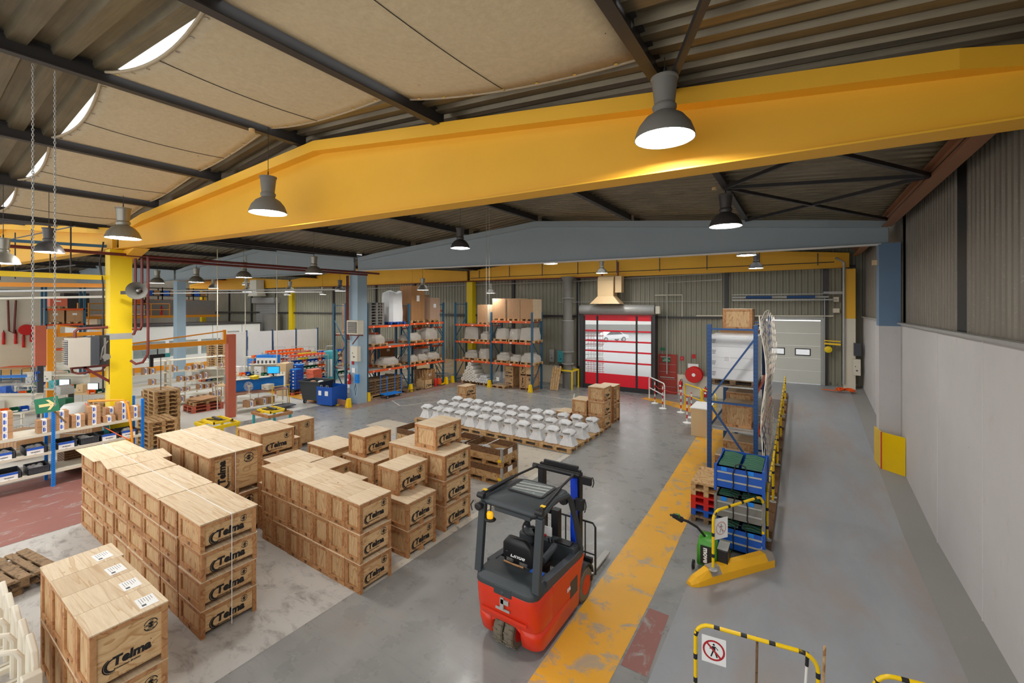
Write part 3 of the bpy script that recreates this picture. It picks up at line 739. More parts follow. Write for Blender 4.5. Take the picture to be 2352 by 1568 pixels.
# P7 lower mixed crates
for k in range(2):
    u = 'upper' if k else 'lower'
    crate(-9.80, -9.08, 6.02, 6.62, .5*k, .5, 'low %s crate right behind the middle row' % u, 'low crates behind the middle row')
    crate(-8.60, -7.96, 5.72, 6.22, .49*k, .49, 'small %s crate between the middle row and its neighbour' % u, 'low crates behind the middle row')
    crate(-10.42, -9.86, 5.50, 6.40, .5*k, .5, 'flat-topped %s crate, nearer of the pair at the inner end' % u, 'low crates behind the middle row')
    crate(-10.98, -10.43, 5.50, 6.40, .5*k, .5, 'flat-topped %s crate, farther of the pair at the inner end' % u, 'low crates behind the middle row')
    crate(-10.72, -10.16, 6.85, 7.68, .5*k, .5, '%s crate of the nearer low stack left of the topped pair' % u, 'low crates behind the middle row')
    crate(-11.32, -10.73, 6.85, 7.68, .5*k, .5, '%s crate of the farther low stack left of the topped pair' % u, 'low crates behind the middle row')
    crate(-9.05, -8.46, 6.78, 7.70, .515*k, .515, '%s crate right of the one carrying a single crate' % u, 'low crates behind the middle row')
    crate(-9.66, -9.06, 6.78, 7.70, .515*k, .515, '%s crate beneath the single raised crate' % u, 'low crates behind the middle row')
    crate(-12.78, -12.13, 6.00, 6.94, .65*k, .65, '%s crate at the near side behind the tall crates' % u, 'crates behind the tall crates')
    crate(-13.44, -12.79, 6.00, 6.94, .65*k, .65, '%s crate at the far side behind the tall crates' % u, 'crates behind the tall crates')
crate(-9.55, -8.92, 6.88, 7.70, 1.03, .52, 'single raised plywood crate with clear logo behind the middle row', 'low crates behind the middle row')
crate(-14.70, -14.06, 7.82, 8.75, 0, .90, 'tall two-panel crate standing alone behind the low crates', 'crates behind the tall crates', 'T')
crate(-14.0, -13.3, 7.0, 7.8, 0, .6, 'low crate between the tall crates and the lone tall one', 'crates behind the tall crates')
# near the wrapped units
for k in range(2): crate(-13.78, -13.24, 15.95, 16.70, .47*k, .47, 'small plywood crate behind the wrapped units, %s' % ('upper' if k else 'lower'), 'pair of crates behind the wrapped units')
for k in range(3): crate(-6.90, -6.24, 15.68, 16.42, .55*k, .55, 'plywood crate near the red gate in the three-high stack, %s' % layer(k, 3), 'crates near the red gate')
for k in range(2): crate(-7.55, -6.93, 15.60, 16.34, .55*k, .55, 'plywood crate near the red gate in the two-high stack, %s' % ('upper' if k else 'lower'), 'crates near the red gate')
crate(-8.22, -7.60, 15.55, 16.25, 0, .55, 'single low plywood crate left of the stacks near the red gate', 'crates near the red gate')
for k in range(2): crate(-7.02, -6.34, 16.96, 17.66, .75*k, .75, 'tall plywood crate with upright logo near the red gate, %s' % ('upper' if k else 'lower'), 'crates near the red gate', 'T')

# ------------------------------------------------------------------ pallets
def pallet_mesh(L=1.2, W=.8, mat='pallet', name='deck'):
    b = MB()
    for i in range(5):
        w = .145 if i in (0, 2, 4) else .10; y = -W/2+.0725+(W-.145)*i/4; b.box(-L/2, y-w/2, .122, L/2, y+w/2, .144)
    for x in (-L/2+.07, 0, L/2-.07): b.box(x-.07, -W/2, .100, x+.07, W/2, .122)
    for y in (-W/2+.05, 0, W/2-.05):
        b.box(-L/2, y-.05, 0, L/2, y+.05, .022)
        for x in (-L/2+.07, 0, L/2-.07): b.box(x-.07, y-.05, .022, x+.07, y+.05, .10)
    return b
def pallet_parts(root, L=1.2, W=.8, mat='pallet', z=0):
    """deck boards and skids as two parts"""
    d = MB(); s = MB()
    for i in range(5):
        w = .145 if i in (0, 2, 4) else .10; y = -W/2+.0725+(W-.145)*i/4; d.box(-L/2, y-w/2, z+.122, L/2, y+w/2, z+.144)
    for x in (-L/2+.07, 0, L/2-.07): d.box(x-.07, -W/2, z+.100, x+.07, W/2, z+.122)
    for y in (-W/2+.05, 0, W/2-.05):
        s.box(-L/2, y-.05, z, L/2, y+.05, z+.022)
        for x in (-L/2+.07, 0, L/2-.07): s.box(x-.07, y-.05, z+.022, x+.07, y+.05, z+.10)
    d.build('deck_boards', mat, root); s.build('skids', mat, root)
PAL = {}
def pallet(loc, label, group, rz=0, L=1.2, W=.8, mat='pallet'):
    k = (L, W, mat)
    if k not in PAL:
        r = thing('pallet', label, 'pallet', loc, rz, group); pallet_parts(r, L, W, mat); PAL[k] = r; return r
    return dup(PAL[k], loc, rz, label, group)
# old pallets at the left edge
for k, (x, y, rz) in enumerate(((-11.30, 1.40, .10), (-11.25, 1.43, .16))):
    pallet((x, y, .146*k), 'weathered pallet on the floor at the left edge, %s' % ('upper' if k else 'lower'), 'weathered pallets', rz, mat='old_wood')
# wrapped retarders on pallets
def wrapped_unit(prof, droop=0.0):
    b = MB(); n = 24; rings = []
    for a, c, z in prof:
        ring = []
        for k in range(n):
            t = 2*PI*k/n; sq = 1/max(abs(math.cos(t)), abs(math.sin(t)))**.55
            wob = 1+.045*math.sin(5*t+z*24)+.04*math.sin(9*t+1)
            if z > .4: wob *= 1+.12*math.sin(3*t+.6)
            ring.append((a*sq*wob*math.cos(t), c*sq*wob*math.sin(t), z+droop*math.sin(4*t+1)+(.03*math.cos(t+.5) if z > .46 else 0)))
        rings.append(ring)
    for lo, hi in zip(rings[:-1], rings[1:]):
        for k in range(n):
            j = (k+1) % n; b.poly([lo[k], lo[j], hi[j], hi[k]])
    b.poly(rings[-1]); return b
wu = None
PXS = [-6.19-1.185*i for i in range(7)]
for i in range(6):
    for j in range(3):
        cx, cy = (PXS[i]+PXS[i+1])/2, 12.70+.47+.955*j+.03*i*0
        pallet((cx, cy+.10*i*0, 0), 'pallet under wrapped white units, %s row, %s from the aisle' % (('front', 'middle', 'back')[j], ORD[i]), 'pallets under the wrapped units', 0, 1.175, .93)
        for q in range(2):
            ux = cx+(.29 if q == 0 else -.29); lab = 'white shrink-wrapped brake unit, %s row, %s from the aisle' % (('front', 'middle', 'back')[j], (ORD+['tenth', 'eleventh', 'twelfth'])[2*i+q])
            if wu is None:
                wu = thing('wrapped_brake_unit', lab, 'wrapped unit', (ux, cy, .145), 0, 'wrapped brake units on pallets')
                wrapped_unit([(.295, .26, 0), (.27, .235, .04), (.225, .195, .12), (.185, .165, .22), (.168, .15, .31), (.18, .16, .37)]).build('skirt_wrap', 'film_white', wu, smooth=True)
                fl = MB(); fl.lathe([(.10, .37), (.225, .375), (.235, .385), (.235, .405), (.20, .415)], (-.02, 0, 0), 10); fl.build('flange', 'tarp', wu)
                wrapped_unit([(.20, .17, .33), (.225, .195, .385), (.225, .20, .42), (.20, .18, .455), (.14, .12, .485), (.07, .06, .49)], .010).build('cap_wrap', 'film_white', wu, smooth=True)
            else: dup(wu, (ux, cy, .145), random.uniform(-.12, .12)+PI*(q % 2), lab)
# loose wrapped parcel near the crates
def wrapped_load(name, loc, sx, sy, sz, label, cat, group=None, rz=0, mat='film_grey', inner='cardboard', tape=True, pal=True, bulge=1.0, palmat='pallet', lumps=0):
    r = thing(name, label, cat, loc, rz, group); z = .144 if pal else 0
    if pal: pallet_parts(r, max(sx, .5)+.05, max(sy, .5)+.05, palmat)
    b = MB(); n = 16; prof = [(1.0, 0), (.99, .3), (.95, .62), (.86*bulge, .8), (.80*bulge, .97), (.6*bulge, 1.0)]; rings = []
    for f, zz_ in prof:
        ring = []
        for k in range(n):
            t = 2*PI*(k+.5)/n; sq = 1/max(abs(math.cos(t)), abs(math.sin(t)))**.9; wob = 1+.03*math.sin(4*t+zz_*7+sx*9)
            ring.append((sx/2*sq*f*wob*math.cos(t), sy/2*sq*f*wob*math.sin(t), z+sz*zz_*(1+.04*math.sin(3*t+sx*5))))
        rings.append(ring)
    for lo, hi in zip(rings[:-1], rings[1:]):
        for k in range(n): j = (k+1) % n; b.poly([lo[k], lo[j], hi[j], hi[k]])
    b.poly(rings[-1]); b.build('wrapping', mat, r, smooth=True)
    if tape:
        t = MB(); t.box(-.10, -sy/2*.9-.012, z+sz*.35, .10, -sy/2*.9-.006, z+sz*.65); t.build('label_sheet', 'label_white', r)
    return r
wrapped_load('wrapped_parcel', (-8.75, 16.75, 0), .75, .6, .32, 'pale shrink-wrapped parcel on the floor beside the low crate', 'parcel', pal=False)
# collar boxes
def collar_box(loc, label, tiers=2, content=True):
    r = thing('collar_box', label, 'collar box', loc, 0, 'pallet collar boxes behind the crates'); L, W = 1.2, .78
    for k in range(tiers):
        z = .48*k; sub = pallet_mesh(L, W).build('pallet', 'pallet', r, loc=(0, 0, z))
        for q, m in ((0, 'pallet'), (1, 'collar')):
            b = MB(); z0 = z+.146+.165*q; z1 = z0+.162
            b.box(-L/2, -W/2, z0, L/2, -W/2+.02, z1); b.box(-L/2, W/2-.02, z0, L/2, W/2, z1); b.box(-L/2, -W/2, z0, -L/2+.02, W/2, z1); b.box(L/2-.02, -W/2, z0, L/2, W/2, z1)
            b.build('collar', m, r)
        for sx in (-1, 1):
            for sy in (-1, 1):
                b = MB(); b.box(sx*(L/2-.05), sy*(W/2+.004), z+.15, sx*(L/2+.004), sy*(W/2), z+.475); b.box(sx*(L/2+.004), sy*(W/2+.004), z+.15, sx*(L/2), sy*(W/2-.05), z+.475); b.build('corner_hinge', 'steel_grey', r)
        lb = MB(); lb.box(L/2+.001, -.12, z+.30, L/2+.004, .10, z+.44); lb.build('paper_tag', 'label_white', r)
        MB().box(L/2-.12, -W/2-.03, z+.15, L/2-.02, -W/2-.004, z+.21).build('yellow_clip', 'yellow_safe', r)
    b = MB(); b.box(-.05, -W/2, .48*tiers-.01, -.03, W/2, .48*tiers+.0); b.build('strap', 'label_white', r)
    if content:
        b = MB()
        for cx in (-.32, .28): b.lathe([(.05, .70), (.2, .70), (.22, .74), (.2, .78), (.06, .79), (.05, .72)], (cx, 0, .02), 18)
        b.build('cast_discs', 'steel_grey', r, smooth=True)
    return r
collar_box((-7.17, 9.78, 0), 'two-tier wooden collar box nearest the aisle, holding metal discs')
collar_box((-8.45, 9.75, 0), 'middle wooden collar box partly hidden by the raised crate')
collar_box((-9.98, 9.72, 0), 'wooden collar box at the inner end of its row')
# ------------------------------------------------------------------ forklift
def rring(hw, y0, y1, z, r=.12, n=4, x0=None, x1=None, rf=None):
    """rounded plan outline; rear corners radius r, front corners rf"""
    xa, xb = (-hw, hw) if x0 is None else (x0, x1); rf = r if rf is None else rf; P_ = []
    for cx, cy, a0, rr in ((xb-r, y0+r, -90, r), (xb-rf, y1-rf, 0, rf), (xa+rf, y1-rf, 90, rf), (xa+r, y0+r, 180, r)):
        for k in range(n+1):
            t = math.radians(a0+90*k/n); P_.append((cx+rr*math.cos(t), cy+rr*math.sin(t), z))
    return P_
def loft(b, rings, m=0, cap=True):
    n = len(rings[0])
    for lo, hi in zip(rings[:-1], rings[1:]):
        for k in range(n): j = (k+1) % n; b.poly([lo[k], lo[j], hi[j], hi[k]], m)
    if cap: b.poly(list(reversed(rings[0])), m); b.poly(rings[-1], m)
def weld(o, d=.0005):
    import bmesh as _b
    bm = _b.new(); bm.from_mesh(o.data); _b.ops.remove_doubles(bm, verts=bm.verts, dist=d); _b.ops.recalc_face_normals(bm, faces=bm.faces)
    bm.to_mesh(o.data); bm.free(); return o
fk = thing('forklift', 'orange red three-wheel forklift with charcoal guard frame standing beside the yellow stripe', 'forklift', (-3.40, 0, 0)); fk.scale = (1.14, 1, 1)
b = MB()
loft(b, [rring(.455, 4.93, 5.36, .40, .16, rf=.02), rring(.455, 4.90, 5.36, .55, .16, rf=.02), rring(.455, 4.88, 5.36, .72, .16, rf=.02), rring(.45, 4.87, 5.36, .86, .15, rf=.02)])
weld(b.build('counterweight', 'fork_red', fk, smooth=True, bevel=.012))
MB().box(-.42, 5.34, .38, .42, 6.22, .54).build('floor_pan', 'fork_red', fk)
for s in (-1, 1):
    b = MB(); b.prism([(5.34, .40), (6.24, .40), (6.26, .80), (5.34, .86)], s*.36, s*.455, 'x'); b.build('side_panel', 'fork_red', fk, bevel=.012)
for s in (-1, 1):
    b = MB(); xa, xb = (.215, .455) if s > 0 else (-.455, -.215)
    def sring(z, y0, xo, r=.14):
        q = [(s*.215, y0, z)]
        for k in range(6):
            t = math.radians(-90+18*k); q.append((s*(xo-r+r*math.cos(t)), y0+r+r*math.sin(t), z))
        q += [(s*xo, 6.22, z), (s*.215, 6.22, z)]; return q
    loft(b, [sring(.10, 5.03, .435), sring(.14, 4.99, .445), sring(.28, 4.95, .452), sring(.402, 4.93, .455, .16)])
    weld(b.build('side_body', 'fork_red', fk, smooth=True))
b = MB(); b.prism([(-.215, .405), (.215, .405), (.215, .33), (.14, .385), (0, .40), (-.14, .385), (-.215, .33)], 4.95, 5.3, 'y'); b.build('wheel_arch', 'fork_red', fk)
MB().box(-.21, 5.32, .12, .21, 6.2, .40).build('undertray', 'black', fk)
b = MB(); b.box(-.10, 4.865, .60, .10, 4.88, .63); b.box(-.03, 4.855, .62, .02, 4.878, .78); b.box(-.02, 4.855, .70, .09, 4.876, .76); b.build('tow_bracket', 'steel_grey', fk)
MB().box(-.33, 4.876, .50, .33, 4.889, .535).build('rear_groove', 'fork_red', fk)
b = MB(); b.box(-.455-.004, 5.9, .38, -.4, 6.14, .62); b.box(.42, 5.9, .38, .459, 6.14, .62); b.build('side_grille', 'hood', fk)
link_mesh('model_badge', xf(MB() if False else (lambda q: (add_mesh(q, text_mesh('E16', .07, .002), Matrix.Identity(4)), q)[1])(MB()), ROT_X).mesh('badge', 'label_white'), fk, (.4605, 5.84, .55))
# rear hood
b = MB(); loft(b, [rring(.45, 4.86, 5.26, .86, .14, rf=.02), rring(.445, 4.87, 5.26, .93, .14, rf=.02), rring(.40, 4.95, 5.26, 1.0, .12, rf=.02)])
weld(b.build('battery_hood', 'hood', fk, smooth=True, bevel=.01))
b = MB(); b.box(-.13, 4.858, .80, .13, 4.90, .93); b.lathe([(.03, 4.85), (.03, 4.90)], (0, 0, .84), 12, 'y'); b.build('hood_latch', 'hood', fk, bevel=.015)
# cabin floor, side sills, seat deck
b = MB(); b.box(-.40, 5.26, .80, .40, 5.40, .98); b.box(-.42, 5.40, .55, .42, 6.25, .60); b.build('cabin_floor', 'hood', fk, bevel=.01)
for s in (-1, 1):
    b = MB(); b.prism([(5.2, .85), (6.35, .80), (6.40, .92), (6.1, .92), (5.2, 1.0)], s*.35, s*.45, 'x'); b.build('side_sill', 'dark', fk, bevel=.01)
MB().box(.02, 5.95, .602, .32, 6.2, .606).build('floor_mat', 'steel_grey', fk)
# seat
b = MB(); b.box(-.28, 5.40, .60, .18, 5.86, .84); b.build('seat_base', 'black', fk, bevel=.02)
b = MB(); loft(b, [rring(0, 5.40, 5.88, .84, .06, x0=-.29, x1=.19), rring(0, 5.38, 5.90, .90, .08, x0=-.30, x1=.20), rring(0, 5.42, 5.86, .95, .08, x0=-.28, x1=.18)]); weld(b.build('seat', 'black', fk, smooth=True))
b = MB()
loft(b, [rring(0, 5.36, 5.46, .90, .03, x0=-.27, x1=.17), rring(0, 5.33, 5.45, 1.08, .045, x0=-.29, x1=.19), rring(0, 5.30, 5.42, 1.25, .045, x0=-.27, x1=.17), rring(0, 5.30, 5.38, 1.36, .035, x0=-.19, x1=.09)])
bk = weld(b.build('backrest', 'black', fk, smooth=True))
q = MB(); add_mesh(q, text_mesh('Linde', .10, .002, .35), Matrix.Identity(4)); q.tube([(-.17, .03, .001), (-.08, .045, .001), (-.02, .075, .001), (.05, .06, .001)], .006, 4)
lg = bpy.data.objects.new('seat_logo', xf(q, Matrix(((1, 0, 0), (0, 0, -1), (0, 1, 0))).to_4x4()).mesh('seat_logo', 'label_white')); COL.objects.link(lg); lg.parent = bk; lg.location = (-.05, 5.327, 1.10)
q = MB()
for k in range(5): q.box(-.22, 5.334, .99+.011*k, -.13+.02*(k % 2), 5.337, .993+.011*k); q.box(-.02, 5.334, .98+.011*k, .10-.015*(k % 2), 5.337, .983+.011*k)
q.build('seat_text', 'steel_grey', bk)
b = MB(); b.tube([(-.20, 5.30, .99), (-.05, 5.29, .99), (.14, 5.30, .99)], .014, 8); hm = b.build('hammer', 'batten', None); tag(hm, 'small wooden-handled hammer lying behind the forklift seat', 'hammer')
hm.location = (-3.47, 0, 0)
MB().box(.16, 5.27, .985, .34, 5.36, .992).build('blue_card', 'label_blue', fk)
# armrest, levers, dash, steering
b = MB(); b.tube([(.22, 5.55, 1.04), (.23, 5.75, 1.07), (.20, 5.95, 1.06)], .045, 10); b.build('armrest', 'hood', fk, smooth=True)
b = MB(); b.box(-.42, 6.12, .60, .42, 6.30, 1.02); b.box(-.42, 6.02, .9, -.18, 6.2, 1.06); b.build('dashboard', 'hood', fk, bevel=.03)
b = MB(); b.box(.14, 6.10, 1.02, .36, 6.24, 1.04); b.build('tray', 'black', fk)
b = MB()
for k in range(3): b.tube([(.08+.05*k, 6.02, 1.03), (.08+.05*k, 6.0, 1.12)], .009, 6)
b.build('levers', 'black', fk); MB().lathe([(.016, 1.12), (.02, 1.135), (.012, 1.15)], (.02, 6.02, 0), 10).build('red_knob', 'red', fk)
b = MB(); cx, cy, cz = -.16, 5.98, 1.22
b.tube([(cx+.15*math.cos(2*PI*k/20), cy+.15*math.sin(2*PI*k/20)*.85, cz+.15*math.sin(2*PI*k/20)*.5) for k in range(20)], .015, 6, closed=True)
b.bar((cx-.14, cy, cz), (cx+.14, cy, cz), .03, .015); b.tube([(cx, cy, cz), (cx, 6.14, 1.0)], .03, 8); b.build('steering_wheel', 'black', fk, smooth=True)
MB().box(-.03, 6.08, 1.10, .09, 6.10, 1.24).build('paper_notice', 'label_white', fk)
# guard frame
for s in (-1, 1):
    b = MB(); b.bar((s*.42, 4.96, .95), (s*.42, 5.07, 1.90), .10, .075, up=(0, 1, 0)); b.build('rear_post', 'hood', fk, bevel=.012)
    b = MB(); b.tube([(s*.42, 6.36, .86), (s*.41, 6.18, 1.45), (s*.40, 6.04, 1.78), (s*.40, 5.92, 1.90), (s*.40, 5.5, 1.98), (s*.42, 5.06, 1.93)], .042, 8); b.build('front_post', 'hood', fk, smooth=True)
b = MB(); loft(b, [rring(.40, 5.02, 6.0, 1.90, .09), rring(.41, 5.00, 5.98, 1.95, .10), rring(.36, 5.08, 5.90, 1.985, .08)]); rf = weld(b.build('roof', 'hood', fk, smooth=True))
b = MB(); loft(b, [rring(.27, 5.42, 5.90, 1.984, .06), rring(.27, 5.42, 5.90, 2.0, .06)]); b.build('roof_window', 'black', rf)
b = MB(); b.poly([(-.235, 5.46, 2.002), (.235, 5.46, 2.002), (.235, 5.86, 2.002), (-.235, 5.86, 2.002)]); b.build('roof_pane', 'glass', rf)
b = MB()
for k in range(3): b.bar((-.23, 5.52+.1*k, 2.006), (.23, 5.60+.1*k, 2.006), .035, .004)
b.build('roof_slats', 'steel_grey', rf)
MB().box(-.22, 5.03, 1.84, .30, 5.07, 1.90).build('roof_edge', 'hood', rf)
# tilt cylinders and mast
for s in (-1, 1):
    b = MB(); b.tube([(s*.43, 5.05, 2.02), (s*.36, 5.75, 2.05)], .028, 10); b.tube([(s*.36, 5.75, 2.05), (s*.30, 6.40, 2.04)], .018, 8)
    b.lathe([(.04, -.05), (.045, 0), (.04, .05)], (s*.43, 5.03, 2.0), 12, 'x'); b.build('tilt_cylinder', 'black', fk, smooth=True)
    MB().box(s*.43-.03, 5.10, 2.045, s*.43+.03, 5.15, 2.055).build('yellow_cap', 'yellow_safe', fk)
b = MB(); b.tube([(-.38, 6.42, 2.03), (.38, 6.42, 2.03)], .042, 12); b.box(-.32, 6.52, 1.99, .34, 6.58, 2.06); b.bar((-.28, 6.60, 2.08), (.28, 6.60, 2.08), .05, .04); b.build('mast_crossbar', 'black', fk, smooth=True)
for s in (-1, 1):
    b = MB(); b.box(s*.30-.045, 6.50, .12, s*.30+.045, 6.56, 2.02); b.box(s*.30-.03, 6.58, .12, s*.30+.03, 6.66, 2.0); b.build('mast_rail', 'black', fk, bevel=.006)
b = MB(); b.tube([(.27, 6.46, 1.96), (.28, 6.45, 1.6), (.27, 6.46, 1.1), (.28, 6.47, .6)], .055, 9); b.build('hose_sleeve', 'blue_wrap', fk, smooth=True)
b = MB(); b.box(-.45, 6.70, .22, .45, 6.76, .30); b.box(-.45, 6.70, .50, .45, 6.76, .58); b.build('fork_carriage', 'black', fk)
b = MB(); b.tube([(-.48, 6.78, .3), (-.48, 6.78, 1.08), (-.44, 6.78, 1.14), (.44, 6.78, 1.14), (.48, 6.78, 1.08), (.48, 6.78, .3)], .016, 8)
for x in (-.32, -.16, 0, .16, .32): b.tube([(x, 6.78, .3), (x, 6.78, 1.13)], .010, 6)
b.tube([(-.48, 6.78, .62), (.48, 6.78, .62)], .012, 6); b.build('load_guard', 'black', fk)
for s in (-1, 1): b = MB(); b.box(s*.27-.05, 6.77, .06, s*.27+.05, 6.81, .6); b.box(s*.27-.05, 6.8, .06, s*.27+.05, 7.92, .095); b.build('fork', 'steel_grey', fk, bevel=.008)
# wheels
def wheel(name, x, y, z, r, w, parent, hub='red', n=24, tyre='tyre'):
    b = MB(); b.lathe([(r*.55, -w/2), (r*.92, -w/2), (r, -w/2*.75), (r, w/2*.75), (r*.92, w/2), (r*.55, w/2)], (x, y, z), n, 'x')
    for k in range(n): 
        t = 2*PI*k/n; c_, s_ = math.cos(t), math.sin(t)
        b.cbox((x-w*.25 if k % 2 else x+w*.25, y+c_*r, z+s_*r), (w*.42, .018, .018))
    o = b.build(name, tyre, parent, smooth=False); h = MB(); h.lathe([(r*.60, -w*.515), (r*.3, -w*.505), (.03, -w*.53), (.03, w*.53), (r*.3, w*.505), (r*.60, w*.515)], (x, y, z), 16, 'x'); h.build('hub', hub, o, smooth=True); return o
wheel('wheel', .35, 6.53, .25, .25, .17, fk); wheel('wheel', -.35, 6.53, .25, .25, .17, fk)
wheel('wheel', -.11, 5.12, .21, .21, .13, fk); wheel('wheel', .045, 5.12, .21, .21, .13, fk)
for s in (-1, 1):
    b = MB(); pts = [(.29*math.cos(math.radians(a)), .29*math.sin(math.radians(a))) for a in range(10, 200, 20)]
    for (a0, c0), (a1, c1) in zip(pts[:-1], pts[1:]):
        b.solid([(s*.26, 6.53+a0, .25+c0), (s*.435, 6.53+a0, .25+c0), (s*.435, 6.53+a1, .25+c1), (s*.26, 6.53+a1, .25+c1)], [(s*.26, 6.53+a0*1.1, .25+c0*1.1), (s*.435, 6.53+a0*1.1, .25+c0*1.1), (s*.435, 6.53+a1*1.1, .25+c1*1.1), (s*.26, 6.53+a1*1.1, .25+c1*1.1)])
    b.build('fender', 'hood', fk)
    b = MB(); b.prism([(6.1, .4), (6.24, .4), (6.30, .62), (6.42, .80), (6.1, .80)], s*.34, s*.45, 'x'); b.build('front_cowl', 'fork_red', fk)
# beacon and lights
b = MB(); b.lathe([(.075, 1.70), (.08, 1.715), (.05, 1.73)], (-.27, 5.0, 0), 16); b.tube([(-.27, 5.0, 1.72), (-.27, 5.02, 1.9)], .01, 6); bc = b.build('beacon_base', 'black', fk)
MB().lathe([(.042, 1.73), (.045, 1.785), (.038, 1.81), (.015, 1.825)], (-.27, 5.0, 0), 16).build('beacon_lens', 'amber', bc, smooth=True)
b = MB(); b.lathe([(.035, 4.93), (.055, 4.95), (.05, 5.0), (.02, 5.03)], (-.43, 0, 1.86), 14, 'y'); b.tube([(-.50, 4.92, 1.80), (-.52, 4.92, 1.88), (-.48, 4.92, 1.95)], .008, 6); b.build('work_light', 'black', fk)
b = MB(); b.box(.40, 6.42, 1.90, .54, 6.48, 2.02); b.tube([(.56, 6.45, 1.88), (.58, 6.45, 1.96), (.56, 6.45, 2.04)], .008, 6); b.build('front_light', 'black', fk)
b = MB(); b.box(.42, 6.1, 1.62, .54, 6.2, 1.78); b.tube([(.56, 6.15, 1.6), (.58, 6.15, 1.7), (.56, 6.15, 1.8)], .008, 6); b.build('side_light', 'black', fk)
b = MB(); b.lathe([(.0, -.01), (.06, -.01), (.07, .03), (.05, .05)], (0, 0, 0), 14, 'y'); mo = b.build('mirror', 'black', fk); mo.location = (.30, 6.0, 1.76)
b = MB(); b.box(-.02, 6.30, .62, .09, 6.42, 1.42); b.lathe([(.02, -.03), (.06, -.02), (.06, .02), (.02, .03)], (-.06, 6.36, 1.38), 12, 'x'); b.build('lift_chain_block', 'black', fk)

# ------------------------------------------------------------------ barrier beside the lane
def striped(b, pts, r, step=.26, band=.055, n=10, m=(0, 1)):
    """tube with black bands"""
    seg = []; acc = 0
    P_ = [Vector(p) for p in pts]; L = [0]
    for p, q in zip(P_[:-1], P_[1:]): L.append(L[-1]+(q-p).length)
    b.tube(P_, r, n, m[0])
    def at(s):
        for i in range(len(L)-1):
            if s <= L[i+1]: f = (s-L[i])/(L[i+1]-L[i]); return P_[i].lerp(P_[i+1], f)
        return P_[-1]
    s = step*.6
    while s+band < L[-1]: b.tube([at(s), at(s+band)], r+.0012, n, m[1]); s += step
def hoop_pts(p, q, z0, h, r=.16, n=5, z1=None):
    p, q = Vector(p), Vector(q); d = (q-p).normalized(); z1 = z0 if z1 is None else z1; o = [Vector((p.x, p.y, z0))]
    for k in range(n+1):
        a = PI/2*k/n; o.append(Vector((p.x, p.y, 0))+Vector((d.x, d.y, 0))*(r-r*math.cos(a))+Vector((0, 0, z0+h-r+r*math.sin(a))))
    for k in range(n+1):
        a = PI/2*k/n; o.append(Vector((q.x, q.y, 0))-Vector((d.x, d.y, 0))*(r-r*math.sin(a))+Vector((0, 0, z1+h-r+r*math.cos(a))))
    o.append(Vector((q.x, q.y, z1))); return o
def hoop(p, q, z0, h, label, z1=None, step=.36, group=None, r=.024, base=True):
    root = thing('guard_rail', label, 'guard rail', (0, 0, 0), 0, group); b = MB(); striped(b, hoop_pts(p, q, z0, h, z1=z1), r, step, .06)
    b.build('hoop', ['yellow_safe', 'black'], root, smooth=True)
    if base:
        for pt, z in ((p, z0), (q, z1 if z1 is not None else z0)):
            b = MB(); b.lathe([(.075, z), (.075, z+.012), (.035, z+.02), (.032, z+.05)], (pt[0], pt[1], 0), 14); b.build('foot_plate', 'steel_grey', root)
    return root
def prohibition(name, root, c, u, w=.30, h=.36, faded=False):
    """paper sign with a crossed-out walker; c = centre, u = direction of its width"""
    u = Vector(u).normalized(); n = Vector((u.y, -u.x, 0)); c = Vector(c)
    def P_(x, y, o=0): return c+u*x+Vector((0, 0, y))+n*o
    b = MB(); b.solid([P_(-w/2, -h/2, 0), P_(w/2, -h/2, 0), P_(w/2, h/2, 0), P_(-w/2, h/2, 0)], [P_(-w/2, -h/2, .002), P_(w/2, -h/2, .002), P_(w/2, h/2, .002), P_(-w/2, h/2, .002)]); sh = b.build('paper', 'label_white', root)
    for side in ((.0035,) if not faded else (.0035,)):
        b = MB(); R, r_ = .115, .095
        for k in range(24):
            a, d = 2*PI*k/24, 2*PI*(k+1)/24
            b.poly([P_(r_*math.cos(a), r_*math.sin(a), side), P_(R*math.cos(a), R*math.sin(a), side), P_(R*math.cos(d), R*math.sin(d), side), P_(r_*math.cos(d), r_*math.sin(d), side)])
        b.poly([P_(-.080, .066, side+.001), P_(-.066, .080, side+.001), P_(.080, -.066, side+.001), P_(.066, -.080, side+.001)]); b.build('red_ring', 'ink_red' if not faded else 'faded_red', sh)
        b = MB()
        b.poly([P_(.012*math.cos(2*PI*k/10), .066+.012*math.sin(2*PI*k/10), side) for k in range(10)])
        b.poly([P_(-.015, .048, side), P_(.018, .048, side), P_(.014, -.005, side), P_(-.012, -.005, side)])
        for q in (((-.012, 0), (.004, 0), (-.022, -.075), (-.036, -.072)), ((.0, 0), (.014, 0), (.042, -.070), (.028, -.076)), ((-.015, .046), (-.008, .036), (-.038, .008), (-.044, .016)), ((.012, .046), (.018, .048), (.046, .018), (.040, .010))):
            b.poly([P_(x, y, side) for x, y in q])
        b.build('walker', 'ink' if not faded else 'faded_ink', sh)
    return sh
M['faded_red'] = plain('faded red print', (206, 168, 158), .7); M['faded_ink'] = plain('faded grey print', (130, 126, 122), .7)
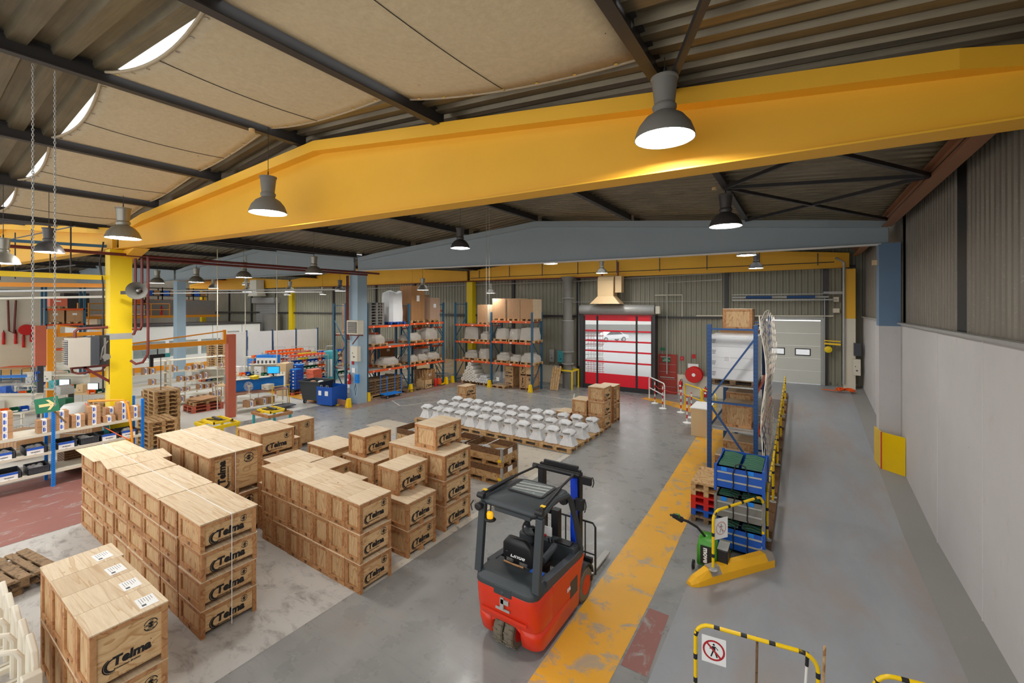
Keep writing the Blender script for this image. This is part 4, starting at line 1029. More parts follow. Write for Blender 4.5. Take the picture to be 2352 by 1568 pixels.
# low kerb at the end of the barrier
kb = thing('concrete_kerb', 'yellow painted concrete kerb with broken tip in front of the blue bins', 'kerb', (0, 0, 0))
A, Bq = Vector((-1.60, 7.84, 0)), Vector((-.50, 9.34, 0)); d = (Bq-A).normalized(); n = Vector((d.y, -d.x, 0))
def kr(s, w, z, h): p = A+d*s; return [p-n*w+Vector((0, 0, 0)), p+n*w, p+n*w*.95+Vector((0, 0, h*.55)), p+n*w*.45+Vector((0, 0, h)), p-n*w*.45+Vector((0, 0, h)), p-n*w*.95+Vector((0, 0, h*.55))]
b = MB(); rings = [kr(0, .06, 0, .06), kr(.12, .11, 0, .14), kr(.42, .13, 0, .24), kr(1.0, .13, 0, .24), kr(1.84, .13, 0, .24)]
for lo, hi in zip(rings[:-1], rings[1:]):
    for k in range(6): j = (k+1) % 6; b.poly([lo[k], lo[j], hi[j], hi[k]])
b.poly(rings[0]); b.poly(rings[-1]); b.build('kerb_block', 'kerb_yellow', kb)
b = MB(); q = kr(.38, .135, 0, .245); w = kr(.60, .135, 0, .245)
b.poly([q[2], w[2], w[3], q[3]]); b.poly([q[3], w[3], w[4], q[4]]); q = kr(1.68, .135, 0, .245); w = kr(1.84, .135, 0, .245)
b.poly([q[2], w[2], w[3], q[3]]); b.poly([q[3], w[3], w[4], q[4]]); b.build('bare_patch', 'concrete_grey', kb)
b = MB()
for y in range(9, 22): b.box(-.66, y+.35, 0, -.50, y+1.34, .14+ramp_z(y+1.0)*.98)
k2 = b.build('timber_kerb', 'collar'); struct(k2, 'brown timber edge below the yellow guard rails')
gr = hoop((-1.27, 8.14), (-.60, 9.32), .225, 1.0, 'yellow and black guard hoop with faded no-walking paper on the kerb', group='guard hoops along the lane')
prohibition('sign', gr, (-1.17, 8.30, .90), (d.x, d.y, 0), faded=True)
for k in range(5):
    y0 = 9.95+2.25*k; y1 = y0+2.0; z0 = .14+ramp_z(y0); z1 = .14+ramp_z(y1)
    hoop((-.57, y0), (-.57, y1), z0, .98, 'yellow and black guard hoop beside the lane, %s from the kerb' % ORD[k], z1=z1, group='guard hoops along the lane')
# front hoops at the bottom edge
g1 = hoop((-1.02, 5.34), (.14, 5.52), 0, 1.12, 'yellow and black guard hoop carrying the no-walking paper at the bottom edge', group='guard hoops at the bottom edge', step=.27, r=.021)
prohibition('sign', g1, (-.83, 5.362, .86), (1, .155, 0), .25, .30)
g2 = hoop((.60, 5.62), (1.75, 5.85), 0, 1.10, 'yellow and black guard hoop near the white wall at the bottom edge', group='guard hoops at the bottom edge', step=.27, r=.021)
for (x, y, z, dx, lab, mt) in ((-.42, 5.62, 1.02, -.02, 'dark brown broom handle behind the front guard hoop', 'old_wood'), (.05, 5.62, 1.05, -.05, 'white stick with black grip behind the front guard hoop', 'white_paint'), (.2, 5.66, 1.16, -.03, 'pale wooden broom handle right of the front guard hoop', 'pallet')):
    r = thing('broom', lab, 'broom', (x+dx, y+.05, 0)); b = MB(); b.tube([(0, 0, .06), (-dx, -.05, z)], .013, 8); b.build('handle', mt, r)
    b = MB(); b.box(-.15, -.03, 0, .15, .03, .07); b.build('brush', 'black', r)
    if mt == 'white_paint': b = MB(); b.tube([(-dx*.86, -.043, z*.86), (-dx, -.05, z+.002)], .017, 8); b.build('grip', 'black', r)

# pallet jack
pj = thing('pallet_jack', 'green electric pallet jack with raised black tiller behind the yellow kerb', 'pallet jack', (-1.42, 8.62, 0), .0)
b = MB(); loft(b, [rring(0, -.22, .05, .10, .05, x0=-.17, x1=.17), rring(0, -.22, .05, .42, .05, x0=-.17, x1=.17), rring(0, -.15, .05, .60, .04, x0=-.13, x1=.13)]); weld(b.build('body', 'machine_green', pj, smooth=True))
b = MB(); b.box(-.10, -.235, .14, .08, -.215, .46); b.build('front_panel', 'black', pj)
q = MB(); add_mesh(q, text_mesh('move', .12, .004), Matrix.Rotation(-PI/2, 4, 'Z')); lg = bpy.data.objects.new('panel_text', xf(q, Matrix(((1, 0, 0), (0, 0, -1), (0, 1, 0))).to_4x4()).mesh('panel_text', 'label_white')); COL.objects.link(lg); lg.parent = pj; lg.location = (-.01, -.238, .30)
b = MB(); b.box(.17, -.2, .12, .34, .12, .46); b.build('battery_box', 'black', pj, bevel=.02)
MB().box(.17, -.2, .462, .34, .12, .475).build('battery_lid', 'steel_grey', pj)
for s in (-.20, .14): b = MB(); b.box(s, .05, .05, s+.15, .62, .09); b.build('fork', 'machine_green', pj)
b = MB(); b.tube([(-.02, -.10, .55), (-.14, -.30, .80), (-.26, -.50, .95), (-.34, -.62, 1.02)], .022, 8); b.build('tiller_arm', 'black', pj, smooth=True)
b = MB(); b.tube([(-.34, -.60, 1.0), (-.44, -.74, 1.10)], .05, 10, r2=.04); b.tube([(-.50, -.70, 1.08), (-.44, -.82, 1.14), (-.36, -.76, 1.12)], .02, 8); th = b.build('tiller_head', 'black', pj, smooth=True)
MB().cbox((-.39, -.68, 1.09), (.07, .05, .05)).build('green_button', 'machine_green', th)
wheel('castor', -.22, -.22, .07, .07, .04, pj, hub='steel_grey', n=14, tyre='rubber'); wheel('castor', .22, -.22, .07, .07, .04, pj, hub='steel_grey', n=14, tyre='rubber')

# folding metal bins, three high
def metal_bin(z, m, label):
    r = thing('stacking_bin', label, 'metal bin', (-1.0, 9.84, z), 0, 'stacked metal bins'); X, Y, h = .41, .53, .50
    b = MB(); z0 = .06
    b.box(-X, -Y, z0, -X+.02, Y, h); b.box(X-.02, -Y, z0, X, Y, h); b.box(-X, Y-.02, z0, X, Y, h); b.box(-X, -Y, z0, X, -Y+.02, h); b.box(-X, -Y, z0, X, Y, z0+.02)
    for x in (-X, X): 
        for y in (-Y, Y): b.box(x-.025*(1 if x < 0 else 1), y-.025, 0, x+.025, y+.025, h+.02)
    b.build('box', m, r)
    b = MB()
    for zz_ in (.20, .36): b.box(-X+.03, -Y-.014, zz_, X-.03, -Y, zz_+.03); b.box(-X-.0, -Y-.014, h-.02, X, -Y, h+.005)
    b.build('rim_strips', 'steel_grey', r)
    b = MB()
    for x in (-.26, .20): b.box(x-.05, -Y-.012, h-.10, x+.05, -Y-.001, h-.02)
    b.build('label_holder', 'sky_blue', r)
    b = MB()
    for sx in (-1, 1):
        for k in range(9): b.tube([(sx*.2-.17, -Y+.06+.115*k, h-.06+.02*math.sin(k)), (sx*.2, -Y+.08+.115*k, h-.03), (sx*.2+.17, -Y+.06+.115*k, h-.06)], .035, 6)
    c_ = b.build('green_trays', 'bin_green', r, smooth=True)
    b = MB(); b.tube([(-.14, -Y-.03, .02), (-.09, -Y-.035, .14), (-.10, -Y-.04, .38), (-.05, -Y-.045, .56), (.03, -Y-.045, .60), (.11, -Y-.045, .56), (.15, -Y-.04, .38), (.14, -Y-.035, .14), (.19, -Y-.03, .02)], .011, 7); b.build('wire_handle', 'black' if m != 'steel_grey' else 'old_wood', r, smooth=True)
metal_bin(0, 'bin_blue', 'blue metal bin with green trays, bottom of the stack behind the kerb')
metal_bin(.58, 'tarp', 'grey rusty metal bin, middle of the stack behind the kerb')
metal_bin(1.16, 'bin_blue', 'blue metal bin full of green trays, top of the stack behind the kerb')
# pallets stacked left of the bins
for k, m in enumerate(('old_wood', 'bin_blue', 'red', 'red', 'pallet', 'pallet')):
    pallet((-1.74, 10.78, .147*k), ('%s pallet in the stack left of the metal bins, %s from the floor' % ({'old_wood': 'brown', 'bin_blue': 'blue', 'red': 'red', 'pallet': 'pale'}[m], ORD[k])), 'pallets left of the metal bins', PI/2, 1.1, .62, m)
# ------------------------------------------------------------------ pallet racks
def rack_upright(root, x, y, H_, along='x', depth=1.0, m='rack_teal', w=.10, holes=True, brace=True, name='upright_frame'):
    """ladder frame; depth direction is across the aisle"""
    b = MB(); d = (Vector((0, depth, 0)) if along == 'x' else Vector((depth, 0, 0)))
    p0, p1 = Vector((x, y, 0)), Vector((x, y, 0))+d
    for p in (p0, p1): b.box(p.x-w/2, p.y-w/2, 0, p.x+w/2, p.y+w/2, H_)
    zs = [.25]; k = 0
    if brace:
        zz_ = .3; step = 1.25; fl = 0
        b.bar(p0+Vector((0, 0, .2)), p1+Vector((0, 0, .2)), .05, .04); b.bar(p0+Vector((0, 0, H_-.12)), p1+Vector((0, 0, H_-.12)), .05, .04)
        while zz_+step < H_:
            a, c = (p0, p1) if fl == 0 else (p1, p0); b.bar(a+Vector((0, 0, zz_)), c+Vector((0, 0, zz_+step)), .045, .035); zz_ += step; fl ^= 1
    f = b.build(name, m, root)
    if holes:
        h = MB(); q = -1 if True else 1
        zz_ = .15
        while zz_ < H_-.05:
            for p in (p0,):
                if along == 'x':
                    for s in (-.022, .022): h.box(p.x+s-.008, p.y-w/2-.001, zz_, p.x+s+.008, p.y-w/2, zz_+.02)
                else:
                    for s in (-.022, .022): h.box(p.x-.0+w/2, p.y+s-.008, zz_, p.x+w/2+.001, p.y+s+.008, zz_+.02)
            zz_ += .1
        h.build('slots', 'black', f)
    return f
def rack(label, x0, y0, bays, levels, H_, along='x', depth=1.0, blen=2.75, m='rack_teal', front_low=True, deck='steel_grey', Hs=None, group=None, bm='orange', bw_=.055, bh=.11):
    """row of bays; levels = list per bay of beam heights"""
    r = thing('pallet_rack', label, 'rack', (x0, y0, 0), 0, group)
    for i in range(bays+1):
        off = i*(blen+.1); rack_upright(r, *( (off, 0) if along == 'x' else (0, off)), (Hs[i] if Hs else H_), along, depth if along == 'x' else -depth, m)
    for i in range(bays):
        a = i*(blen+.1)+.05; c = a+blen
        for z in levels[i]:
            for s in (0, 1):
                b = MB()
                if along == 'x': yy = -.03 if s == 0 else depth+.03; b.box(a, yy-bw_/2, z-bh, c, yy+bw_/2, z)
                else: xx = .03 if s == 0 else -depth-.03; b.box(xx-bw_/2, a, z-bh, xx+bw_/2, c, z)
                o = b.build('beam', bm, r)
                if s == 0:
                    t = MB()
                    for f, w in ((.12, .05), (.5, .14), (.88, .05)):
                        u = a+(c-a)*f
                        if along == 'x': t.box(u-w/2, -.03-bw_/2-.002, z-bh*.8, u+w/2, -.03-bw_/2, z-bh*.25)
                        else: t.box(.03+bw_/2, u-w/2, z-bh*.8, .03+bw_/2+.002, u+w/2, z-bh*.25)
                    t.build('shelf_tag', 'label_white', o)
            if deck:
                b = MB()
                if along == 'x': b.box(a+.01, .0, z-.03, c-.01, depth, z-.012)
                else: b.box(-depth, a+.01, z-.03, 0, c-.01, z-.012)
                b.build('shelf_deck', deck, r)
    return r
def foot_guard(x, y, label, rz=0, h=.42):
    r = thing('post_protector', label, 'post protector', (x, y, 0), rz, 'yellow post protectors'); b = MB()
    b.solid([(-.12, -.10, 0), (.12, -.10, 0), (.12, .10, 0), (-.12, .10, 0)], [(-.06, -.06, h), (.06, -.06, h), (.06, .10, h), (-.06, .10, h)]); b.build('shell', 'yellow_safe', r, bevel=.008)
    b = MB(); b.cbox((0, -.105, .06), (.03, .02, .03)); b.build('bolt', 'steel_grey', r)
# short rack against the far wall: two bays seen from the front
R1 = rack('orange and petrol pallet rack with two bays against the far wall', -18.08, 20.75, 2, [[1.18+.28, 2.33+.28, 3.4+.25], [1.18+.28, 2.5+.2, 3.75+.15]], 4.9, 'x', 1.05, 2.70, Hs=[5.0, 4.4, 4.4])
# long rack facing the aisle (+x)
R2 = rack('long orange and petrol pallet rack between the blue column and the corner', -18.35, 14.3, 2, [[1.45, 2.65, 3.75], [1.45, 2.65, 3.80]], 4.9, 'y', 1.05, 2.72, Hs=[4.9, 4.9, 4.95])
R3 = rack('second orange and petrol rack behind the long one', -20.1, 16.2, 2, [[1.5, 2.7, 3.9], [1.5, 2.2, 3.4, 4.5]], 5.0, 'y', 1.0, 2.72)
R4 = rack('petrol rack end bay left of the blue column', -19.6, 13.95, 1, [[1.55, 3.3]], 4.9, 'y', 1.0, 2.0)
for x, y, l in ((-18.12, 20.5, 'yellow post protector at the left foot of the short rack'), (-15.25, 20.5, 'yellow post protector between the two bays of the short rack'), (-12.45, 20.5, 'yellow post protector at the right foot of the short rack'), (-18.1, 14.15, 'yellow post protector on the long rack beside the blue column'), (-18.1, 17.0, 'yellow post protector in the middle of the long rack'), (-18.1, 19.9, 'yellow post protector at the far end of the long rack')): foot_guard(x, y, l, .0)
# loads on the short rack
def honey_block(x, y, z, sx, sy, sz, label):
    r = thing('honeycomb_block', label, 'cardboard stack', (x, y, z), 0, 'cardboard honeycomb blocks on the short rack'); b = MB(); n = 22
    pallet_parts(r, sx, sy)
    for k in range(int(sx/.07)):
        u = -sx/2+.07*k; b.box(u, -sy/2, .145, u+.062, sy/2, .145+sz)
    b.build('sheets', 'cardboard', r)
    b = MB()
    for k in range(int(sx/.07)): u = -sx/2+.07*k+.062; b.box(u, -sy/2+.004, .15, min(u+.008, sx/2), sy/2, .14+sz)
    for k in range(int(sy/.07)): v = -sy/2+.07*k; b.box(sx/2, v, .15, sx/2+.004, v+.05, .14+sz)
    b.build('sheet_edges', 'board', r)
for x, z, sx, sz, l in ((-15.95, 3.65, .80, 1.05, 'cardboard honeycomb block on the upper left bay'), (-14.75, 3.90, .95, 1.15, 'cardboard honeycomb block, left of three on the upper right bay'), (-13.75, 3.90, .85, 1.15, 'cardboard honeycomb block, middle of three on the upper right bay'), (-12.85, 3.90, .85, 1.10, 'cardboard honeycomb block, right one of three on the upper right bay')): honey_block(x, 21.25, z, sx, .95, sz, l)
k = 0
for (x, z, sx, sz, bay) in ((-16.95, 2.61, 1.15, .75, 'left bay, middle shelf'), (-15.85, 2.61, .75, .50, 'left bay, middle shelf, smaller'), (-14.6, 2.70, 1.0, .62, 'right bay, middle shelf, first'), (-13.72, 2.70, .8, .62, 'right bay, middle shelf, second'), (-12.9, 2.70, 1.1, .70, 'right bay, middle shelf, third'),
                            (-16.95, 1.46, 1.0, .45, 'left bay, low shelf'), (-15.95, 1.46, .8, .60, 'left bay, low shelf, taller'), (-14.55, 1.46, .95, .45, 'right bay, low shelf, first'), (-13.65, 1.46, .85, .36, 'right bay, low shelf, second'), (-12.85, 1.46, 1.05, .50, 'right bay, low shelf, third')):
    wrapped_load('wrapped_load', (x, 21.2, z), sx, .9, sz, 'film-wrapped load on a pallet, %s of the short rack' % bay, 'wrapped load', 'wrapped loads on the short rack', bulge=.8 if sz < .55 else 1.05); k += 1
b = MB(); r = thing('spray_can', 'small dark teal canister on the low shelf between two wrapped loads', 'canister', (-13.25, 21.0, 1.455)); MB().lathe([(.09, 0), (.10, .02), (.10, .30), (.05, .36), (.04, .40)], (0, 0, 0), 12).build('can', 'rack_teal', r)
# floor goods below the short rack
def roll(loc, L, r_, label, group, axis='y', mat='foam'):
    t = thing('foam_roll', label, 'foam roll', loc, 0, group); b = MB(); b.lathe([(r_*.25, -L/2), (r_*.96, -L/2), (r_, -L/2+.03), (r_, L/2-.03), (r_*.96, L/2), (r_*.25, L/2)], (0, 0, r_), 14, axis); b.build('roll', mat, t, smooth=True)
    c = MB(); c.lathe([(r_*.22, -L/2-.004), (r_*.22, L/2+.004)], (0, 0, r_), 8, axis); c.build('core', 'card_dark', t)
pallet((-16.9, 21.2, 0), 'pallet under the foam roll pyramid', 'pallets under the short rack', 0, 1.4, .9)
q = 0
for lv, cnt in enumerate((5, 4, 3, 2, 1)):
    for i in range(cnt):
        roll((-16.9+(i-(cnt-1)/2)*.27, 21.15, .146+lv*.235), .95, .133, 'cream foam roll in the pyramid, %s row up, %s from the corner' % (ORD[lv], ORD[i]), 'foam rolls in the pyramid'); q += 1
pallet((-15.85, 21.2, 0), 'pallet under the small white rolls', 'pallets under the short rack', 0, .9, .9)
for lv in range(3):
    for i in range(5-lv): roll((-15.85+(i-(4-lv)/2)*.17, 21.15, .146+lv*.15), .9, .083, 'thin white foam roll beside the pyramid, %s row, %s from the corner' % (ORD[lv], ORD[i]), 'thin foam rolls beside the pyramid', mat='film_white')
wrapped_load('wrapped_load', (-14.70, 20.95, 0), .95, .8, .75, 'grey film-wrapped machine part on a pallet under the right bay', 'wrapped load', 'wrapped loads on the short rack', mat='film')
for k in range(2):
    crate(-14.75, -13.85, 21.3, 21.9, .62*k+.0, .62, 'plywood crate behind the wrapped part under the short rack, %s' % ('upper' if k else 'lower'), 'crates under the short rack', rz=-PI/2)
    crate(-13.35+.0, -12.65, 20.85, 21.75, .80*k, .79, 'tall plywood crate under the right end of the short rack, %s' % ('upper' if k else 'lower'), 'crates under the short rack', 'T', rz=-PI/2)
for i in range(4):
    r = thing('timber_board', 'pale timber board leaning on the wall right of the short rack, %s from the rack' % ORD[i], 'board', (-11.85+.13*i, 21.75, 0), 0, 'boards leaning right of the short rack'); b = MB(); b.bar((0, 0, .02), (.02*i, .35, 1.25+.1*(i % 2)), .11, .03, up=(0, 1, 0)); b.build('plank', 'pallet', r)
# loads on the long rack (upper shelf)
def carton_stack(x, y, z, nx, ny, nz, s, label, group, mat='card_dark', wrap=False, pal='pallet'):
    r = thing('carton_stack', label, 'cartons', (x, y, z), 0, group); sx, sy = nx*s[0], ny*s[1]; pallet_parts(r, sx, sy, pal)
    b = MB()
    for i in range(nx):
        for j in range(ny):
            for k in range(nz):
                if 0 < i < nx-1 and 0 < j < ny-1 and k < nz-1: continue
                b.box(-sx/2+i*s[0]+.004, -sy/2+j*s[1]+.004, .146+k*s[2]+.003, -sx/2+(i+1)*s[0]-.004, -sy/2+(j+1)*s[1]-.004, .146+(k+1)*s[2])
    b.build('cartons', mat, r)
    t = MB(); t.box(sx/2+.001, -.12, .146+nz*s[2]*.55, sx/2+.004, .10, .146+nz*s[2]*.72); t.build('label_sheet', 'label_white', r)
    if wrap:
        w = MB(); w.box(-sx/2-.015, -sy/2-.015, .16, sx/2+.015, sy/2+.015, .15+nz*s[2]+.01); w.build('film', 'film', r)
    return r
GL = 'loads on the long rack'
LX_ = -18.85
for k in range(8): pallet((LX_, 15.0, 3.765+.147*k), 'grey plastic pallet on top of the long rack, %s up in the stack' % ORD[k], 'grey plastic pallets on the long rack', PI/2, .95, .8, 'tarp')
wrapped_load('wrapped_load', (LX_, 16.35, 3.76), .95, 1.0, 1.65, 'tall white wrapped cylinder of foam on a blue pallet, long rack', 'wrapped load', GL, mat='film_white', palmat='bin_blue', bulge=1.12)
carton_stack(LX_, 17.85, 3.81, 3, 4, 7, (.32, .26, .28), 'tallest stack of brown cartons on top of the long rack', GL)
carton_stack(LX_, 19.25, 3.81, 3, 3, 5, (.30, .27, .26), 'film-wrapped stack of cartons next to the tallest carton stack', GL, 'cardboard', wrap=True)
for (y, z, sy, sz, nm) in ((15.15, 2.66, .9, .45, 'middle shelf, left'), (17.7, 2.66, 1.1, .42, 'middle shelf, right of the centre post'), (19.1, 2.66, 1.0, .65, 'middle shelf, far right'), (16.0, 1.46, 1.1, .38, 'low shelf, left'), (17.6, 1.46, .75, .34, 'low shelf, first right of the post'), (18.4, 1.46, .75, .34, 'low shelf, second right of the post'), (19.3, 1.46, 1.0, .36, 'low shelf, third right of the post')):
    wrapped_load('wrapped_load', (LX_, y, z), .95, sy, sz, 'film-wrapped load on the long rack, %s' % nm, 'wrapped load', GL, bulge=.85)
# bottom of the long rack: stacked timber, trolley, box with sticks
for k in range(6):
    r = thing('timber_pack', 'brown timber pack at the bottom of the long rack, %s from the floor' % ORD[k], 'timber', (-18.9+.03*(k % 2), 15.6, .146+.14*k), 0, 'timber packs in the long rack'); b = MB()
    for i in range(6): b.box(-.48+.16*i, -1.1, 0, -.48+.16*i+.14, 1.1+.06*((i*k) % 3), .10)
    b.box(-.5, -.8, .10, .5, -.7, .138); b.box(-.5, .7, .10, .5, .8, .138); b.build('planks', 'old_wood', r)
pallet((-18.85, 15.6, 0), 'pallet under the timber packs', 'pallets in the long rack', PI/2, 2.2, 1.0)
tr = thing('trolley', 'blue platform trolley with tall end bars in front of the timber packs', 'trolley', (-17.95, 15.5, 0)); b = MB(); b.box(-.28, -.5, .17, .28, .5, .21); b.build('platform', 'sky_blue', tr)
for s in (-1, 1): b = MB(); b.tube([(-.26, s*.48, .2), (-.26, s*.48, 1.15), (.26, s*.48, 1.15), (.26, s*.48, .2)], .02, 8); b.build('end_bar', 'sky_blue', tr)
for sx in (-1, 1):
    for sy in (-1, 1): wheel('castor', sx*.22, sy*.42, .07, .07, .035, tr, 'steel_grey', 12, 'rubber')
r = thing('stick_crate', 'open plywood crate full of loose sticks at the foot of the long rack', 'crate', (-18.3, 18.25, .0)); 
b = MB(); b.box(-.35, -.3, 0, -.33, .3, .5); b.box(.33, -.3, 0, .35, .3, .5); b.box(-.35, -.3, 0, .35, -.28, .5); b.box(-.35, .28, 0, .35, .3, .5); b.box(-.35, -.3, 0, .35, .3, .03); b.build('box', 'panel_y', r)
b = MB()
for k in range(26):
    x, y = random.uniform(-.28, .28), random.uniform(-.24, .24); b.bar((x*.8, y*.8, .05), (x*1.3+random.uniform(-.15, .15), y*1.4+random.uniform(-.1, .25), random.uniform(.6, 1.1)), .03, .015)
st_ = b.build('sticks', 'pallet', r); st_['kind'] = 'stuff'
link_mesh('logo', LOGO_H, r, (.352, -.02, .2), .34)
hb = thing('hand_pallet_truck', 'yellow hand pallet truck with upright handle at the far end of the long rack', 'pallet truck', (-18.15, 19.35, 0), .3); b = MB(); b.box(-.25, -.1, .06, -.1, .9, .1); b.box(.1, -.1, .06, .25, .9, .1); b.build('forks', 'yellow_safe', hb); MB().box(-.2, -.25, .1, .2, -.08, .45).build('pump', 'orange', hb, bevel=.03)
b = MB(); b.tube([(0, -.25, .4), (0, -.35, 1.15)], .018, 8); b.tube([(-.1, -.36, 1.15), (0, -.37, 1.25), (.1, -.36, 1.15)], .014, 6); b.build('handle', 'black', hb)
fe = thing('fire_extinguisher', 'red fire extinguisher standing beside the stick crate', 'fire extinguisher', (-18.05, 18.95, 0)); MB().lathe([(.08, 0), (.085, .03), (.085, .40), (.05, .48), (.02, .50)], (0, 0, 0), 14).build('cylinder', 'red', fe, smooth=True)
carton_stack(-18.9, 18.9, 0, 3, 3, 3, (.3, .28, .27), 'brown cartons on the floor at the far end of the long rack', GL)
pallet((-18.4, 17.2, 0), 'flat empty pallet lying in the middle of the long rack', 'pallets in the long rack', PI/2, 1.2, .9, 'old_wood')
# cage trolley with boxes in the corner
cg = thing('cage_trolley', 'wire cage trolley loaded with small cartons in the rack corner', 'trolley', (-18.6, 20.25, 0)); b = MB()
for z in (.2, .55, .9, 1.2):
    b.tube([(-.45, -.35, z), (.45, -.35, z), (.45, .35, z), (-.45, .35, z)], .012, 5, closed=True)
for k in range(10): x = -.45+.1*k; b.tube([(x, -.35, .2), (x, -.35, 1.2)], .006, 4); b.tube([(.45, -.35+.07*k, .2), (.45, -.35+.07*k, 1.2)], .006, 4)
b.build('cage', 'steel_grey', cg)
for sx in (-1, 1):
    for sy in (-1, 1): wheel('castor', sx*.4, sy*.3, .07, .07, .035, cg, 'steel_grey', 12, 'rubber')
MB().box(-.44, -.34, .17, .44, .34, .20).build('base', 'steel_grey', cg)
for k, (x, y, z) in enumerate(((-.2, -.1, 1.22), (.15, -.12, 1.22), (-.05, .15, 1.22), (-.1, -.1, 1.46), (.1, -.15, .22), (-.25, -.1, .22))):
    r = thing('carton', 'small carton on the cage trolley, %s' % ('top tier', 'second of the top tier', 'rear of the top tier', 'peak of the pile', 'inside at the front', 'inside at the side')[k], 'carton', (-18.6+x, 20.25+y, z), 0, 'cartons on the cage trolley'); MB().box(-.15, -.13, 0, .15, .13, .22).build('box', 'cardboard', r); MB().box(-.06, -.133, .05, .05, -.131, .15).build('label_sheet', 'label_white', r)
# loads on rack behind
for (y, z, nm) in ((17.2, 3.91, 'upper shelf'), (20.0, 4.51, 'uppermost shelf at the end'), (20.0, 3.41, 'third shelf at the end'), (17.2, 1.51, 'lower shelf')): carton_stack(-20.6, y, z, 3, 4, 3, (.3, .28, .28), 'cartons on the second rack, %s' % nm, 'loads on the second rack', wrap=(nm != 'lower shelf'))
for z, nm in ((2.21, 'upper'), (1.51, 'lower')): wrapped_load('wrapped_load', (-20.6, 20.0, z), .9, 1.4, .5, 'white foam rolls in film on the second rack, %s' % nm, 'wrapped load', 'loads on the second rack', mat='film_white')
carton_stack(-20.1, 15.0, 3.31, 3, 4, 5, (.3, .3, .28), 'film-wrapped brown cartons high up left of the blue column', 'loads left of the blue column', wrap=True)
carton_stack(-20.1, 15.0, 1.56, 3, 4, 4, (.3, .3, .28), 'brown cartons on the shelf left of the blue column', 'loads left of the blue column', wrap=True)

# ------------------------------------------------------------------ rack on the right with the white load
R5 = thing('pallet_rack', 'tall blue pallet rack with white wrapped load and side net beside the lane', 'rack', (-2.05, 12.55, 0))
for y, H_ in ((0, 4.27), (2.85, 4.4), (5.7, 4.4)):
    b = MB(); Z = lambda v: Vector((0, 0, v))
    p0, p1 = Vector((0, y, 0)), Vector((1.08, y, 0))
    for p in (p0, p1): b.box(p.x-.05, y-.05, 0, p.x+.05, y+.05, H_)
    for z in (.3, 2.22, 4.15): b.bar(p0+Z(z), p1+Z(z), .05, .05)
    b.bar(p0+Z(2.3), p1+Z(3.95), .05, .045); b.bar(p0+Z(2.15), p1+Z(.6), .05, .045)
    f = b.build('upright_frame', 'rack_blue', R5)
    if y == 0:
        h = MB(); z = .15
        while z < H_-.05:
            for px_ in (0, 1.08):
                for s in (-.024, .024): h.box(px_+s-.008, -.0512, z, px_+s+.008, -.05, z+.022)
            z += .10
        h.build('slots', 'black', f)
for y0, y1 in ((.05, 2.80), (2.90, 5.65)):
    for z in (1.52, 2.66):
        for x in (-.03, 1.11): MB().box(x-.025, y0, z-.11, x+.025, y1, z).build('beam', 'rack_blue' if x < 0 else 'orange', R5)
        b = MB(); b.box(0, y0, z-.03, 1.08, y1, z-.012)
        for k in range(9): b.box(0, y0+.3*k, z-.012, 1.08, y0+.3*k+.02, z-.004)
        b.build('shelf_deck', 'steel_grey', R5)
# net on the lane side
b = MB(); NX, NZ = 22, 16; gp = {}
for i in range(NX+1):
    for k in range(NZ+1):
        u, v = i/NX, k/NZ; gp[i, k] = Vector((1.22+.05*math.sin(5*u+3*v)+.05*math.sin(9*v+2), -.25+6.0*u+.05*math.sin(11*v), .75+(3.75-.12*math.sin(8*u))*v))
for i in range(NX):
    for k in range(NZ):
        if (i+k) % 2 == 0: b.bar(gp[i, k], gp[i+1, k+1], .014); 
        else: b.bar(gp[i+1, k], gp[i, k+1], .014)
for k in (0, NZ): b.tube([gp[i, k] for i in range(NX+1)], .012, 5)
b.tube([gp[0, k] for k in range(NZ+1)], .012, 5)
o = b.build('safety_net', 'net', R5)
wl = thing('wrapped_load', 'big white wrapped carton cube on the front bay of the lane rack', 'wrapped load', (-1.52, 13.35, 2.66)); pallet_parts(wl, 1.15, 1.15, 'old_wood')
b = MB()
for k in range(4): b.box(-.57, -.58, .15+.29*k, .57, .58, .15+.29*(k+1)-.006)
b.build('cartons', 'film_white', wl)
b = MB(); loft(b, [rring(.60, -.61, .61, .14, .03), rring(.595, -.605, .605, .9, .03), rring(.60, -.61, .61, 1.32, .05), rring(.52, -.52, .52, 1.345, .05)]); b.build('film', 'film', wl)
b = MB(); b.box(-.22, -.583, .62, -.06, -.5815, .76)
b.build('label_sheet', 'label_white', wl)
b = MB()
for k in range(4):
    for q in range(3): b.box(-.50, -.583, .24+.29*k+.04*q, -.42+.01*q, -.5815, .255+.29*k+.04*q)
for q in range(4): b.box(-.21, -.585, .64+.03*q, -.08, -.5835, .65+.03*q)
b.build('carton_print', 'dark', wl)
crate(-1.95, -1.18, 14.15, 14.95, 4.06-.0, .62, 'reddish plywood crate on the very top of the lane rack', 'crates in the lane rack', face=False)
tag(thing('pallet_stack_support', 'low plywood platform under the top crate of the lane rack', 'board', (-1.5, 14.6, 2.66)), None)
_s = [o for o in bpy.data.objects if o.name.startswith('pallet_stack_support')][0]; _s.name = 'carton_tower'; _s['label'] = 'brown carton tower behind the white cube on the lane rack'; _s['category'] = 'cartons'
MB().box(-.5, -.45, 0, .45, .45, 1.39).build('cartons', 'card_dark', _s)
crate(-1.80, -1.10, 13.0, 13.75, 1.51, .62, 'plywood crate on the lower shelf of the lane rack', 'crates in the lane rack', face=False)
crate(-1.85, -1.15, 14.1, 14.9, 1.51, .75, 'second plywood crate deeper on the lower shelf of the lane rack', 'crates in the lane rack', face=False)
crate(-1.95, -1.20, 12.75, 13.5, 0, .78, 'plywood crate on the floor at the front of the lane rack', 'crates in the lane rack', face=False)
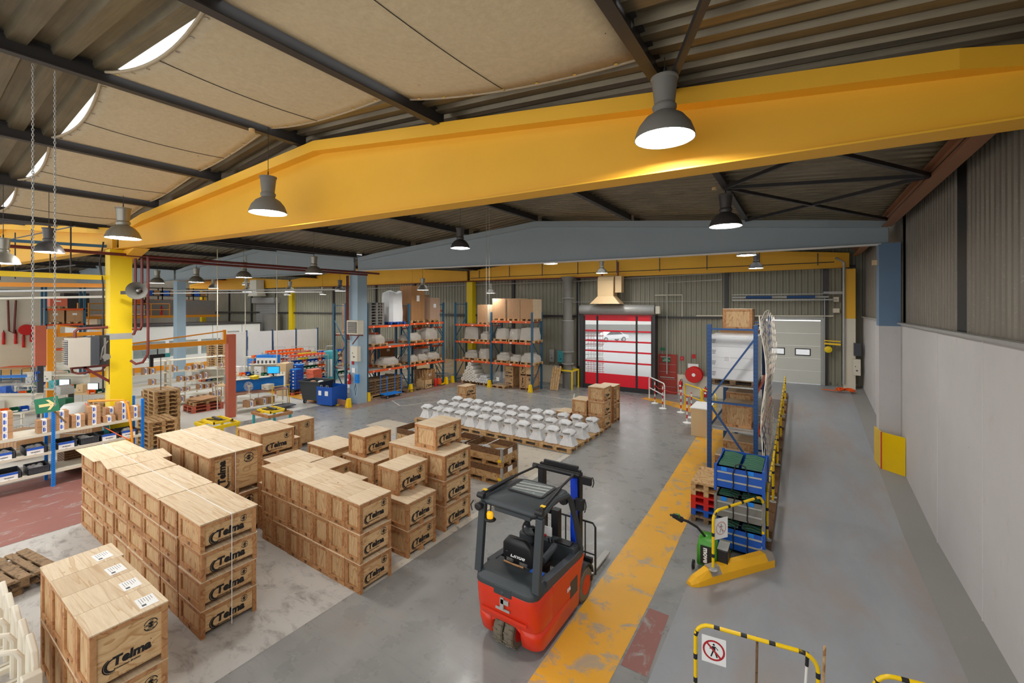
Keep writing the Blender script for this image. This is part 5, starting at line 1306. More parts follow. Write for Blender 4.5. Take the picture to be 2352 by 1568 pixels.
crate(-1.88, -1.10, 13.7, 14.5, 0, .95, 'plywood crate on the floor inside the lane rack', 'crates in the lane rack', face=False)
# ------------------------------------------------------------------ high bay lamps
M['lamp_dark'] = paint('dark lamp shell', (84, 82, 82), .4, .1, 4, .3)
def lamp(px_, d_, z, label, dia=.5, tone='alu', drop=None):
    """px_, d_ : bearing and distance measured in the photograph; z height of the rim"""
    yw = math.atan(.666); c_, s_ = math.cos(yw), math.sin(yw); r_ = d_*(px_-1176)/1000
    x, y = c_*r_-s_*d_, s_*r_+c_*d_
    root = thing('high_bay_lamp', label, 'lamp', (round(x, 2), round(y, 2), z), 0, 'high bay lamps'); R = dia/2; K = dia/.5
    b = MB(); b.lathe([(R, 0), (R*.98, .03*K), (R*.86, .11*K), (R*.64, .18*K), (R*.36, .225*K), (R*.34, .23*K)], (0, 0, 0), 28, cap=False); b.lathe([(R*.975, .002), (R*.84, .10*K), (R*.62, .165*K), (R*.3, .21*K)], (0, 0, 0), 28, m=1, cap=False)
    b.build('reflector', [tone, 'alu_inner'], root, smooth=True)
    b = MB(); b.lathe([(R*.34, .225*K), (R*.40, .26*K), (R*.40, .28*K), (R*.34, .30*K), (R*.42, .50*K), (R*.46, .51*K), (R*.46, .525*K), (R*.2, .53*K)], (0, 0, 0), 20); b.build('housing', tone, root, smooth=True)
    b = MB(); b.lathe([(R*.88, .035*K), (R*.87, .0351*K)], (0, 0, 0), 24); b.build('glow_glass', 'lamp_glow', root)
    top = (zroof(x)+.12 if drop is None else drop)
    b = MB(); b.tube([(0, 0, .52*K), (0, 0, .60*K)], .012, 6); b.tube([(0, 0, .6*K), (0, 0, max(.6*K+.05, top-z+.04))], .006, 5); b.build('chain', 'steel_dark', root)
    return root
for a in [(1527, 4.95, 6.65, 'largest lit bay lamp in front of the big yellow girder', 0.66, 'tarp'),
          (616, 8.3, 6.52, 'grey bay lamp hanging before the left slope of the yellow girder', 0.66, 'tarp'),
          (283, 11, 6.46, 'pale bay lamp beside the top of the yellow column', 0.73, 'alu'),
          (1667, 10, 6.58, 'dark bay lamp under the bracing before the grey blue girder', 0.70, 'lamp_dark'),
          (1057, 13.1, 6.49, 'dark bay lamp before the ridge of the grey blue girder', 0.58, 'lamp_dark'),
          (112, 10.3, 6.02, 'dark bay lamp between the two hanging chains', 0.55, 'lamp_dark'),
          (8, 9.7, 5.70, 'bay lamp cut by the left edge of the photo', 0.54, 'alu'),
          (361, 23.8, 6.01, 'brown bay lamp right of the horn loudspeaker', 0.67, 'alu'),
          (451, 20.7, 5.89, 'bay lamp over the jib crane arm', 0.64, 'alu'),
          (560, 19.7, 6.05, 'bay lamp above the workbench with the blue screen', 0.65, 'alu'),
          (721, 15.9, 5.94, 'bay lamp left of the light blue column, closest to it', 0.60, 'alu'),
          (490, 31, 6.02, 'small far bay lamp above the office cabins', 0.62, 'alu'),
          (568, 28, 5.67, 'small bay lamp before the roller shutter', 0.56, 'alu'),
          (565, 33, 6.37, 'tiny bay lamp above the roller shutter', 0.56, 'alu'),
          (666, 26, 5.63, 'bay lamp before the far yellow column beside the shutter', 0.57, 'alu'),
          (660, 36, 5.69, 'tiny bay lamp behind the one at the far yellow column', 0.54, 'alu'),
          (741, 33, 5.64, 'tiny bay lamp on the far wall left of the racks', 0.53, 'alu'),
          (781, 23.5, 5.57, 'dark bay lamp just left of the light blue column top', 0.56, 'lamp_dark'),
          (971, 22.5, 5.58, 'bay lamp above the carton stacks of the long rack', 0.58, 'alu'),
          (947, 28.5, 5.61, 'small dark bay lamp behind the carton stacks', 0.54, 'lamp_dark'),
          (1128, 25.5, 5.51, 'bay lamp above the short rack', 0.54, 'alu'),
          (1265, 18.3, 6.53, 'bay lamp peeping below the middle of the grey blue girder', 0.59, 'alu'),
          (1382, 22.3, 6.44, 'bay lamp beside the brown air heater hood', 0.58, 'alu'),
          (1714, 15.3, 6.53, 'bright bay lamp below the right part of the grey blue girder', 0.62, 'alu'),
          (1736, 17.5, 6.27, 'grey bay lamp before the right end of the far girder', 0.54, 'lamp_dark')]:
    lamp(a[0], a[1], a[2], a[3], a[4], a[5])
def at(px_, d_, z=0):
    yw = math.atan(.666); c_, s_ = math.cos(yw), math.sin(yw); r_ = d_*(px_-1176)/1000
    return Vector((c_*r_-s_*d_, s_*r_+c_*d_, z))
# chains from the ridge purlin
def chain(x, y, z0, z1, label):
    r = thing('hanging_chain', label, 'chain', (x, y, z0)); b = MB(); z = z0; k = 0
    while z < z1:
        p = [(0, 0, 0)]
        pts = []
        for q in range(8):
            t = 2*PI*q/8; a, c_ = .011*math.cos(t), .024*math.sin(t); pts.append((a if k % 2 else 0, 0 if k % 2 else a, z-z0+c_))
        b.tube(pts, .0042, 4, closed=True); z += .036; k += 1
    b.build('links', 'steel_grey', r)
chain(-8.60, 1.30, 3.45, 8.0, 'left one of two long chains hanging from the ridge purlin'); chain(-8.56, 1.50, 3.4, 8.0, 'right one of two long chains hanging from the ridge purlin')
# thin pull chains before the short rack
r = thing('pull_cord', 'pair of long thin pull cords hanging before the short rack', 'cord', at(1117, 14.3, 3.9)); b = MB()
for s in (0, .09): b.tube([(s, s*.5, 0), (s, s*.5, 4.25)], .007, 5)
b.build('cords', 'steel_grey', r)
# ------------------------------------------------------------------ pipes
def pipe(pts, r_, mat, label, name='pipe', cat='pipe', group=None, n=8):
    o = Vector(pts[0]); b = MB(); b.tube([Vector(p)-o for p in pts], r_, n); q = b.build(name, mat, None, smooth=True); q.location = o; return tag(q, label, cat, group)
pipe([(-16.95, .2, 6.29), (-16.95, 13.9, 6.31)], .045, 'rust_red', 'long dark red pipe crossing in front of the yellow column')
pipe([(-17.05, 4.9, 6.20), (-17.05, 13.3, 6.22)], .04, 'rust_red', 'second dark red pipe running behind the long one')
for (px_, zb, l) in ((311, 3.9, 'short dark red downpipe beside the horn, left of three'), (326, 4.05, 'middle dark red downpipe beside the horn'), (340, 3.1, 'longest dark red downpipe bending back to the column')):
    p = at(px_, 13.2); q = at(px_-16, 13.25)
    if px_ == 340: pts = [(p.x, p.y, 6.25), (p.x, p.y, 3.5), (p.x, p.y, 3.3), (at(328, 13.2).x, at(328, 13.2).y, 3.05), (at(312, 13.2).x, at(312, 13.2).y, 3.0), (at(300, 13.2).x, at(300, 13.2).y, 3.1)]
    else: pts = [(p.x, p.y, 6.2), (p.x, p.y, zb+.12), (p.x-.03, p.y-.03, zb), (at(306, 13.25).x, at(306, 13.25).y, zb)]
    pipe(pts, .036, 'rust_red', l, group='dark red downpipes beside the horn')
for x, y in ((-17.75, 13.3), (-17.86, 13.3)): pipe([(x-.75, y, 6.25), (x-.75, y, 3.3), (x-.68, y+.02, 3.1)], .032, 'rust_red', 'dark red pipe on the left face of the light blue column', group='red pipes on the light blue column')
yb = lambda x: back_y(x)-.2
pipe([(-16.5, yb(-16.5)-.6, 6.42), (-9.6, yb(-9.6)-.5, 6.42), (-9.6, yb(-9.6)-.5, 4.95), (-9.3, yb(-9.3)-.5, 4.95)], .035, 'rust_red', 'dark red gas pipe leading to the brown hood')
pipe([(-34, yb(-34)-.5, 6.35), (-16.5, yb(-16.5)-.5, 6.42)], .03, 'rust_red', 'thin dark red pipe along the far girder on the left')
pipe([(-38, yb(-38), 6.1), (-10.9, yb(-10.9), 6.25)], .03, 'steel_grey', 'long galvanised pipe along the far wall left of the duct')
pipe([(-11.05, yb(-11)-.05, 1.2), (-11.05, yb(-11)-.05, 6.25), (-3.4, yb(-3.4)-.05, 6.45), (-3.4, yb(-3.4)-.05, 6.1), (-6.05, yb(-6)-.05, 6.02), (-6.05, yb(-6)-.05, 1.1)], .032, 'steel_grey', 'galvanised pipe looping over the red gate')
pipe([(-12.4, yb(-12.4), 5.0), (-3.4, yb(-3.4), 5.0)], .018, 'steel_grey', 'thin conduit across the far wall above the red gate')
pipe([(-6.7, yb(-6.7), 5.35), (-5.3, yb(-5.3), 5.35), (-5.3, yb(-5.3), 4.2)], .03, 'steel_white', 'pale conduit right of the red gate')
pipe([(-4.6, yb(-4.6), 4.25), (1.2, yb(1.2), 4.3)], .035, 'steel_white', 'white pipe above the sectional gate')
p = at(1935, 19.3); pipe([(p.x+.05, p.y, 1.3), (p.x+.05, p.y, 6.7), (p.x-.25, p.y-.1, 6.9)], .05, 'steel_grey', 'vertical grey downpipe at the right corner column')
# conduit frame with hangers on the far girder
r = thing('conduit_rail', 'dark conduit with hangers along the far yellow girder', 'conduit', (0, 0, 0)); b = MB()
fy = lambda x: 23.05+(x+18.75)*.0707-.30
b.tube([(-18.5, fy(-18.5), 6.62), (1.2, fy(1.2), 6.72)], .02, 5)
for k in range(9): x = -17.8+2.3*k; b.bar((x, fy(x), 6.6), (x, fy(x), 7.05+.75*(1-abs(x+8.5)/10.5)), .04, .03)
b.build('rail', 'steel_dark', r)
r = thing('conduit_rail', 'dark hangers and rail in front of the left yellow girder', 'conduit', (0, 0, 0)); b = MB(); gy = lambda x: 4.35+(x+17.5)*.103-.8
b.tube([(-33, gy(-33), 7.1), (-17.7, gy(-17.7), 7.1)], .02, 5); b.tube([(-33, gy(-33), 5.95), (-17.7, gy(-17.7), 5.95)], .02, 5)
for k in range(10): x = -32+1.55*k; b.bar((x, gy(x), 5.7), (x, gy(x), 7.3), .035, .03)
b.build('rail', 'steel_dark', r)
# overhead crane tracks and trays on the left
for (p, q, w, h, m, l) in (((-17.75, .3, 5.62), (-17.75, 4.3, 5.62), .16, .14, 'yellow_col', 'yellow crane track ending at the yellow column'), ((-20.0, .3, 5.35), (-18.2, 4.4, 5.40), .12, .12, 'crane', 'thin orange track below the yellow crane track'), ((-19.5, .3, 6.62), (-17.9, 4.3, 6.6), .10, .08, 'rack_teal', 'blue busbar above the red pipe'),
                           ((-33.5, 11.2, 5.75), (-18.5, 12.9, 5.55), .22, .06, 'steel_grey', 'galvanised cable tray above the shelves'), ((-33.5, 10.2, 5.55), (-18.8, 12.2, 5.42), .22, .05, 'steel_grey', 'lower galvanised cable tray above the shelves'), ((-30, 2.2, 5.35), (-18.6, 4.9, 5.30), .25, .06, 'steel_grey', 'cable tray running left from the yellow column'), ((-30, 3.5, 5.1), (-18.8, 5.5, 5.1), .12, .08, 'steel_white', 'pale conduit below the left cable tray')):
    o = Vector(p); b = MB(); b.bar((0, 0, 0), Vector(q)-o, w, h); q_ = b.build('overhead_track', m); q_.location = o; tag(q_, l, 'track')
for i, (x, y, z0) in enumerate(((-22, 9, 0), (-22.6, 12.0, 0), (-27, 12.5, 0))):
    pipe([(x, y, z0), (x, y, zroof(x)-.2)], .022, 'steel_white', 'slim pale service pole above the workshop, %s from the light blue column' % ORD[i], 'service_pole', 'pole', 'slim service poles')
# ------------------------------------------------------------------ heaters, horn, boxes on columns
M['heater_grey'] = paint('heater grey enamel', (176, 170, 158), .5, .06, 3)
def heater(loc, sx, sy, sz, rz, m, label, face='x'):
    r = thing('unit_heater', label, 'heater', loc, rz); MB().box(-sx/2, -sy/2, 0, sx/2, sy/2, sz).build('casing', m, r, bevel=.01)
    b = MB(); b.box(-sx/2+.06, -sy/2-.006, .06, sx/2-.06, -sy/2-.001, sz-.06); b.build('grille_back', 'dark', r)
    b = MB(); n = 12
    for k in range(n): z = .08+(sz-.16)*k/(n-1); b.bar((-sx/2+.06, -sy/2-.03, z), (sx/2-.06, -sy/2-.03, z), .05, .012)
    b.build('louvres', m, r); return r
h1 = heater((-17.35+.0, 13.25, 3.42), .72, .36, .66, .1, 'steel_white', 'cream unit heater with louvres on the light blue column'); h1.location = (-17.62, 13.05, 3.42)
b = MB(); b.bar((-.4, .1, -.05), (.4, .1, -.05), .04, .06); b.bar((-.38, .05, -.05), (-.45, .50, -.05), .04, .05); b.bar((-.4, .2, -.5), (.3, -.05, -.05), .04, .04); b.build('bracket', 'rust_red', h1)
h2 = heater((-17.38, 3.50, 3.02), .50, .46, .82, 0, 'heater_grey', 'large grey unit heater with pipes left of the yellow column')
b = MB(); b.box(-.27, .23, .02, .27, .42, .84); b.build('motor_box', 'dark', h2, bevel=.01); b = MB(); b.box(-.22, .42, .0, .18, .66, .86); b.build('burner_case', 'steel_dark', h2)
b = MB(); b.lathe([(.05, .2), (.09, .24), (.09, .30)], (.5-.3, .52, .25), 12, 'x'); b.tube([(.2, .55, .1), (.21, .55, .8)], .03, 6); b.tube([(.2, .45, .15), (.22, .5, .5), (.2, .62, .7)], .02, 6); b.build('burner', 'tarp', h2)
b = MB(); b.tube([(0, -.05, .82), (0, -.05, 1.0), (0, .02, 1.08), (0, .66, 1.10)], .04, 8); b.build('flue_pipe', 'rust_red', h2, smooth=True)
b = MB(); b.tube([(.1, -.15, 0), (.1, -.12, -.15), (.1, .0, -.2), (.1, .5, -.18), (.1, .62, 0)], .03, 8); b.build('return_pipe', 'rust_red', h2, smooth=True)
b = MB(); b.bar((.15, .1, -.03), (.15, .70, -.55), .05, .07); b.bar((.15, -.15, -.03), (.15, .72, -.03), .05, .06); b.bar((.15, .68, -.6), (.15, .68, .0), .05, .06); b.build('bracket', 'rust_red', h2)
hn = thing('horn_loudspeaker', 'grey green horn loudspeaker on the yellow column', 'loudspeaker', at(320, 12.9, 5.2), 1.15); b = MB(); b.lathe([(.25, -.42), (.23, -.38), (.15, -.22), (.09, -.05), (.07, .12), (.09, .2)], (0, 0, 0), 28, 'y', cap=False); b.lathe([(.235, -.40), (.14, -.2), (.08, -.04)], (0, 0, 0), 24, 'y', cap=False); b.build('bell', 'tarp', hn, smooth=True)
b = MB(); b.lathe([(.03, -.30), (.045, -.26), (.045, .12)], (0, 0, 0), 14, 'y'); b.build('throat', 'tarp', hn, smooth=True); b = MB(); b.bar((-.1, .1, -.05), (-.45, .25, -.05), .05, .1); b.build('bracket', 'steel_dark', hn)
def box_on(loc, d, m, label, name='control_box', cat='box', rz=0, marks=True, group=None):
    r = thing(name, label, cat, loc, rz, group); MB().box(-d[0]/2, -d[1]/2, 0, d[0]/2, d[1]/2, d[2]).build('casing', m, r, bevel=.008)
    if marks: b = MB(); b.cbox((0, -d[1]/2-.004, d[2]*.3), (d[0]*.25, .006, d[2]*.08)); b.cbox((-d[0]*.2, -d[1]/2-.004, d[2]*.55), (d[0]*.1, .006, d[2]*.07)); b.build('knobs', 'dark', r)
    return r
box_on((-17.92, 13.30, 2.1), (.5, .2, .72), 'steel_white', 'cream switch cabinet with small knobs on the light blue column')
box_on((-17.85, 13.33, 1.05), (.22, .12, .42), 'sky_blue', 'small blue box with cable on the light blue column')
pipe([(-17.85, 13.26, 1.05), (-17.9, 13.2, .75), (-17.8, 13.2, .5), (-17.75, 13.2, .8), (-17.85, 13.25, 1.0)], .01, 'black', 'black cable loop below the small blue box', 'cable', 'cable')
def extinguisher(loc, label, h=.5, group=None):
    r = thing('fire_extinguisher', label, 'fire extinguisher', loc, 0, group); MB().lathe([(.07, 0), (.085, .03), (.085, h*.8), (.05, h*.95), (.02, h)], (0, 0, 0), 14).build('cylinder', 'red', r, smooth=True)
    b = MB(); b.tube([(0, 0, h), (.06, 0, h+.08), (.1, 0, h-.02), (.1, 0, h*.4)], .014, 6); b.cbox((0, 0, h+.02), (.04, .03, .05)); b.build('hose', 'black', r)
    b = MB(); b.lathe([(.055, -.088), (.055, -.087)], (0, 0, h*.45), 12, 'y'); b.build('label_disc', 'label_white', r)
extinguisher((-18.38, 13.28, .95), 'red fire extinguisher hanging on the light blue column')
def board(loc, w, h, m, label, txt=None, tcol='label_white', facing='-y', ts=.05, name='sign', cat='sign', rz=0, extra=None, group=None):
    r = thing(name, label, cat, loc, rz, group); MB().box(-w/2, -.004, -h/2, w/2, .004, h/2).build('plate', m, r)
    if txt:
        q = MB()
        for i, tl in enumerate(txt): add_mesh(q, text_mesh(tl, ts, .001), Matrix.Translation((0, (len(txt)-1)*ts*.6-i*ts*1.2, 0)))
        lg = bpy.data.objects.new('lettering', xf(q, Matrix(((1, 0, 0), (0, 0, -1), (0, 1, 0))).to_4x4()).mesh('lettering', tcol)); COL.objects.link(lg); lg.parent = r; lg.location = (0, -.0055, 0)
    return r
board((-18.28, 13.40, 2.02), .16, .24, 'ink_red', 'small red notice on the light blue column')
board((-18.22, 13.40, 1.62), .24, .24, 'label_white', 'white paper notice on the light blue column')
# column guards
for x, l in ((-18.6, 'left'), (-17.72, 'right')): foot_guard(x, 12.75, 'yellow post protector %s of the light blue column foot' % l)
r = thing('guard_plank', 'brown plank between the two post protectors of the light blue column', 'board', (-18.16, 12.72, .08)); MB().box(-.36, -.03, 0, .36, .03, .24).build('plank', 'wood_brown', r)
# yellow corner plate at the right column
r = thing('corner_plate', 'folded yellow steel plate guarding the right blue column foot', 'guard plate', (0, 0, 0)); z0, z1 = ramp_z(15.1)-.05, 1.32
b = MB(); b.solid([(1.80, 15.50, z0), (2.24, 15.10, z0), (2.24, 15.12, z0), (1.80, 15.52, z0)], [(1.80, 15.50, z1), (2.24, 15.10, z1), (2.24, 15.12, z1), (1.80, 15.52, z1)]); b.solid([(1.80, 15.50, z0), (1.72, 16.15, z0), (1.735, 16.15, z0), (1.815, 15.51, z0)], [(1.80, 15.50, z1), (1.72, 16.15, z1), (1.735, 16.15, z1), (1.815, 15.51, z1)]); b.build('plate', 'yellow_safe', r)
b = MB(); b.box(1.79, 15.485, z0, 1.83, 15.495, z1); b.build('red_edge', 'red', r)
# ------------------------------------------------------------------ back wall: gates, door, duct, hood
# red curtain gate
x0, x1 = -10.62, -6.70; yg = 23.55; rg = struct(thing('door_1', 'red high-speed roll gate with clear panels', 'gate', (0, 0, 0)))
sk = (back_y(x1)-back_y(x0))/(x1-x0); gyf = lambda x: yg+(x-x0)*sk*.6
def gbox(b, xa, xb, za, zb, o=0, t=.03, m=0):
    b.solid([(xa, gyf(xa)+o, za), (xb, gyf(xb)+o, za), (xb, gyf(xb)+o+t, za), (xa, gyf(xa)+o+t, za)], [(xa, gyf(xa)+o, zb), (xb, gyf(xb)+o, zb), (xb, gyf(xb)+o+t, zb), (xa, gyf(xa)+o+t, zb)], m)
M['gate_red'] = plain('red curtain fabric', (226, 8, 38), .4)
b = MB(); gbox(b, x0, x1, .25, .92); gbox(b, x0, x1, 3.93, 4.25)
for z in (3.36, 2.78, 2.20, 1.60, ): gbox(b, x0, x1, z-.06, z+.03)
b.build('red_panels', 'gate_red', rg)
b = MB(); gbox(b, x0, x1, .92, 3.93, .012, .004); b.build('clear_panels', 'pvc', rg)
b = MB()
for x in (x0+.02, x0+.82, x1-.85, x1-.02): gbox(b, x-.05, x+.05, .2, 4.2, -.03, .025)
b.build('straps', 'black', rg)
b = MB(); gbox(b, x0-.05, x1+.05, 0, .25, -.05, .12); b.build('bottom_skirt', 'black', rg)
b = MB(); gbox(b, x0-.22, x0-.04, 0, 4.25, -.1, .3); gbox(b, x1+.02, x1+.16, 0, 4.25, -.1, .55); b.build('guides', 'steel_dark', rg)
b = MB(); b.lathe([(.27, 0), (.28, .02), (.28, 4.25), (.27, 4.27)], (0, 0, 0), 20, 'x'); o = b.build('roll_drum', 'steel_grey', rg, smooth=True); o.location = (x0-.2, gyf(x0)-.05, 4.55); o.rotation_euler = (0, 0, math.atan(sk*.6))
b = MB(); gbox(b, x1+.2, x1+.42, 4.35, 4.75, -.2, .3); b.build('motor', 'steel_white', rg)
# outer wall return
# exit door
ex = struct(thing('door_2', 'red metal exit door with green sign', 'door', (0, 0, 0)))
yd = lambda x: back_y(x)-.08
b = MB(); b.solid([(-6.53, yd(-6.53), 0), (-5.58, yd(-5.58), 0), (-5.58, yd(-5.58)+.06, 0), (-6.53, yd(-6.53)+.06, 0)], [(-6.53, yd(-6.53), 2.15), (-5.58, yd(-5.58), 2.15), (-5.58, yd(-5.58)+.06, 2.15), (-6.53, yd(-6.53)+.06, 2.15)]); b.build('leaf', 'red_door', ex) if False else None
M['red_door'] = paint('dull red door', (150, 46, 32), .5, .08, 3)
b.build('leaf', 'red_door', ex)
b = MB(); b.bar((-6.45, yd(-6.4)-.03, .9), (-5.7, yd(-5.7)-.03, .9), .03, .04); b.bar((-6.42, yd(-6.4)-.03, 2.0), (-5.9, yd(-6)-.03, 2.0), .03, .04)
for z in (.4, .8, 1.2, 1.6): b.bar((-6.5, yd(-6.5)-.004, z), (-5.66, yd(-5.66)-.004, z), .008, .012)
b.build('crash_bar', 'steel_grey', ex)
board((-6.12, yd(-6.1)-.02, 1.84), .42, .24, 'green_sign', 'green exit sign reading sortie de secours on the red door', ['SORTIE', 'DE SECOURS'], ts=.065)
board((-6.30, yd(-6.3)-.05, 2.42), .26, .14, 'green_sign', 'small lit emergency sign above the red exit door')
board((-5.30, yb(-5.3)-.02, 1.98), .18, .22, 'ink_red', 'small red fire notice right of the exit door, lower left', ['!'], ts=.12)
board((-4.72, yb(-4.7)-.02, 2.12), .18, .22, 'ink_red', 'small red and white fire notice above the hose reel')
board((-4.75, yb(-4.7)-.02, 1.62), .52, .22, 'label_white', 'white paper sheet above the hose reel')
hr = thing('hose_reel', 'red fire hose reel on the far wall right of the exit door', 'hose reel', (-4.66, yb(-4.6)-.30, 1.2)); b = MB(); b.lathe([(.40, -.03), (.42, 0), (.40, .01), (.10, .02), (.08, .0), (.05, -.02)], (0, -.05, 0), 28, 'y'); b.build('front_disc', 'red', hr, smooth=True)
b = MB(); b.lathe([(.36, 0), (.38, .22)], (0, 0, 0), 24, 'y'); b.build('hose', 'rubber', hr, smooth=True); b = MB(); b.lathe([(.09, -.045), (.09, -.04)], (0, -.05, 0), 14, 'y')
for a in (.6, 2.2, 4.0, 5.2): b.cbox((.22*math.cos(a), -.068, .22*math.sin(a)), (.10, .003, .05))
b.build('label_marks', 'label_white', hr); b = MB(); b.lathe([(.40, .22), (.42, .24)], (0, 0, 0), 24, 'y'); b.build('rear_disc', 'red', hr, smooth=True)
extinguisher((-5.32, yb(-5.3)-.25, .35), 'red fire extinguisher low on the wall below the notices'); extinguisher((-4.1, yb(-4.1)-.35, .1), 'red fire extinguisher below the hose reel')
# white railings
def rail(p, q, h, mat, label, mid=True, name='railing', r_=.03, h2=None):
    r = thing(name, label, 'railing', (p[0], p[1], 0)); q = (q[0]-p[0], q[1]-p[1]); h2 = h if h2 is None else h2; b = MB()
    b.tube([(0, 0, 0), (0, 0, h-.08), (q[0]*.04, q[1]*.04, h), (q[0]*.94, q[1]*.94, h2), (q[0], q[1], h2-.08), (q[0], q[1], 0)], r_, 8); b.build('frame', mat, r, smooth=True)
    if mid: b = MB(); b.tube([(0, 0, h*.5), (q[0], q[1], h2*.5)], r_*.9, 8); b.build('mid_rail', mat, r)
    return r
rail((-6.55, 22.6), (-5.35, 20.9), 1.12, 'white_paint', 'white tube railing beside the red exit door')
rail((-4.65, 21.9), (-3.75, 20.9), 1.05, 'yellow_safe', 'yellow tube railing below the hose reel'); rail((-3.7, 20.9), (-3.0, 19.9), 1.05, 'yellow_safe', 'short yellow tube railing left of the lane rack')
def marker_post(x, y, label):
    r = thing('marker_post', label, 'barrier post', (x, y, 0), 0, 'red and white barrier posts'); MB().lathe([(.17, 0), (.17, .02), (.05, .05), (.03, .06)], (0, 0, 0), 18).build('base', 'white_paint', r)
    b = MB()
    for k in range(7): b.lathe([(.026, .05+.14*k), (.026, .19+.14*k)], (0, 0, 0), 10, m=k % 2)
    b.lathe([(.03, 1.03), (.035, 1.06), (.02, 1.08)], (0, 0, 0), 10, m=1); b.build('pole', ['white_paint', 'red'], r)
for px_, py_, l in ((1504, 926, 'farthest left of the five'), (1522, 938, 'second from the left'), (1564, 947, 'in the middle of the five'), (1588, 959, 'rightmost of the five'), (1578, 971, 'nearest to the camera')):
    d_ = 4750/(py_-703); p = at(px_, d_); marker_post(p.x, p.y, 'red and white post with chain near the exit, %s' % l)
cpts = [at(px_, 4750/(py_-703), .92) for px_, py_ in ((1504, 926), (1522, 938), (1564, 947), (1588, 959))]
b = MB()
for a, c_ in zip(cpts[:-1], cpts[1:]): b.tube([a.lerp(c_, t)-Vector((0, 0, .35*t*(1-t))) for t in (0, .2, .4, .6, .8, 1)], .012, 5)
tag(b.build('barrier_chain', 'red'), 'red plastic chain strung between the barrier posts', 'chain')
# cabinet left of lane rack
r = thing('desk_cabinet', 'beige cabinet desk behind the lane rack', 'cabinet', (-3.0, 17.6, 0)); MB().box(-.4, -.6, 0, .15, .6, 1.0).build('body', 'beige', r); MB().box(-.44, -.64, 1.0, .19, .64, 1.03).build('worktop', 'white_paint', r); MB().box(-.42, -.3, .1, -.405, .3, .9).build('door', 'beige', r); b = MB(); b.tube([(-.43, .2, .5), (-.43, .2, .6)], .01, 6); b.build('handle', 'steel_grey', r)
# duct and guard
xd, ydc = -11.35, 22.9; r = thing('air_duct', 'thick grey vertical air duct left of the red gate', 'duct', (xd, ydc, 0)); b = MB(); b.lathe([(.30, 0), (.30, .9), (.33, .92), (.33, .96), (.26, .97)], (0, 0, 0), 24); b.lathe([(.26, .97), (.26, 2.1), (.34, 2.12), (.34, 3.9), (.26, 3.93), (.26, 6.2), (.42, 6.45)], (0, 0, 0), 24); b.build('tube', 'tarp', r, smooth=True)
b = MB()
for z in (1.4, 2.1, 3.9, 5.2): b.lathe([(.355, z), (.355, z+.03)], (0, 0, 0), 24)
b.build('joint_rings', 'steel_grey', r)
r = thing('duct_guard', 'yellow angle frame guarding the duct foot', 'guard', (xd, ydc, 0)); b = MB()
for sx in (-1, 1):
    for sy in (-1, 1): b.box(sx*.48-.035, sy*.42-.035, 0, sx*.48+.035, sy*.42+.035, 1.1)
for s in (-1, 1): b.box(-.5, s*.42-.03, 1.02, .5, s*.42+.03, 1.1); b.box(s*.48-.03, -.42, 1.02, s*.48+.03, .42, 1.1)
b.build('frame', 'yellow_col', r)
box_on((-12.75, yb(-12.7)-.1, 1.35), (.30, .16, .75), 'steel_grey', 'grey electric box on the far wall left of the turquoise one'); box_on((-12.15, yb(-12)-.1, 1.35), (.42, .2, .70), 'teal', 'turquoise electric box on the far wall'); box_on((-12.1, yb(-12)-.1, .72), (.32, .18, .50), 'black', 'black and orange charger box under the turquoise one')
pipe([(-12.1, yb(-12)-.15, .7), (-12.3, yb(-12)-.15, .3), (-12.0, yb(-12)-.15, .1), (-11.9, yb(-12)-.15, .5)], .012, 'red', 'red cable hanging below the charger box', 'cable', 'cable')
# brown hood
r = thing('air_heater_hood', 'beige air curtain hood above the red gate', 'heater', (-9.05, 23.2, 0), .05); b = MB(); b.box(-.45, -.35, 5.25, .45, .35, 6.15); b.solid([(-.85, -.5, 4.88), (.85, -.5, 4.88), (.85, .35, 4.88), (-.85, .35, 4.88)], [(-.45, -.35, 5.3), (.45, -.35, 5.3), (.45, .35, 5.3), (-.45, .35, 5.3)])
b.prism([(-.35, 6.15), (.35, 6.15), (.35, 6.45), (-.05, 6.45), (-.28, 6.36)], -.45, .45, 'x'); b.build('hood', 'beige', r); b = MB(); b.box(.5, -.2, 5.5, .85, .3, 6.4); b.build('side_duct', 'beige', r); b = MB()
for x in (-.3, .6): b.box(x-.04, -.04, 6.4, x+.04, .04, 7.2)
b.build('hangers', 'rust_red', r)
# sectional gate
sg = struct(thing('door_3', 'white sectional gate with two small windows', 'gate', (0, 0, 0))); xa, xb_ = -1.55, .72; syf = lambda x: back_y(x)-.10
M['gate_white'] = paint('white gate panels', (208, 208, 198), .5, .03, 2)
def sbox(b, x0, x1, z0, z1, o=0, t=.04, m=0): b.solid([(x0, syf(x0)+o, z0), (x1, syf(x1)+o, z0), (x1, syf(x1)+o+t, z0), (x0, syf(x0)+o+t, z0)], [(x0, syf(x0)+o, z1), (x1, syf(x1)+o, z1), (x1, syf(x1)+o+t, z1), (x0, syf(x0)+o+t, z1)], m)
b = MB()
for k in range(5):
    z0 = 1.12+.588*k; z1 = z0+.58
    if k != 2: sbox(b, xa, xb_, z0, z1)
    else:
        sbox(b, xa, xb_, z0, z0+.12); sbox(b, xa, xb_, z0+.46, z1)
        for u0, u1 in ((xa, -1.30), (-.68, -.28), (.34, xb_)): sbox(b, u0, u1, z0+.12, z0+.46)
b.build('panels', 'gate_white', sg)
z0 = 1.12+.588*2
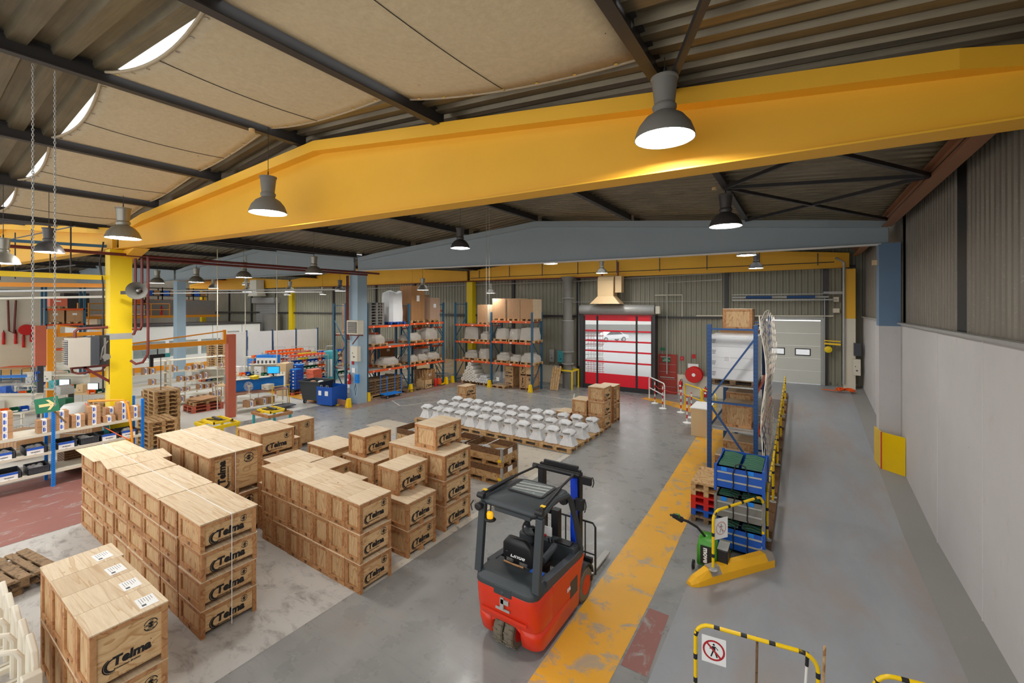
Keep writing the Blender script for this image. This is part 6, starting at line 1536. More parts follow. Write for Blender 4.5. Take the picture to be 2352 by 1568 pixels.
for u0, u1 in ((-1.30, -.68), (-.28, .34)):
    b = MB(); sbox(b, u0, u1, z0+.12, z0+.16, -.01, .05); sbox(b, u0, u1, z0+.42, z0+.46, -.01, .05); sbox(b, u0, u0+.04, z0+.12, z0+.46, -.01, .05); sbox(b, u1-.04, u1, z0+.12, z0+.46, -.01, .05); f = b.build('window_frame', 'black', sg); b = MB(); sbox(b, u0+.04, u1-.04, z0+.16, z0+.42, .01, .005); b.build('pane', 'pvc', f)
b = MB(); sbox(b, xa-.12, xa, 1.1, 4.2, -.08, .1); sbox(b, xb_, xb_+.12, 1.1, 4.2, -.08, .1); sbox(b, xa-.1, xb_+.1, 4.12, 4.25, -.06, .1); b.build('tracks', 'steel_grey', sg)
b = MB(); sbox(b, xb_+.12, xb_+.16, 1.1, 5.2, -.25, .05); sbox(b, -2.9, xb_+.6, 5.02, 5.08, -.35, .05); sbox(b, -2.9, xb_+.3, 5.30, 5.34, -.3, .04)
b.tube([(-2.9, syf(-2.9)-.3, 5.18), (xb_+.3, syf(1)-.3, 5.18)], .05, 8); sbox(b, xb_+.1, xb_+1.0, 5.30, 5.42, -.3, .06); b.build('shaft_and_rails', 'steel_grey', sg, smooth=False)
b = MB()
for u in (-2.3, -.6): b.tube([(u, syf(u)-.3, 5.18), (u+1.1, syf(u)-.3, 5.18)], .065, 8)
b.build('springs', 'rack_blue', sg)
r = thing('chain_hoist_arm', 'yellow gate hoist arm beside the white gate', 'hoist', (1.05, syf(1.05)-.3, 2.9)); b = MB(); b.bar((-.2, 0, .15), (.4, 0, .12), .1, .08); b.bar((-.2, 0, .28), (.4, 0, .26), .08, .05); b.build('arm', 'yellow_safe', r); MB().lathe([(.05, -.14), (.14, -.1), (.16, 0), (.14, .1), (.05, .14)], (-.05, 0, -.12), 14, 'y').build('motor', 'yellow_col', r, smooth=True)
box_on((1.30, syf(1.3)-.1, 4.95), (.2, .1, .22), 'steel_white', 'small white box high beside the white gate', marks=False, group='small boxes near the corner'); box_on((1.30, syf(1.3)-.1, 4.45), (.24, .1, .2), 'steel_white', 'white junction box high beside the white gate', marks=False, group='small boxes near the corner')
box_on((2.0, 24.0, 2.6), (.25, .3, .55), 'dark', 'dark switch box on the corner column'); box_on((1.98, 24.05, 1.75), (.26, .2, .7), 'steel_white', 'cream electric cabinet under the dark switch box')
nt = thing('safety_netting', 'orange plastic netting heaped at the right corner', 'netting', (1.55, 23.55, 1.06)); b = MB()
for k in range(16):
    a = random.uniform(0, 6.28); b.tube([(.35*math.cos(a+t*1.3)*random.uniform(.6, 1), .16*math.sin(a*2+t*2), .03+.12*abs(math.sin(t*2+a))) for t in [i*.4 for i in range(8)]], .018, 5)
b.tube([(-.3, 0, .02), (-.6, .05, .02), (-.8, .03, .02)], .02, 5); o = b.build('heap', 'rope', nt); o['kind'] = 'stuff'
box_on((2.22, 19.0, 4.9), (.06, .3, .26), 'steel_white', 'small white box on the right cladding before the corner', marks=False, group='small boxes near the corner')
sp = thing('detector', 'small beige detector on the slate blue column', 'detector', (1.74, 16.2, 6.0)); MB().cbox((0, 0, 0), (.12, .12, .14)).build('case', 'beige', sp)
# ------------------------------------------------------------------ outdoors behind the gates
car = thing('car', 'white car parked outside beyond the red gate', 'car', at(1404, 59, -.01), .95)
b = MB(); b.prism([(-2.25, .35), (-2.2, .75), (-1.4, .95), (-.7, 1.42), (.7, 1.45), (1.5, 1.0), (2.2, .85), (2.3, .4)], -.85, .85, 'y'); b.build('body', 'car_white', car, bevel=.05)
b = MB(); b.prism([(-1.3, .95), (-.68, 1.36), (.65, 1.38), (1.3, 1.0)], -.865, .865, 'y'); b.build('windows', 'car_glass', car)
for x in (-1.4, 1.4):
    for y in (-.8, .8): b = MB(); b.lathe([(.32, -.1), (.32, .1)], (x, y, .32), 20, 'y'); o = b.build('wheel', 'rubber', car); b = MB(); b.lathe([(.2, -.105), (.2, .105)], (x, y, .32), 14, 'y'); b.build('hub', 'steel_grey', o)
bl = thing('building', 'pale building with dark windows far beyond the red gate', 'building', at(1430, 75, 0), .5); MB().box(-16, 0, 0, 16, 6, 9).build('walls', 'facade', bl)
b = MB(); b.box(-16, -.02, 0, 16, 0, 1.6); b.build('plinth', 'tarp', bl)
for k in range(6): MB().box(-13+4.6*k, -.06, 2.8, -10+4.6*k, -.01, 4.6).build('window', 'car_glass', bl)
r = thing('cage_stack', 'stack of red and white wire cages outside the red gate', 'cages', at(1366, 31, 0), .3)
for k in range(3):
    b = MB(); z = 1.0*k
    for zz_ in (.05, .35, .65, .95): b.tube([(-.6, -.5, z+zz_), (.6, -.5, z+zz_), (.6, .5, z+zz_), (-.6, .5, z+zz_)], .025, 5, closed=True)
    for q in range(7): b.tube([(-.6+.2*q, -.5, z), (-.6+.2*q, -.5, z+.95)], .015, 4)
    b.build('cage', 'red' if k % 2 == 0 else 'white_paint', r)
# ------------------------------------------------------------------ left side: shelving with bins near the camera
SX = -16.45
sh = thing('bolted_shelf', 'bright blue bolted shelving with cartons and grey bins on the left', 'shelf', (SX, 0, 0))
for y in (.55, 2.85, 4.72):
    for x in (0, -.78):
        b = MB(); b.box(x-.035, y-.035, 0, x+.035, y+.035, 1.98); f = b.build('post', 'sky_blue', sh)
        b = MB(); z = .05
        while z < 1.95:
            b.box(x+.035, y-.015, z, x+.0362, y-.003, z+.02); b.box(x+.035, y+.006, z+.02, x+.0362, y+.018, z+.04); z += .06
        b.build('slots', 'black', f)
for y0, y1 in ((.58, 2.82), (2.88, 4.69)):
    for z in (.42, .94, 1.44):
        b = MB(); b.box(0, y0, z-.07, .03, y1, z); b.box(-.81, y0, z-.07, -.78, y1, z); b.build('shelf_beam', 'steel_white', sh); b = MB(); b.box(-.78, y0, z-.02, 0, y1, z-.004); b.build('shelf_board', 'steel_white', sh)
def carton(x, y, z, sx, sy, sz, label, group, rz=0, tape=True):
    k = 'ctn%.2f%.2f%.2f' % (sx, sy, sz)
    if k in CR: return dup(CR[k], (x, y, z), rz, label, group)
    r = thing('carton', label, 'carton', (x, y, z), rz, group); MB().box(-sx/2, -sy/2, 0, sx/2, sy/2, sz).build('box', 'cardboard', r)
    if tape:
        b = MB(); b.box(sx/2+.0005, -sy*.16, .0, sx/2+.002, sy*.16, sz-.001, 0); b.box(-sx*.3, -sy*.16, sz, sx/2+.001, sy*.16, sz+.0015, 0)
        b.box(sx/2+.002, -.03, sz*.2, sx/2+.003, .0, sz*.85, 1); b.box(sx/2+.002, .008, sz*.25, sx/2+.003, .02, sz*.75, 1)
        b.build('label_strip', ['label_white', 'label_blue'], r)
    CR[k] = r; return r
CL = 'cartons on the bright blue shelf'
cn = 0
for (y, n) in ((1.95, 4), (2.55, 2), (2.62+.35, 3), (3.28, 2), (3.55, 3), (3.82, 1), (4.05, 1), (4.22, 3)):
    pass
spots = [(2.02, 4), (2.70, 2), (3.02, 3), (3.34, 2), (3.66, 3), (3.98, 1), (4.30, 3), (4.57, 2)]
for i, (y, n) in enumerate(spots):
    for k in range(n):
        carton(SX-.17, y, 1.442+.17*k, .30, .26, .165, 'labelled carton on the top blue shelf, %s column from the left, %s up' % (ORD[i], ORD[k]), CL)
for i, (y, n) in enumerate(((4.4, 2), (4.12, 2), (3.5, 1))):
    for k in range(n): carton(SX-.55, y, 1.442+.17*k, .30, .26, .165, 'labelled carton at the rear of the top blue shelf, %s from right, %s up' % (ORD[i], ORD[k]), CL)
binp = None
def bin_grey(x, y, z, label, full, tagp):
    r = thing('storage_bin', label, 'bin', (x, y, z), 0, 'grey bins on the bright blue shelf'); X, Y, h = .29, .2, .17
    b = MB(); b.box(-X, -Y, 0, X, Y, .012); b.box(-X, -Y, 0, -X+.012, Y, h); b.box(X-.012, -Y, 0, X, Y, h); b.box(-X, -Y, 0, X, -Y+.012, h); b.box(-X, Y-.012, 0, X, Y, h); 
    for k in range(8): b.box(X, -Y+.01+.05*k, .02, X+.012, -Y+.025+.05*k, h-.03)
    b.box(X, -Y, h-.02, X+.014, Y, h); b.build('tub', 'dark', r)
    if full:
        b = MB()
        for k in range(10): b.lathe([(.05, 0), (.07, .03), (.03, .07), (.0, .08)], (random.uniform(-.2, .2), random.uniform(-.12, .12), .08), 7)
        b.build('bagged_parts', 'film_white', r, smooth=True)
    if tagp:
        b = MB(); b.box(X+.016, -.17, -.06, X+.02, .13, .17, 0); b.box(X+.0205, -.17, .11, X+.0215, .13, .17, 1); b.build('label_card', ['label_white', 'label_blue'], r)
        t_ = MB(); add_mesh(t_, text_mesh('V816032A7', .035, .001), Matrix.Translation((-.02, .05, 0))); add_mesh(t_, text_mesh('K2', .035, .001), Matrix.Translation((-.02, -.01, 0))); o = bpy.data.objects.new('lettering', xf(t_, ROT_X).mesh('lettering', 'ink')); COL.objects.link(o); o.parent = r; o.location = (X+.0212, 0, 0)
for i, y in enumerate((1.55, 2.0, 2.55, 3.12, 3.57, 3.99, 4.42)): bin_grey(SX-.30, y, .942, 'grey plastic bin on the middle blue shelf, %s from the left' % ORD[i], i not in (3, 5), i != 4)
for i, y in enumerate((1.62, 2.1, 2.6)): bin_grey(SX-.30, y, .422, 'grey plastic bin on the lowest blue shelf, %s from the left' % ORD[i], i == 2, i < 2)
# arrow sign
ar = thing('arrow_sign', 'green sign with cream arrow above the bright blue shelf', 'sign', at(108, 11.15, 2.22), math.atan(.666)-.05); ar.rotation_euler = (0, math.radians(-9), math.atan(.666)+.05)
MB().box(-.29, -.006, -.19, .29, .006, .19).build('plate', 'green_sign', ar); b = MB(); b.prism([(-.19, -.035), (.10, -.035), (.10, .035), (-.19, .035)], -.009, -.0062, 'y'); b.prism([(.00, .13), (.07, .13), (.21, 0), (.07, -.13), (.00, -.13), (.12, 0)], -.0095, -.0062, 'y'); b.build('arrow', 'sign_cream', ar); b = MB(); b.bar((.10, .30, -.55), (.06, .02, -.1), .03, .03); b.build('post', 'old_wood', ar)
# bent yellow pipe hoop with orange hose
hp = at(272, 13.4); pipe([at(306, 12.2, .55), at(302, 12.2, 1.3), at(293, 12.2, 1.98), at(285, 12.2, 2.12), at(262, 12.3, 2.10), at(205, 12.6, 2.0)], .028, 'crane', 'bent yellow pipe arch beside the yellow column', 'pipe_arch', 'pipe')
pipe([at(196, 12.6, 1.95), at(215, 12.5, 1.65), at(240, 12.4, 1.3), at(275, 12.3, 1.1), at(300, 12.2, 1.0)], .012, 'orange', 'orange air hose drooping over the grey bins', 'air_hose', 'hose')
# pallet stacks by the yellow column
for (x, y, n, rz, nm) in ((-20.3, 6.4, 11, 0, 'tall stack right of the yellow column'), (-18.6, 5.75, 6, 0, 'low stack right of the yellow column'), (-21.3, 5.1, 9, .05, 'stack left of the yellow column')):
    for k in range(n): pallet((x, y, .146*k), 'pale pallet in the %s, %s from the floor' % (nm, (ORD+['tenth', 'eleventh'])[k]), 'pale pallets by the yellow column', rz+random.uniform(-.02, .02))
for k in range(9): 
    r = thing('collar_stack', 'folded wooden collar under the blue shelf, %s from the floor' % ORD[k], 'collar', (-17.6+.0, 3.8, .10+.07*k), 0, 'folded wooden collars behind the shelf'); MB().box(-.4, -.6, 0, .4, .6, .055).build('boards', 'collar', r)
# fixtures on tables
def fixture(x, y, legm, label, m='yellow_col'):
    r = thing('welding_fixture', label, 'fixture table', (x, y, 0), 0, 'yellow fixture frames'); b = MB()
    for s in (-1, 1): b.box(-.62, s*.42-.03, .74, .62, s*.42+.03, .84); b.box(s*.6-.03, -.42, .74, s*.6+.03, .42, .84)
    b.build('table_frame', 'batten' if legm != m else m, r)
    b = MB()
    for s in (-1, 1): b.box(-.45, s*.28-.03, .86, .45, s*.28+.02, .93); b.box(s*.42-.03, -.3, .86, s*.42+.03, .3, .93)
    b.box(-.03, -.4, .84, .03, .4, .88); b.build('clamp_frame', m, r); b = MB(); b.box(-.3, -.05, .93, .3, .03, .98); b.bar((-.5, -.2, .9), (.5, .25, .9), .04, .03); b.build('cross_bars', 'steel_dark', r)
    for sx in (-1, 1):
        for sy in (-1, 1): MB().box(sx*.56-.035, sy*.38-.035, 0, sx*.56+.035, sy*.38+.035, .74).build('leg', legm, r)
fixture(-16.5, 6.75, 'yellow_col', 'yellow fixture frame on yellow table behind the tall crates'); fixture(-16.45, 8.55, 'teal', 'yellow fixture frame on blue table near the workbench')
# jib cranes
def jib(base, tip, zarm, colm, armm, label, w=.3):
    base, tip = Vector(base), Vector(tip); r = thing('jib_crane', label, 'crane', (base.x, base.y, 0)); MB().box(-w/2, -w/2, 0, w/2, w/2, zarm+.3).build('column', colm, r)
    t = tip-base; d = t.normalized(); b = MB(); b.bar(d*.2+Vector((0, 0, zarm)), t+Vector((0, 0, zarm)), .10, .18); b.bar(d*.25+Vector((0, 0, zarm-.05)), d*.25+Vector((0, 0, zarm+.5)), .1, .1); b.bar(d*.25+Vector((0, 0, zarm+.45)), t*.95+Vector((0, 0, zarm+.1)), .05, .05); b.build('arm', armm, r)
    h = t*.62; b = MB(); b.bar(h-d*.28+Vector((0, 0, zarm-.36)), h+d*.28+Vector((0, 0, zarm-.36)), .14, .14); b.tube([h+Vector((0, 0, zarm-.3)), h+Vector((0, 0, zarm-.1))], .02, 6); b.bar(h+d*.2+Vector((0, 0, zarm-.75)), h+d*.2+Vector((0, 0, zarm-.4)), .12, .10); b.tube([h-d*.1+Vector((0, 0, zarm-.4)), h-d*.1+Vector((0, 0, zarm-2.0))], .012, 5); b.build('hoist', 'black', r)
    MB().cbox(tuple(h-d*.30+Vector((0, 0, zarm-.36))), (.16, .16, .15)).build('hoist_cap', 'teal', r)
    return r
jib((-20.4, 8.85, 0), (-19.9, 4.6, 0), 3.25, 'brick_red', 'crane', 'terracotta column jib crane with long orange arm')
jib(at(117, 21, 0), at(262, 23, 0), 3.35, 'crane', 'crane', 'all orange jib crane behind the green arrow sign')
r = thing('steel_post', 'terracotta post with grey foot behind the left chain', 'post', at(92, 18.0, 0)); MB().box(-.16, -.16, 2.3, .16, .16, 3.95).build('upper', 'brick_red', r); MB().box(-.09, -.09, 0, .09, .09, 2.3).build('lower', 'dark', r)
box_on(at(112, 20.75, 1.15), (.42, .15, .5), 'steel_white', 'cream socket box on the orange crane column', rz=.6)
# cream shelving with cartons
def open_shelf(loc, L, D, H_, levels, label, m='steel_white', group=None, axis='y'):
    r = thing('open_shelf', label, 'shelf', loc, 0, group); 
    for y in (0, L):
        b = MB(); b.box(-.02, y-.02, 0, .02, y+.02, H_); b.box(-D-.02, y-.02, 0, -D+.02, y+.02, H_)
        for k in range(7): b.bar((0, y, .15+k*H_/7.5), (-D, y, .15+k*H_/7.5), .015, .015)
        b.build('side_frame', m, r)
    for z in levels: b = MB(); b.box(-D, .02, z-.03, 0, L-.02, z); b.build('shelf_board', m, r)
    return r
for i, (x, y, L) in enumerate(((-24.7, 6.0, 2.1), (-24.7, 8.15, 2.4))):
    open_shelf((x, y, 0), L, .6, 2.2, (.15, .65, 1.15, 1.65, 2.2), 'cream open shelving with brown cartons, %s unit' % ('left' if i == 0 else 'right'), group='cream shelving by the red pallets')
    for lv, z in enumerate((.15, .65, 1.15, 1.65)):
        k = 0; yy = y+.18
        while yy < y+L-.15:
            if random.random() < .8: carton(x-.2, yy, z+.002, .28, .22, random.choice((.18, .24, .30)), 'brown carton in the %s cream shelf unit, level %s, %s from its left' % ('left' if i == 0 else 'right', ('one', 'two', 'three', 'four')[lv], (ORD+['tenth', 'eleventh'])[k]), 'cartons in the cream shelving')
            yy += random.uniform(.24, .30); k += 1
# red plastic pallets with flat cardboard
for k in range(2): pallet((-22.9, 8.8, .146*k), '%s red plastic pallet under flat cardboard by the cream shelving' % ('upper' if k else 'lower'), 'red plastic pallets', PI/2, 1.25, 1.0, 'brick_red')
r = thing('flat_cardboard', 'loose pile of flattened cardboard on the red pallets', 'cardboard', (-22.9, 8.8, .30)); pallet_parts(r, .9, 1.1, 'pallet')
for k in range(5): o = MB().box(-.45, -.5, .15+.022*k, .45, .5, .165+.022*k).build('sheet', 'card_dark' if k % 2 else 'cardboard', r); o.rotation_euler = (0, 0, .15*k-.3)
# workbench with screen
def monitor(loc, rz, label, m='screen_lit', w=.5, group='computer screens in the workshop'):
    r = thing('computer_monitor', label, 'monitor', loc, rz, group); b = MB(); b.box(-w/2, 0, .12, w/2, .03, .12+w*.62); b.build('frame', 'black', r); MB().box(-w/2+.02, -.003, .14, w/2-.02, 0, .10+w*.62).build('screen', m, r); b = MB(); b.box(-.03, .01, .01, .03, .03, .14); b.box(-.12, -.07, 0, .12, .1, .012); b.build('stand', 'black', r)
def bench(loc, rz, L, label, top='wood_brown', back=True, H_=.85, m='steel_white', group='workbenches'):
    r = thing('workbench', label, 'workbench', loc, rz, group); MB().box(-L/2, -.38, H_-.04, L/2, .38, H_).build('worktop', top, r)
    for sx in (-1, 1):
        for sy in (-1, 1): MB().box(sx*(L/2-.05)-.02, sy*.34-.02, 0, sx*(L/2-.05)+.02, sy*.34+.02, H_-.04).build('leg', m, r)
    if back:
        b = MB(); b.box(-L/2, .36, H_, L/2, .38, H_+.55); b.build('back_panel', 'sky_blue' if top == 'wood_brown' else m, r); b = MB(); b.box(-L/2, .1, H_+.55, L/2, .40, H_+.58); b.build('upper_shelf', m, r)
    b = MB(); b.box(-L/2+.1, -.3, .2, L/2-.1, .3, .22); b.build('lower_shelf', m, r)
    return r
bench((-20.9, 10.35, 0), PI/2-.2, 2.2, 'workbench with blue back panel and lit blue screen', 'wood_brown')
FR = math.atan(.666)
monitor((-20.85, 10.9, 1.44), FR+.2, 'bright blue computer screen on the workbench', 'screen_blue', .55)
box_on((-20.75, 10.6, .87), (.4, .35, .25), 'steel_white', 'cream printer on the workbench', 'printer', 'printer', .3)
r = thing('storage_bin', 'yellow open bin on the shelf of the workbench', 'bin', (-20.75, 10.0, 1.44)); MB().solid([(-.18, -.1, 0), (.18, -.1, 0), (.18, .1, 0), (-.18, .1, 0)], [(-.2, -.16, .13), (.2, -.16, .13), (.2, .12, .16), (-.2, .12, .16)]).build('tub', 'yellow_col', r)
def fan(loc, label, m='steel_white', r_=.2, rz=FR):
    t = thing('desk_fan', label, 'fan', loc, rz); b = MB()
    for q in (.3, .6, .8, 1.0): b.tube([(r_*q*math.cos(2*PI*k/18), -.03, .35+r_*q*math.sin(2*PI*k/18)) for k in range(18)], .006, 4, closed=True)
    for k in range(10): a = 2*PI*k/10; b.tube([(0, -.04, .35), (r_*math.cos(a), -.03, .35+r_*math.sin(a))], .004, 4)
    b.build('grille', m, t); b = MB(); 
    for k in range(3): a = 2*PI*k/3; b.poly([(0, 0, .35), (r_*.8*math.cos(a), 0, .35+r_*.8*math.sin(a)), (r_*.8*math.cos(a+.8), .02, .35+r_*.8*math.sin(a+.8))])
    b.build('blades', 'steel_grey', t); b = MB(); b.tube([(0, .02, 0), (0, .02, .35)], .015, 6); b.lathe([(.1, 0), (.1, .02)], (0, 0, 0), 14); b.lathe([(.05, .0), (.05, .12)], (0, 0, .35), 12, 'y'); b.build('stand', m, t)
fan((-20.3, 9.55, .87), 'cream desk fan beside the terracotta crane column'); fan(at(42, 19.0, .905), 'grey desk fan left of the green arrow sign', 'steel_grey', .26)
fan(at(82, 17.7, 1.7), 'blue round fan on the grey post', 'bin_blue', .22, FR-.8)
for i, (dx, dy) in enumerate(((.1, -.4), (.05, .15), (-.05, .5))): carton(-20.9+dx, 10.2+dy, .222, .45, .35, .28, 'open brown carton below the workbench, %s from the crane' % ORD[i], 'cartons below the workbench', .2*i)
cr_ = thing('tool_cart', 'yellow tube cart with two fans right of the workbench', 'cart', at(645, 20.5, 0)); b = MB(); b.tube([(0, -.4, .1), (0, -.4, 1.0), (0, .4, 1.0), (0, .4, .1)], .02, 8); b.build('handle', 'yellow_safe', cr_); MB().box(-.1, -.4, .1, .6, .4, .14).build('deck', 'dark', cr_)
# dumpster and blue container
r = thing('waste_container', 'dark grey wheeled waste container left of the light blue column', 'waste container', (-19.95, 12.55, 0), .25); b = MB()
def tub(b, x, y, h, z0, s, t=.03):
    lo = [(-x*s, -y*s), (x*s, -y*s), (x*s, y*s), (-x*s, y*s)]; hi = [(-x, -y), (x, -y), (x, y), (-x, y)]
    for k in range(4): j = (k+1) % 4; b.poly([(*lo[k], z0), (*lo[j], z0), (*hi[j], h), (*hi[k], h)]); b.poly([(lo[k][0]*.95, lo[k][1]*.95, z0+.03), (lo[j][0]*.95, lo[j][1]*.95, z0+.03), (hi[j][0]*.95, hi[j][1]*.95, h), (hi[k][0]*.95, hi[k][1]*.95, h)]); b.poly([(*hi[k], h), (*hi[j], h), (hi[j][0]*.95, hi[j][1]*.95, h), (hi[k][0]*.95, hi[k][1]*.95, h)])
    b.poly([(*p, z0) for p in lo]); b.poly([(p[0]*.95, p[1]*.95, z0+.03) for p in lo])
tub(b, .62, .48, 1.1, .18, .80); b.build('tub', 'hood', r); b = MB(); b.box(-.66, -.52, 1.06, .66, -.48, 1.12); b.box(-.66, .48, 1.06, .66, .52, 1.12); b.box(-.66, -.5, 1.06, -.62, .5, 1.12); b.box(.62, -.5, 1.06, .66, .5, 1.12); b.build('rim', 'hood', r)
for sx in (-1, 1):
    for sy in (-1, 1): wheel('castor', sx*.42, sy*.32, .1, .10, .05, r, 'steel_grey', 14, 'rubber')
for k, (x, y) in enumerate(((-.15, -.1), (.2, .1))): r2 = thing('waste_bag', 'brown paper waste lying in the dark container, %s' % ('left lump' if k == 0 else 'right lump'), 'waste', (-19.95+x, 12.55+y, .85)); MB().lathe([(.12, 0), (.2, .1), (.12, .22), (.0, .25)], (0, 0, 0), 9).build('paper', 'cardboard' if k == 0 else 'label_white', r2, smooth=True)
r = thing('waste_container', 'open blue container with wire handles at the foot of the light blue column', 'waste container', (-18.98, 12.75, 0), .2); b = MB(); tub(b, .48, .50, .92, .06, .97); b.build('tub', 'bin_blue', r); b = MB()
for x in (-.22, .14): b.tube([(x, -.5, .88), (x, -.52, .99), (x+.12, -.52, .99), (x+.12, -.5, .88)], .012, 6)
b.build('handles', 'steel_grey', r); b = MB(); b.box(-.36, -.505, .5, -.18, -.498, .72); b.box(.04, -.505, .5, .24, -.498, .72); b.build('papers', 'label_white', r)
# blue cardboard boxes on red pallet
for k in range(1): pallet((-23.2, 13.1, 0), 'red pallet under the blue boxes', 'pallets under the blue boxes', .25, 1.25, 1.0, 'brick_red')
pallet((-23.2, 13.1, .146), 'grey pallet between the red pallet and the blue boxes', 'pallets under the blue boxes', .25, 1.2, .9, 'dark')
kb_ = 0
for (x, y, n, s) in ((-.35, -.2, 4, (.42, .36, .20)), (.15, -.05, 5, (.36, .3, .2)), (.45, .0, 6, (.4, .36, .18)), (.02, .35, 7, (.5, .34, .18)), (.15, -.36, 1, (.4, .22, .2))):
    for k in range(n):
        r = thing('blue_box', 'bright blue cardboard box on the red pallet, pile %s, %s up' % (('front left', 'centre', 'right', 'rear', 'small front')[kb_], ORD[k]), 'box', (-23.2+x, 13.1+y, .292+s[2]*k), .25, 'bright blue boxes'); MB().box(-s[0]/2, -s[1]/2, 0, s[0]/2, s[1]/2, s[2]-.01).build('box', 'bin_blue', r)
        if k == n-1: MB().box(-s[0]/2-.01, -s[1]/2-.01, s[2]-.05, s[0]/2+.01, s[1]/2+.01, s[2]).build('lid', 'sky_blue', r)
        MB().box(-.05, -s[1]/2-.002, .03, .05, -s[1]/2-.0005, .1).build('print', 'label_white', r)
    kb_ += 1
for k in range(5): r = thing('salmon_box', 'salmon pink plastic box right of the blue boxes, %s up' % ORD[k], 'box', (-22.35+.06*(k % 2), 13.9, .26*k), .2, 'salmon boxes'); MB().box(-.24, -.3, 0, .24, .3, .25).build('box', 'salmon', r)
# flow racks with coloured bins
def obin(loc, m, label, s=(.3, .22, .15), rz=0, group='coloured picking bins'):
    key = 'obin'+m+str(s)
    if key in CR: return dup(CR[key], loc, rz, label, group)
    r = thing('picking_bin', label, 'bin', loc, rz, group); b = MB(); x, y, h = s[0]/2, s[1]/2, s[2]; b.box(-x, -y, 0, x, y, .01); b.box(-x, -y, 0, -x+.01, y, h); b.box(-x, -y, 0, x, -y+.01, h); b.box(-x, y-.01, 0, x, y, h); b.box(x-.01, -y, 0, x, y, h*.5); b.build('tub', m, r); MB().box(x, -y*.6, .02, x+.002, y*.6, h*.4).build('label_card', 'label_white', r); CR[key] = r; return r
racks = [(-24.7, 13.9, 2.4, 'nearest'), (-26.5, 12.7, 2.6, 'left'), (-25.6, 16.4, 2.2, 'right'), (-28.5, 14.5, 2.6, 'rear')]
cols = ['bin_blue', 'bin_orange', 'bin_green', 'bin_blue', 'salmon', 'bin_orange']
for ri, (x, y, L, nm) in enumerate(racks):
    open_shelf((x, y, 0), L, .6, 1.75, (.25, .62, 1.0, 1.38, 1.72), 'grey flow rack full of coloured bins, %s one' % nm, 'steel_grey', 'flow racks')
    for lv, z in enumerate((.25, .62, 1.0, 1.38, 1.72)):
        k = 0; yy = y+.16
        while yy < y+L-.12:
            m = cols[(ri+lv) % 6] if random.random() < .75 else random.choice(cols); obin((x-.18, yy, z+.002), m, '%s bin in the %s flow rack, level %s, %s from the left' % ({'bin_blue': 'blue', 'bin_orange': 'orange', 'bin_green': 'green', 'salmon': 'salmon'}[m], nm, ('one', 'two', 'three', 'four', 'five')[lv], (ORD+['tenth', 'eleventh', 'twelfth'])[k])); yy += .245; k += 1
for i in range(7): 
    r = thing('yellow_tray', 'yellow upright tray behind the flow racks, %s from the left' % ORD[i], 'tray', (-28.0+.0*i, 16.4+.18*i, 1.2), 0, 'yellow trays'); MB().box(-.15, -.07, 0, .15, .07, .4).build('tray', 'yellow_col', r)
open_shelf((-27.8, 16.2, 0), 1.6, .6, 1.2, (.4, .8, 1.18), 'low grey shelf carrying yellow trays', 'steel_grey', 'flow racks')
for i, (px_, d_, w, h, m, l) in enumerate(((642, 31.5, .8, .6, 'sky_blue', 'light blue machine with white doors behind the flow racks'), (700, 35, 1.6, .3, 'white_paint', 'white machine bed with lit tube behind the yellow trays'), (735, 29, 1.2, .6, 'steel_grey', 'grey machine before the beige wall panel'), (760, 28, .6, 1.0, 'teal', 'pale teal cabinet before the beige wall panel'), (655, 23.5, .5, .8, 'beige', 'beige floor machine with fan left of the blue boxes'), (690, 33, 1.3, .5, 'salmon', 'pink framed machine at the far wall'))):
    p = at(px_, d_); r = thing('machine', l, 'machine', (p.x, p.y, 0), FR); MB().box(-w/2, -.4, 0, w/2, .4, .9+h).build('cabinet', m, r, bevel=.02); b = MB()
    for k in range(3): b.box(-w/2+.04+w*.32*k, -.41, .3, -w/2+w*.28+w*.32*k, -.402, .8+h*.6)
    b.build('doors', 'white_paint', r); b = MB(); b.tube([(-w/2, 0, .9+h), (-w/2, 0, 1.2+h), (w/2, 0, 1.2+h), (w/2, 0, .9+h)], .02, 6); b.build('top_frame', 'steel_grey', r)
# partitions with blue posts
for i in range(4):
    p = (-33.5+.15*i, 13.9+1.75*i); r = thing('partition_panel', 'white partition panel with blue edge posts, %s from the cabins' % ORD[i], 'partition', (p[0], p[1], 0), 0, 'white partitions'); MB().box(-.03, 0, 0, .03, 1.7, 2.9).build('panel', 'white_paint', r); MB().box(-.05, 1.66, 0, .05, 1.74, 3.0).build('post', 'rack_blue', r)
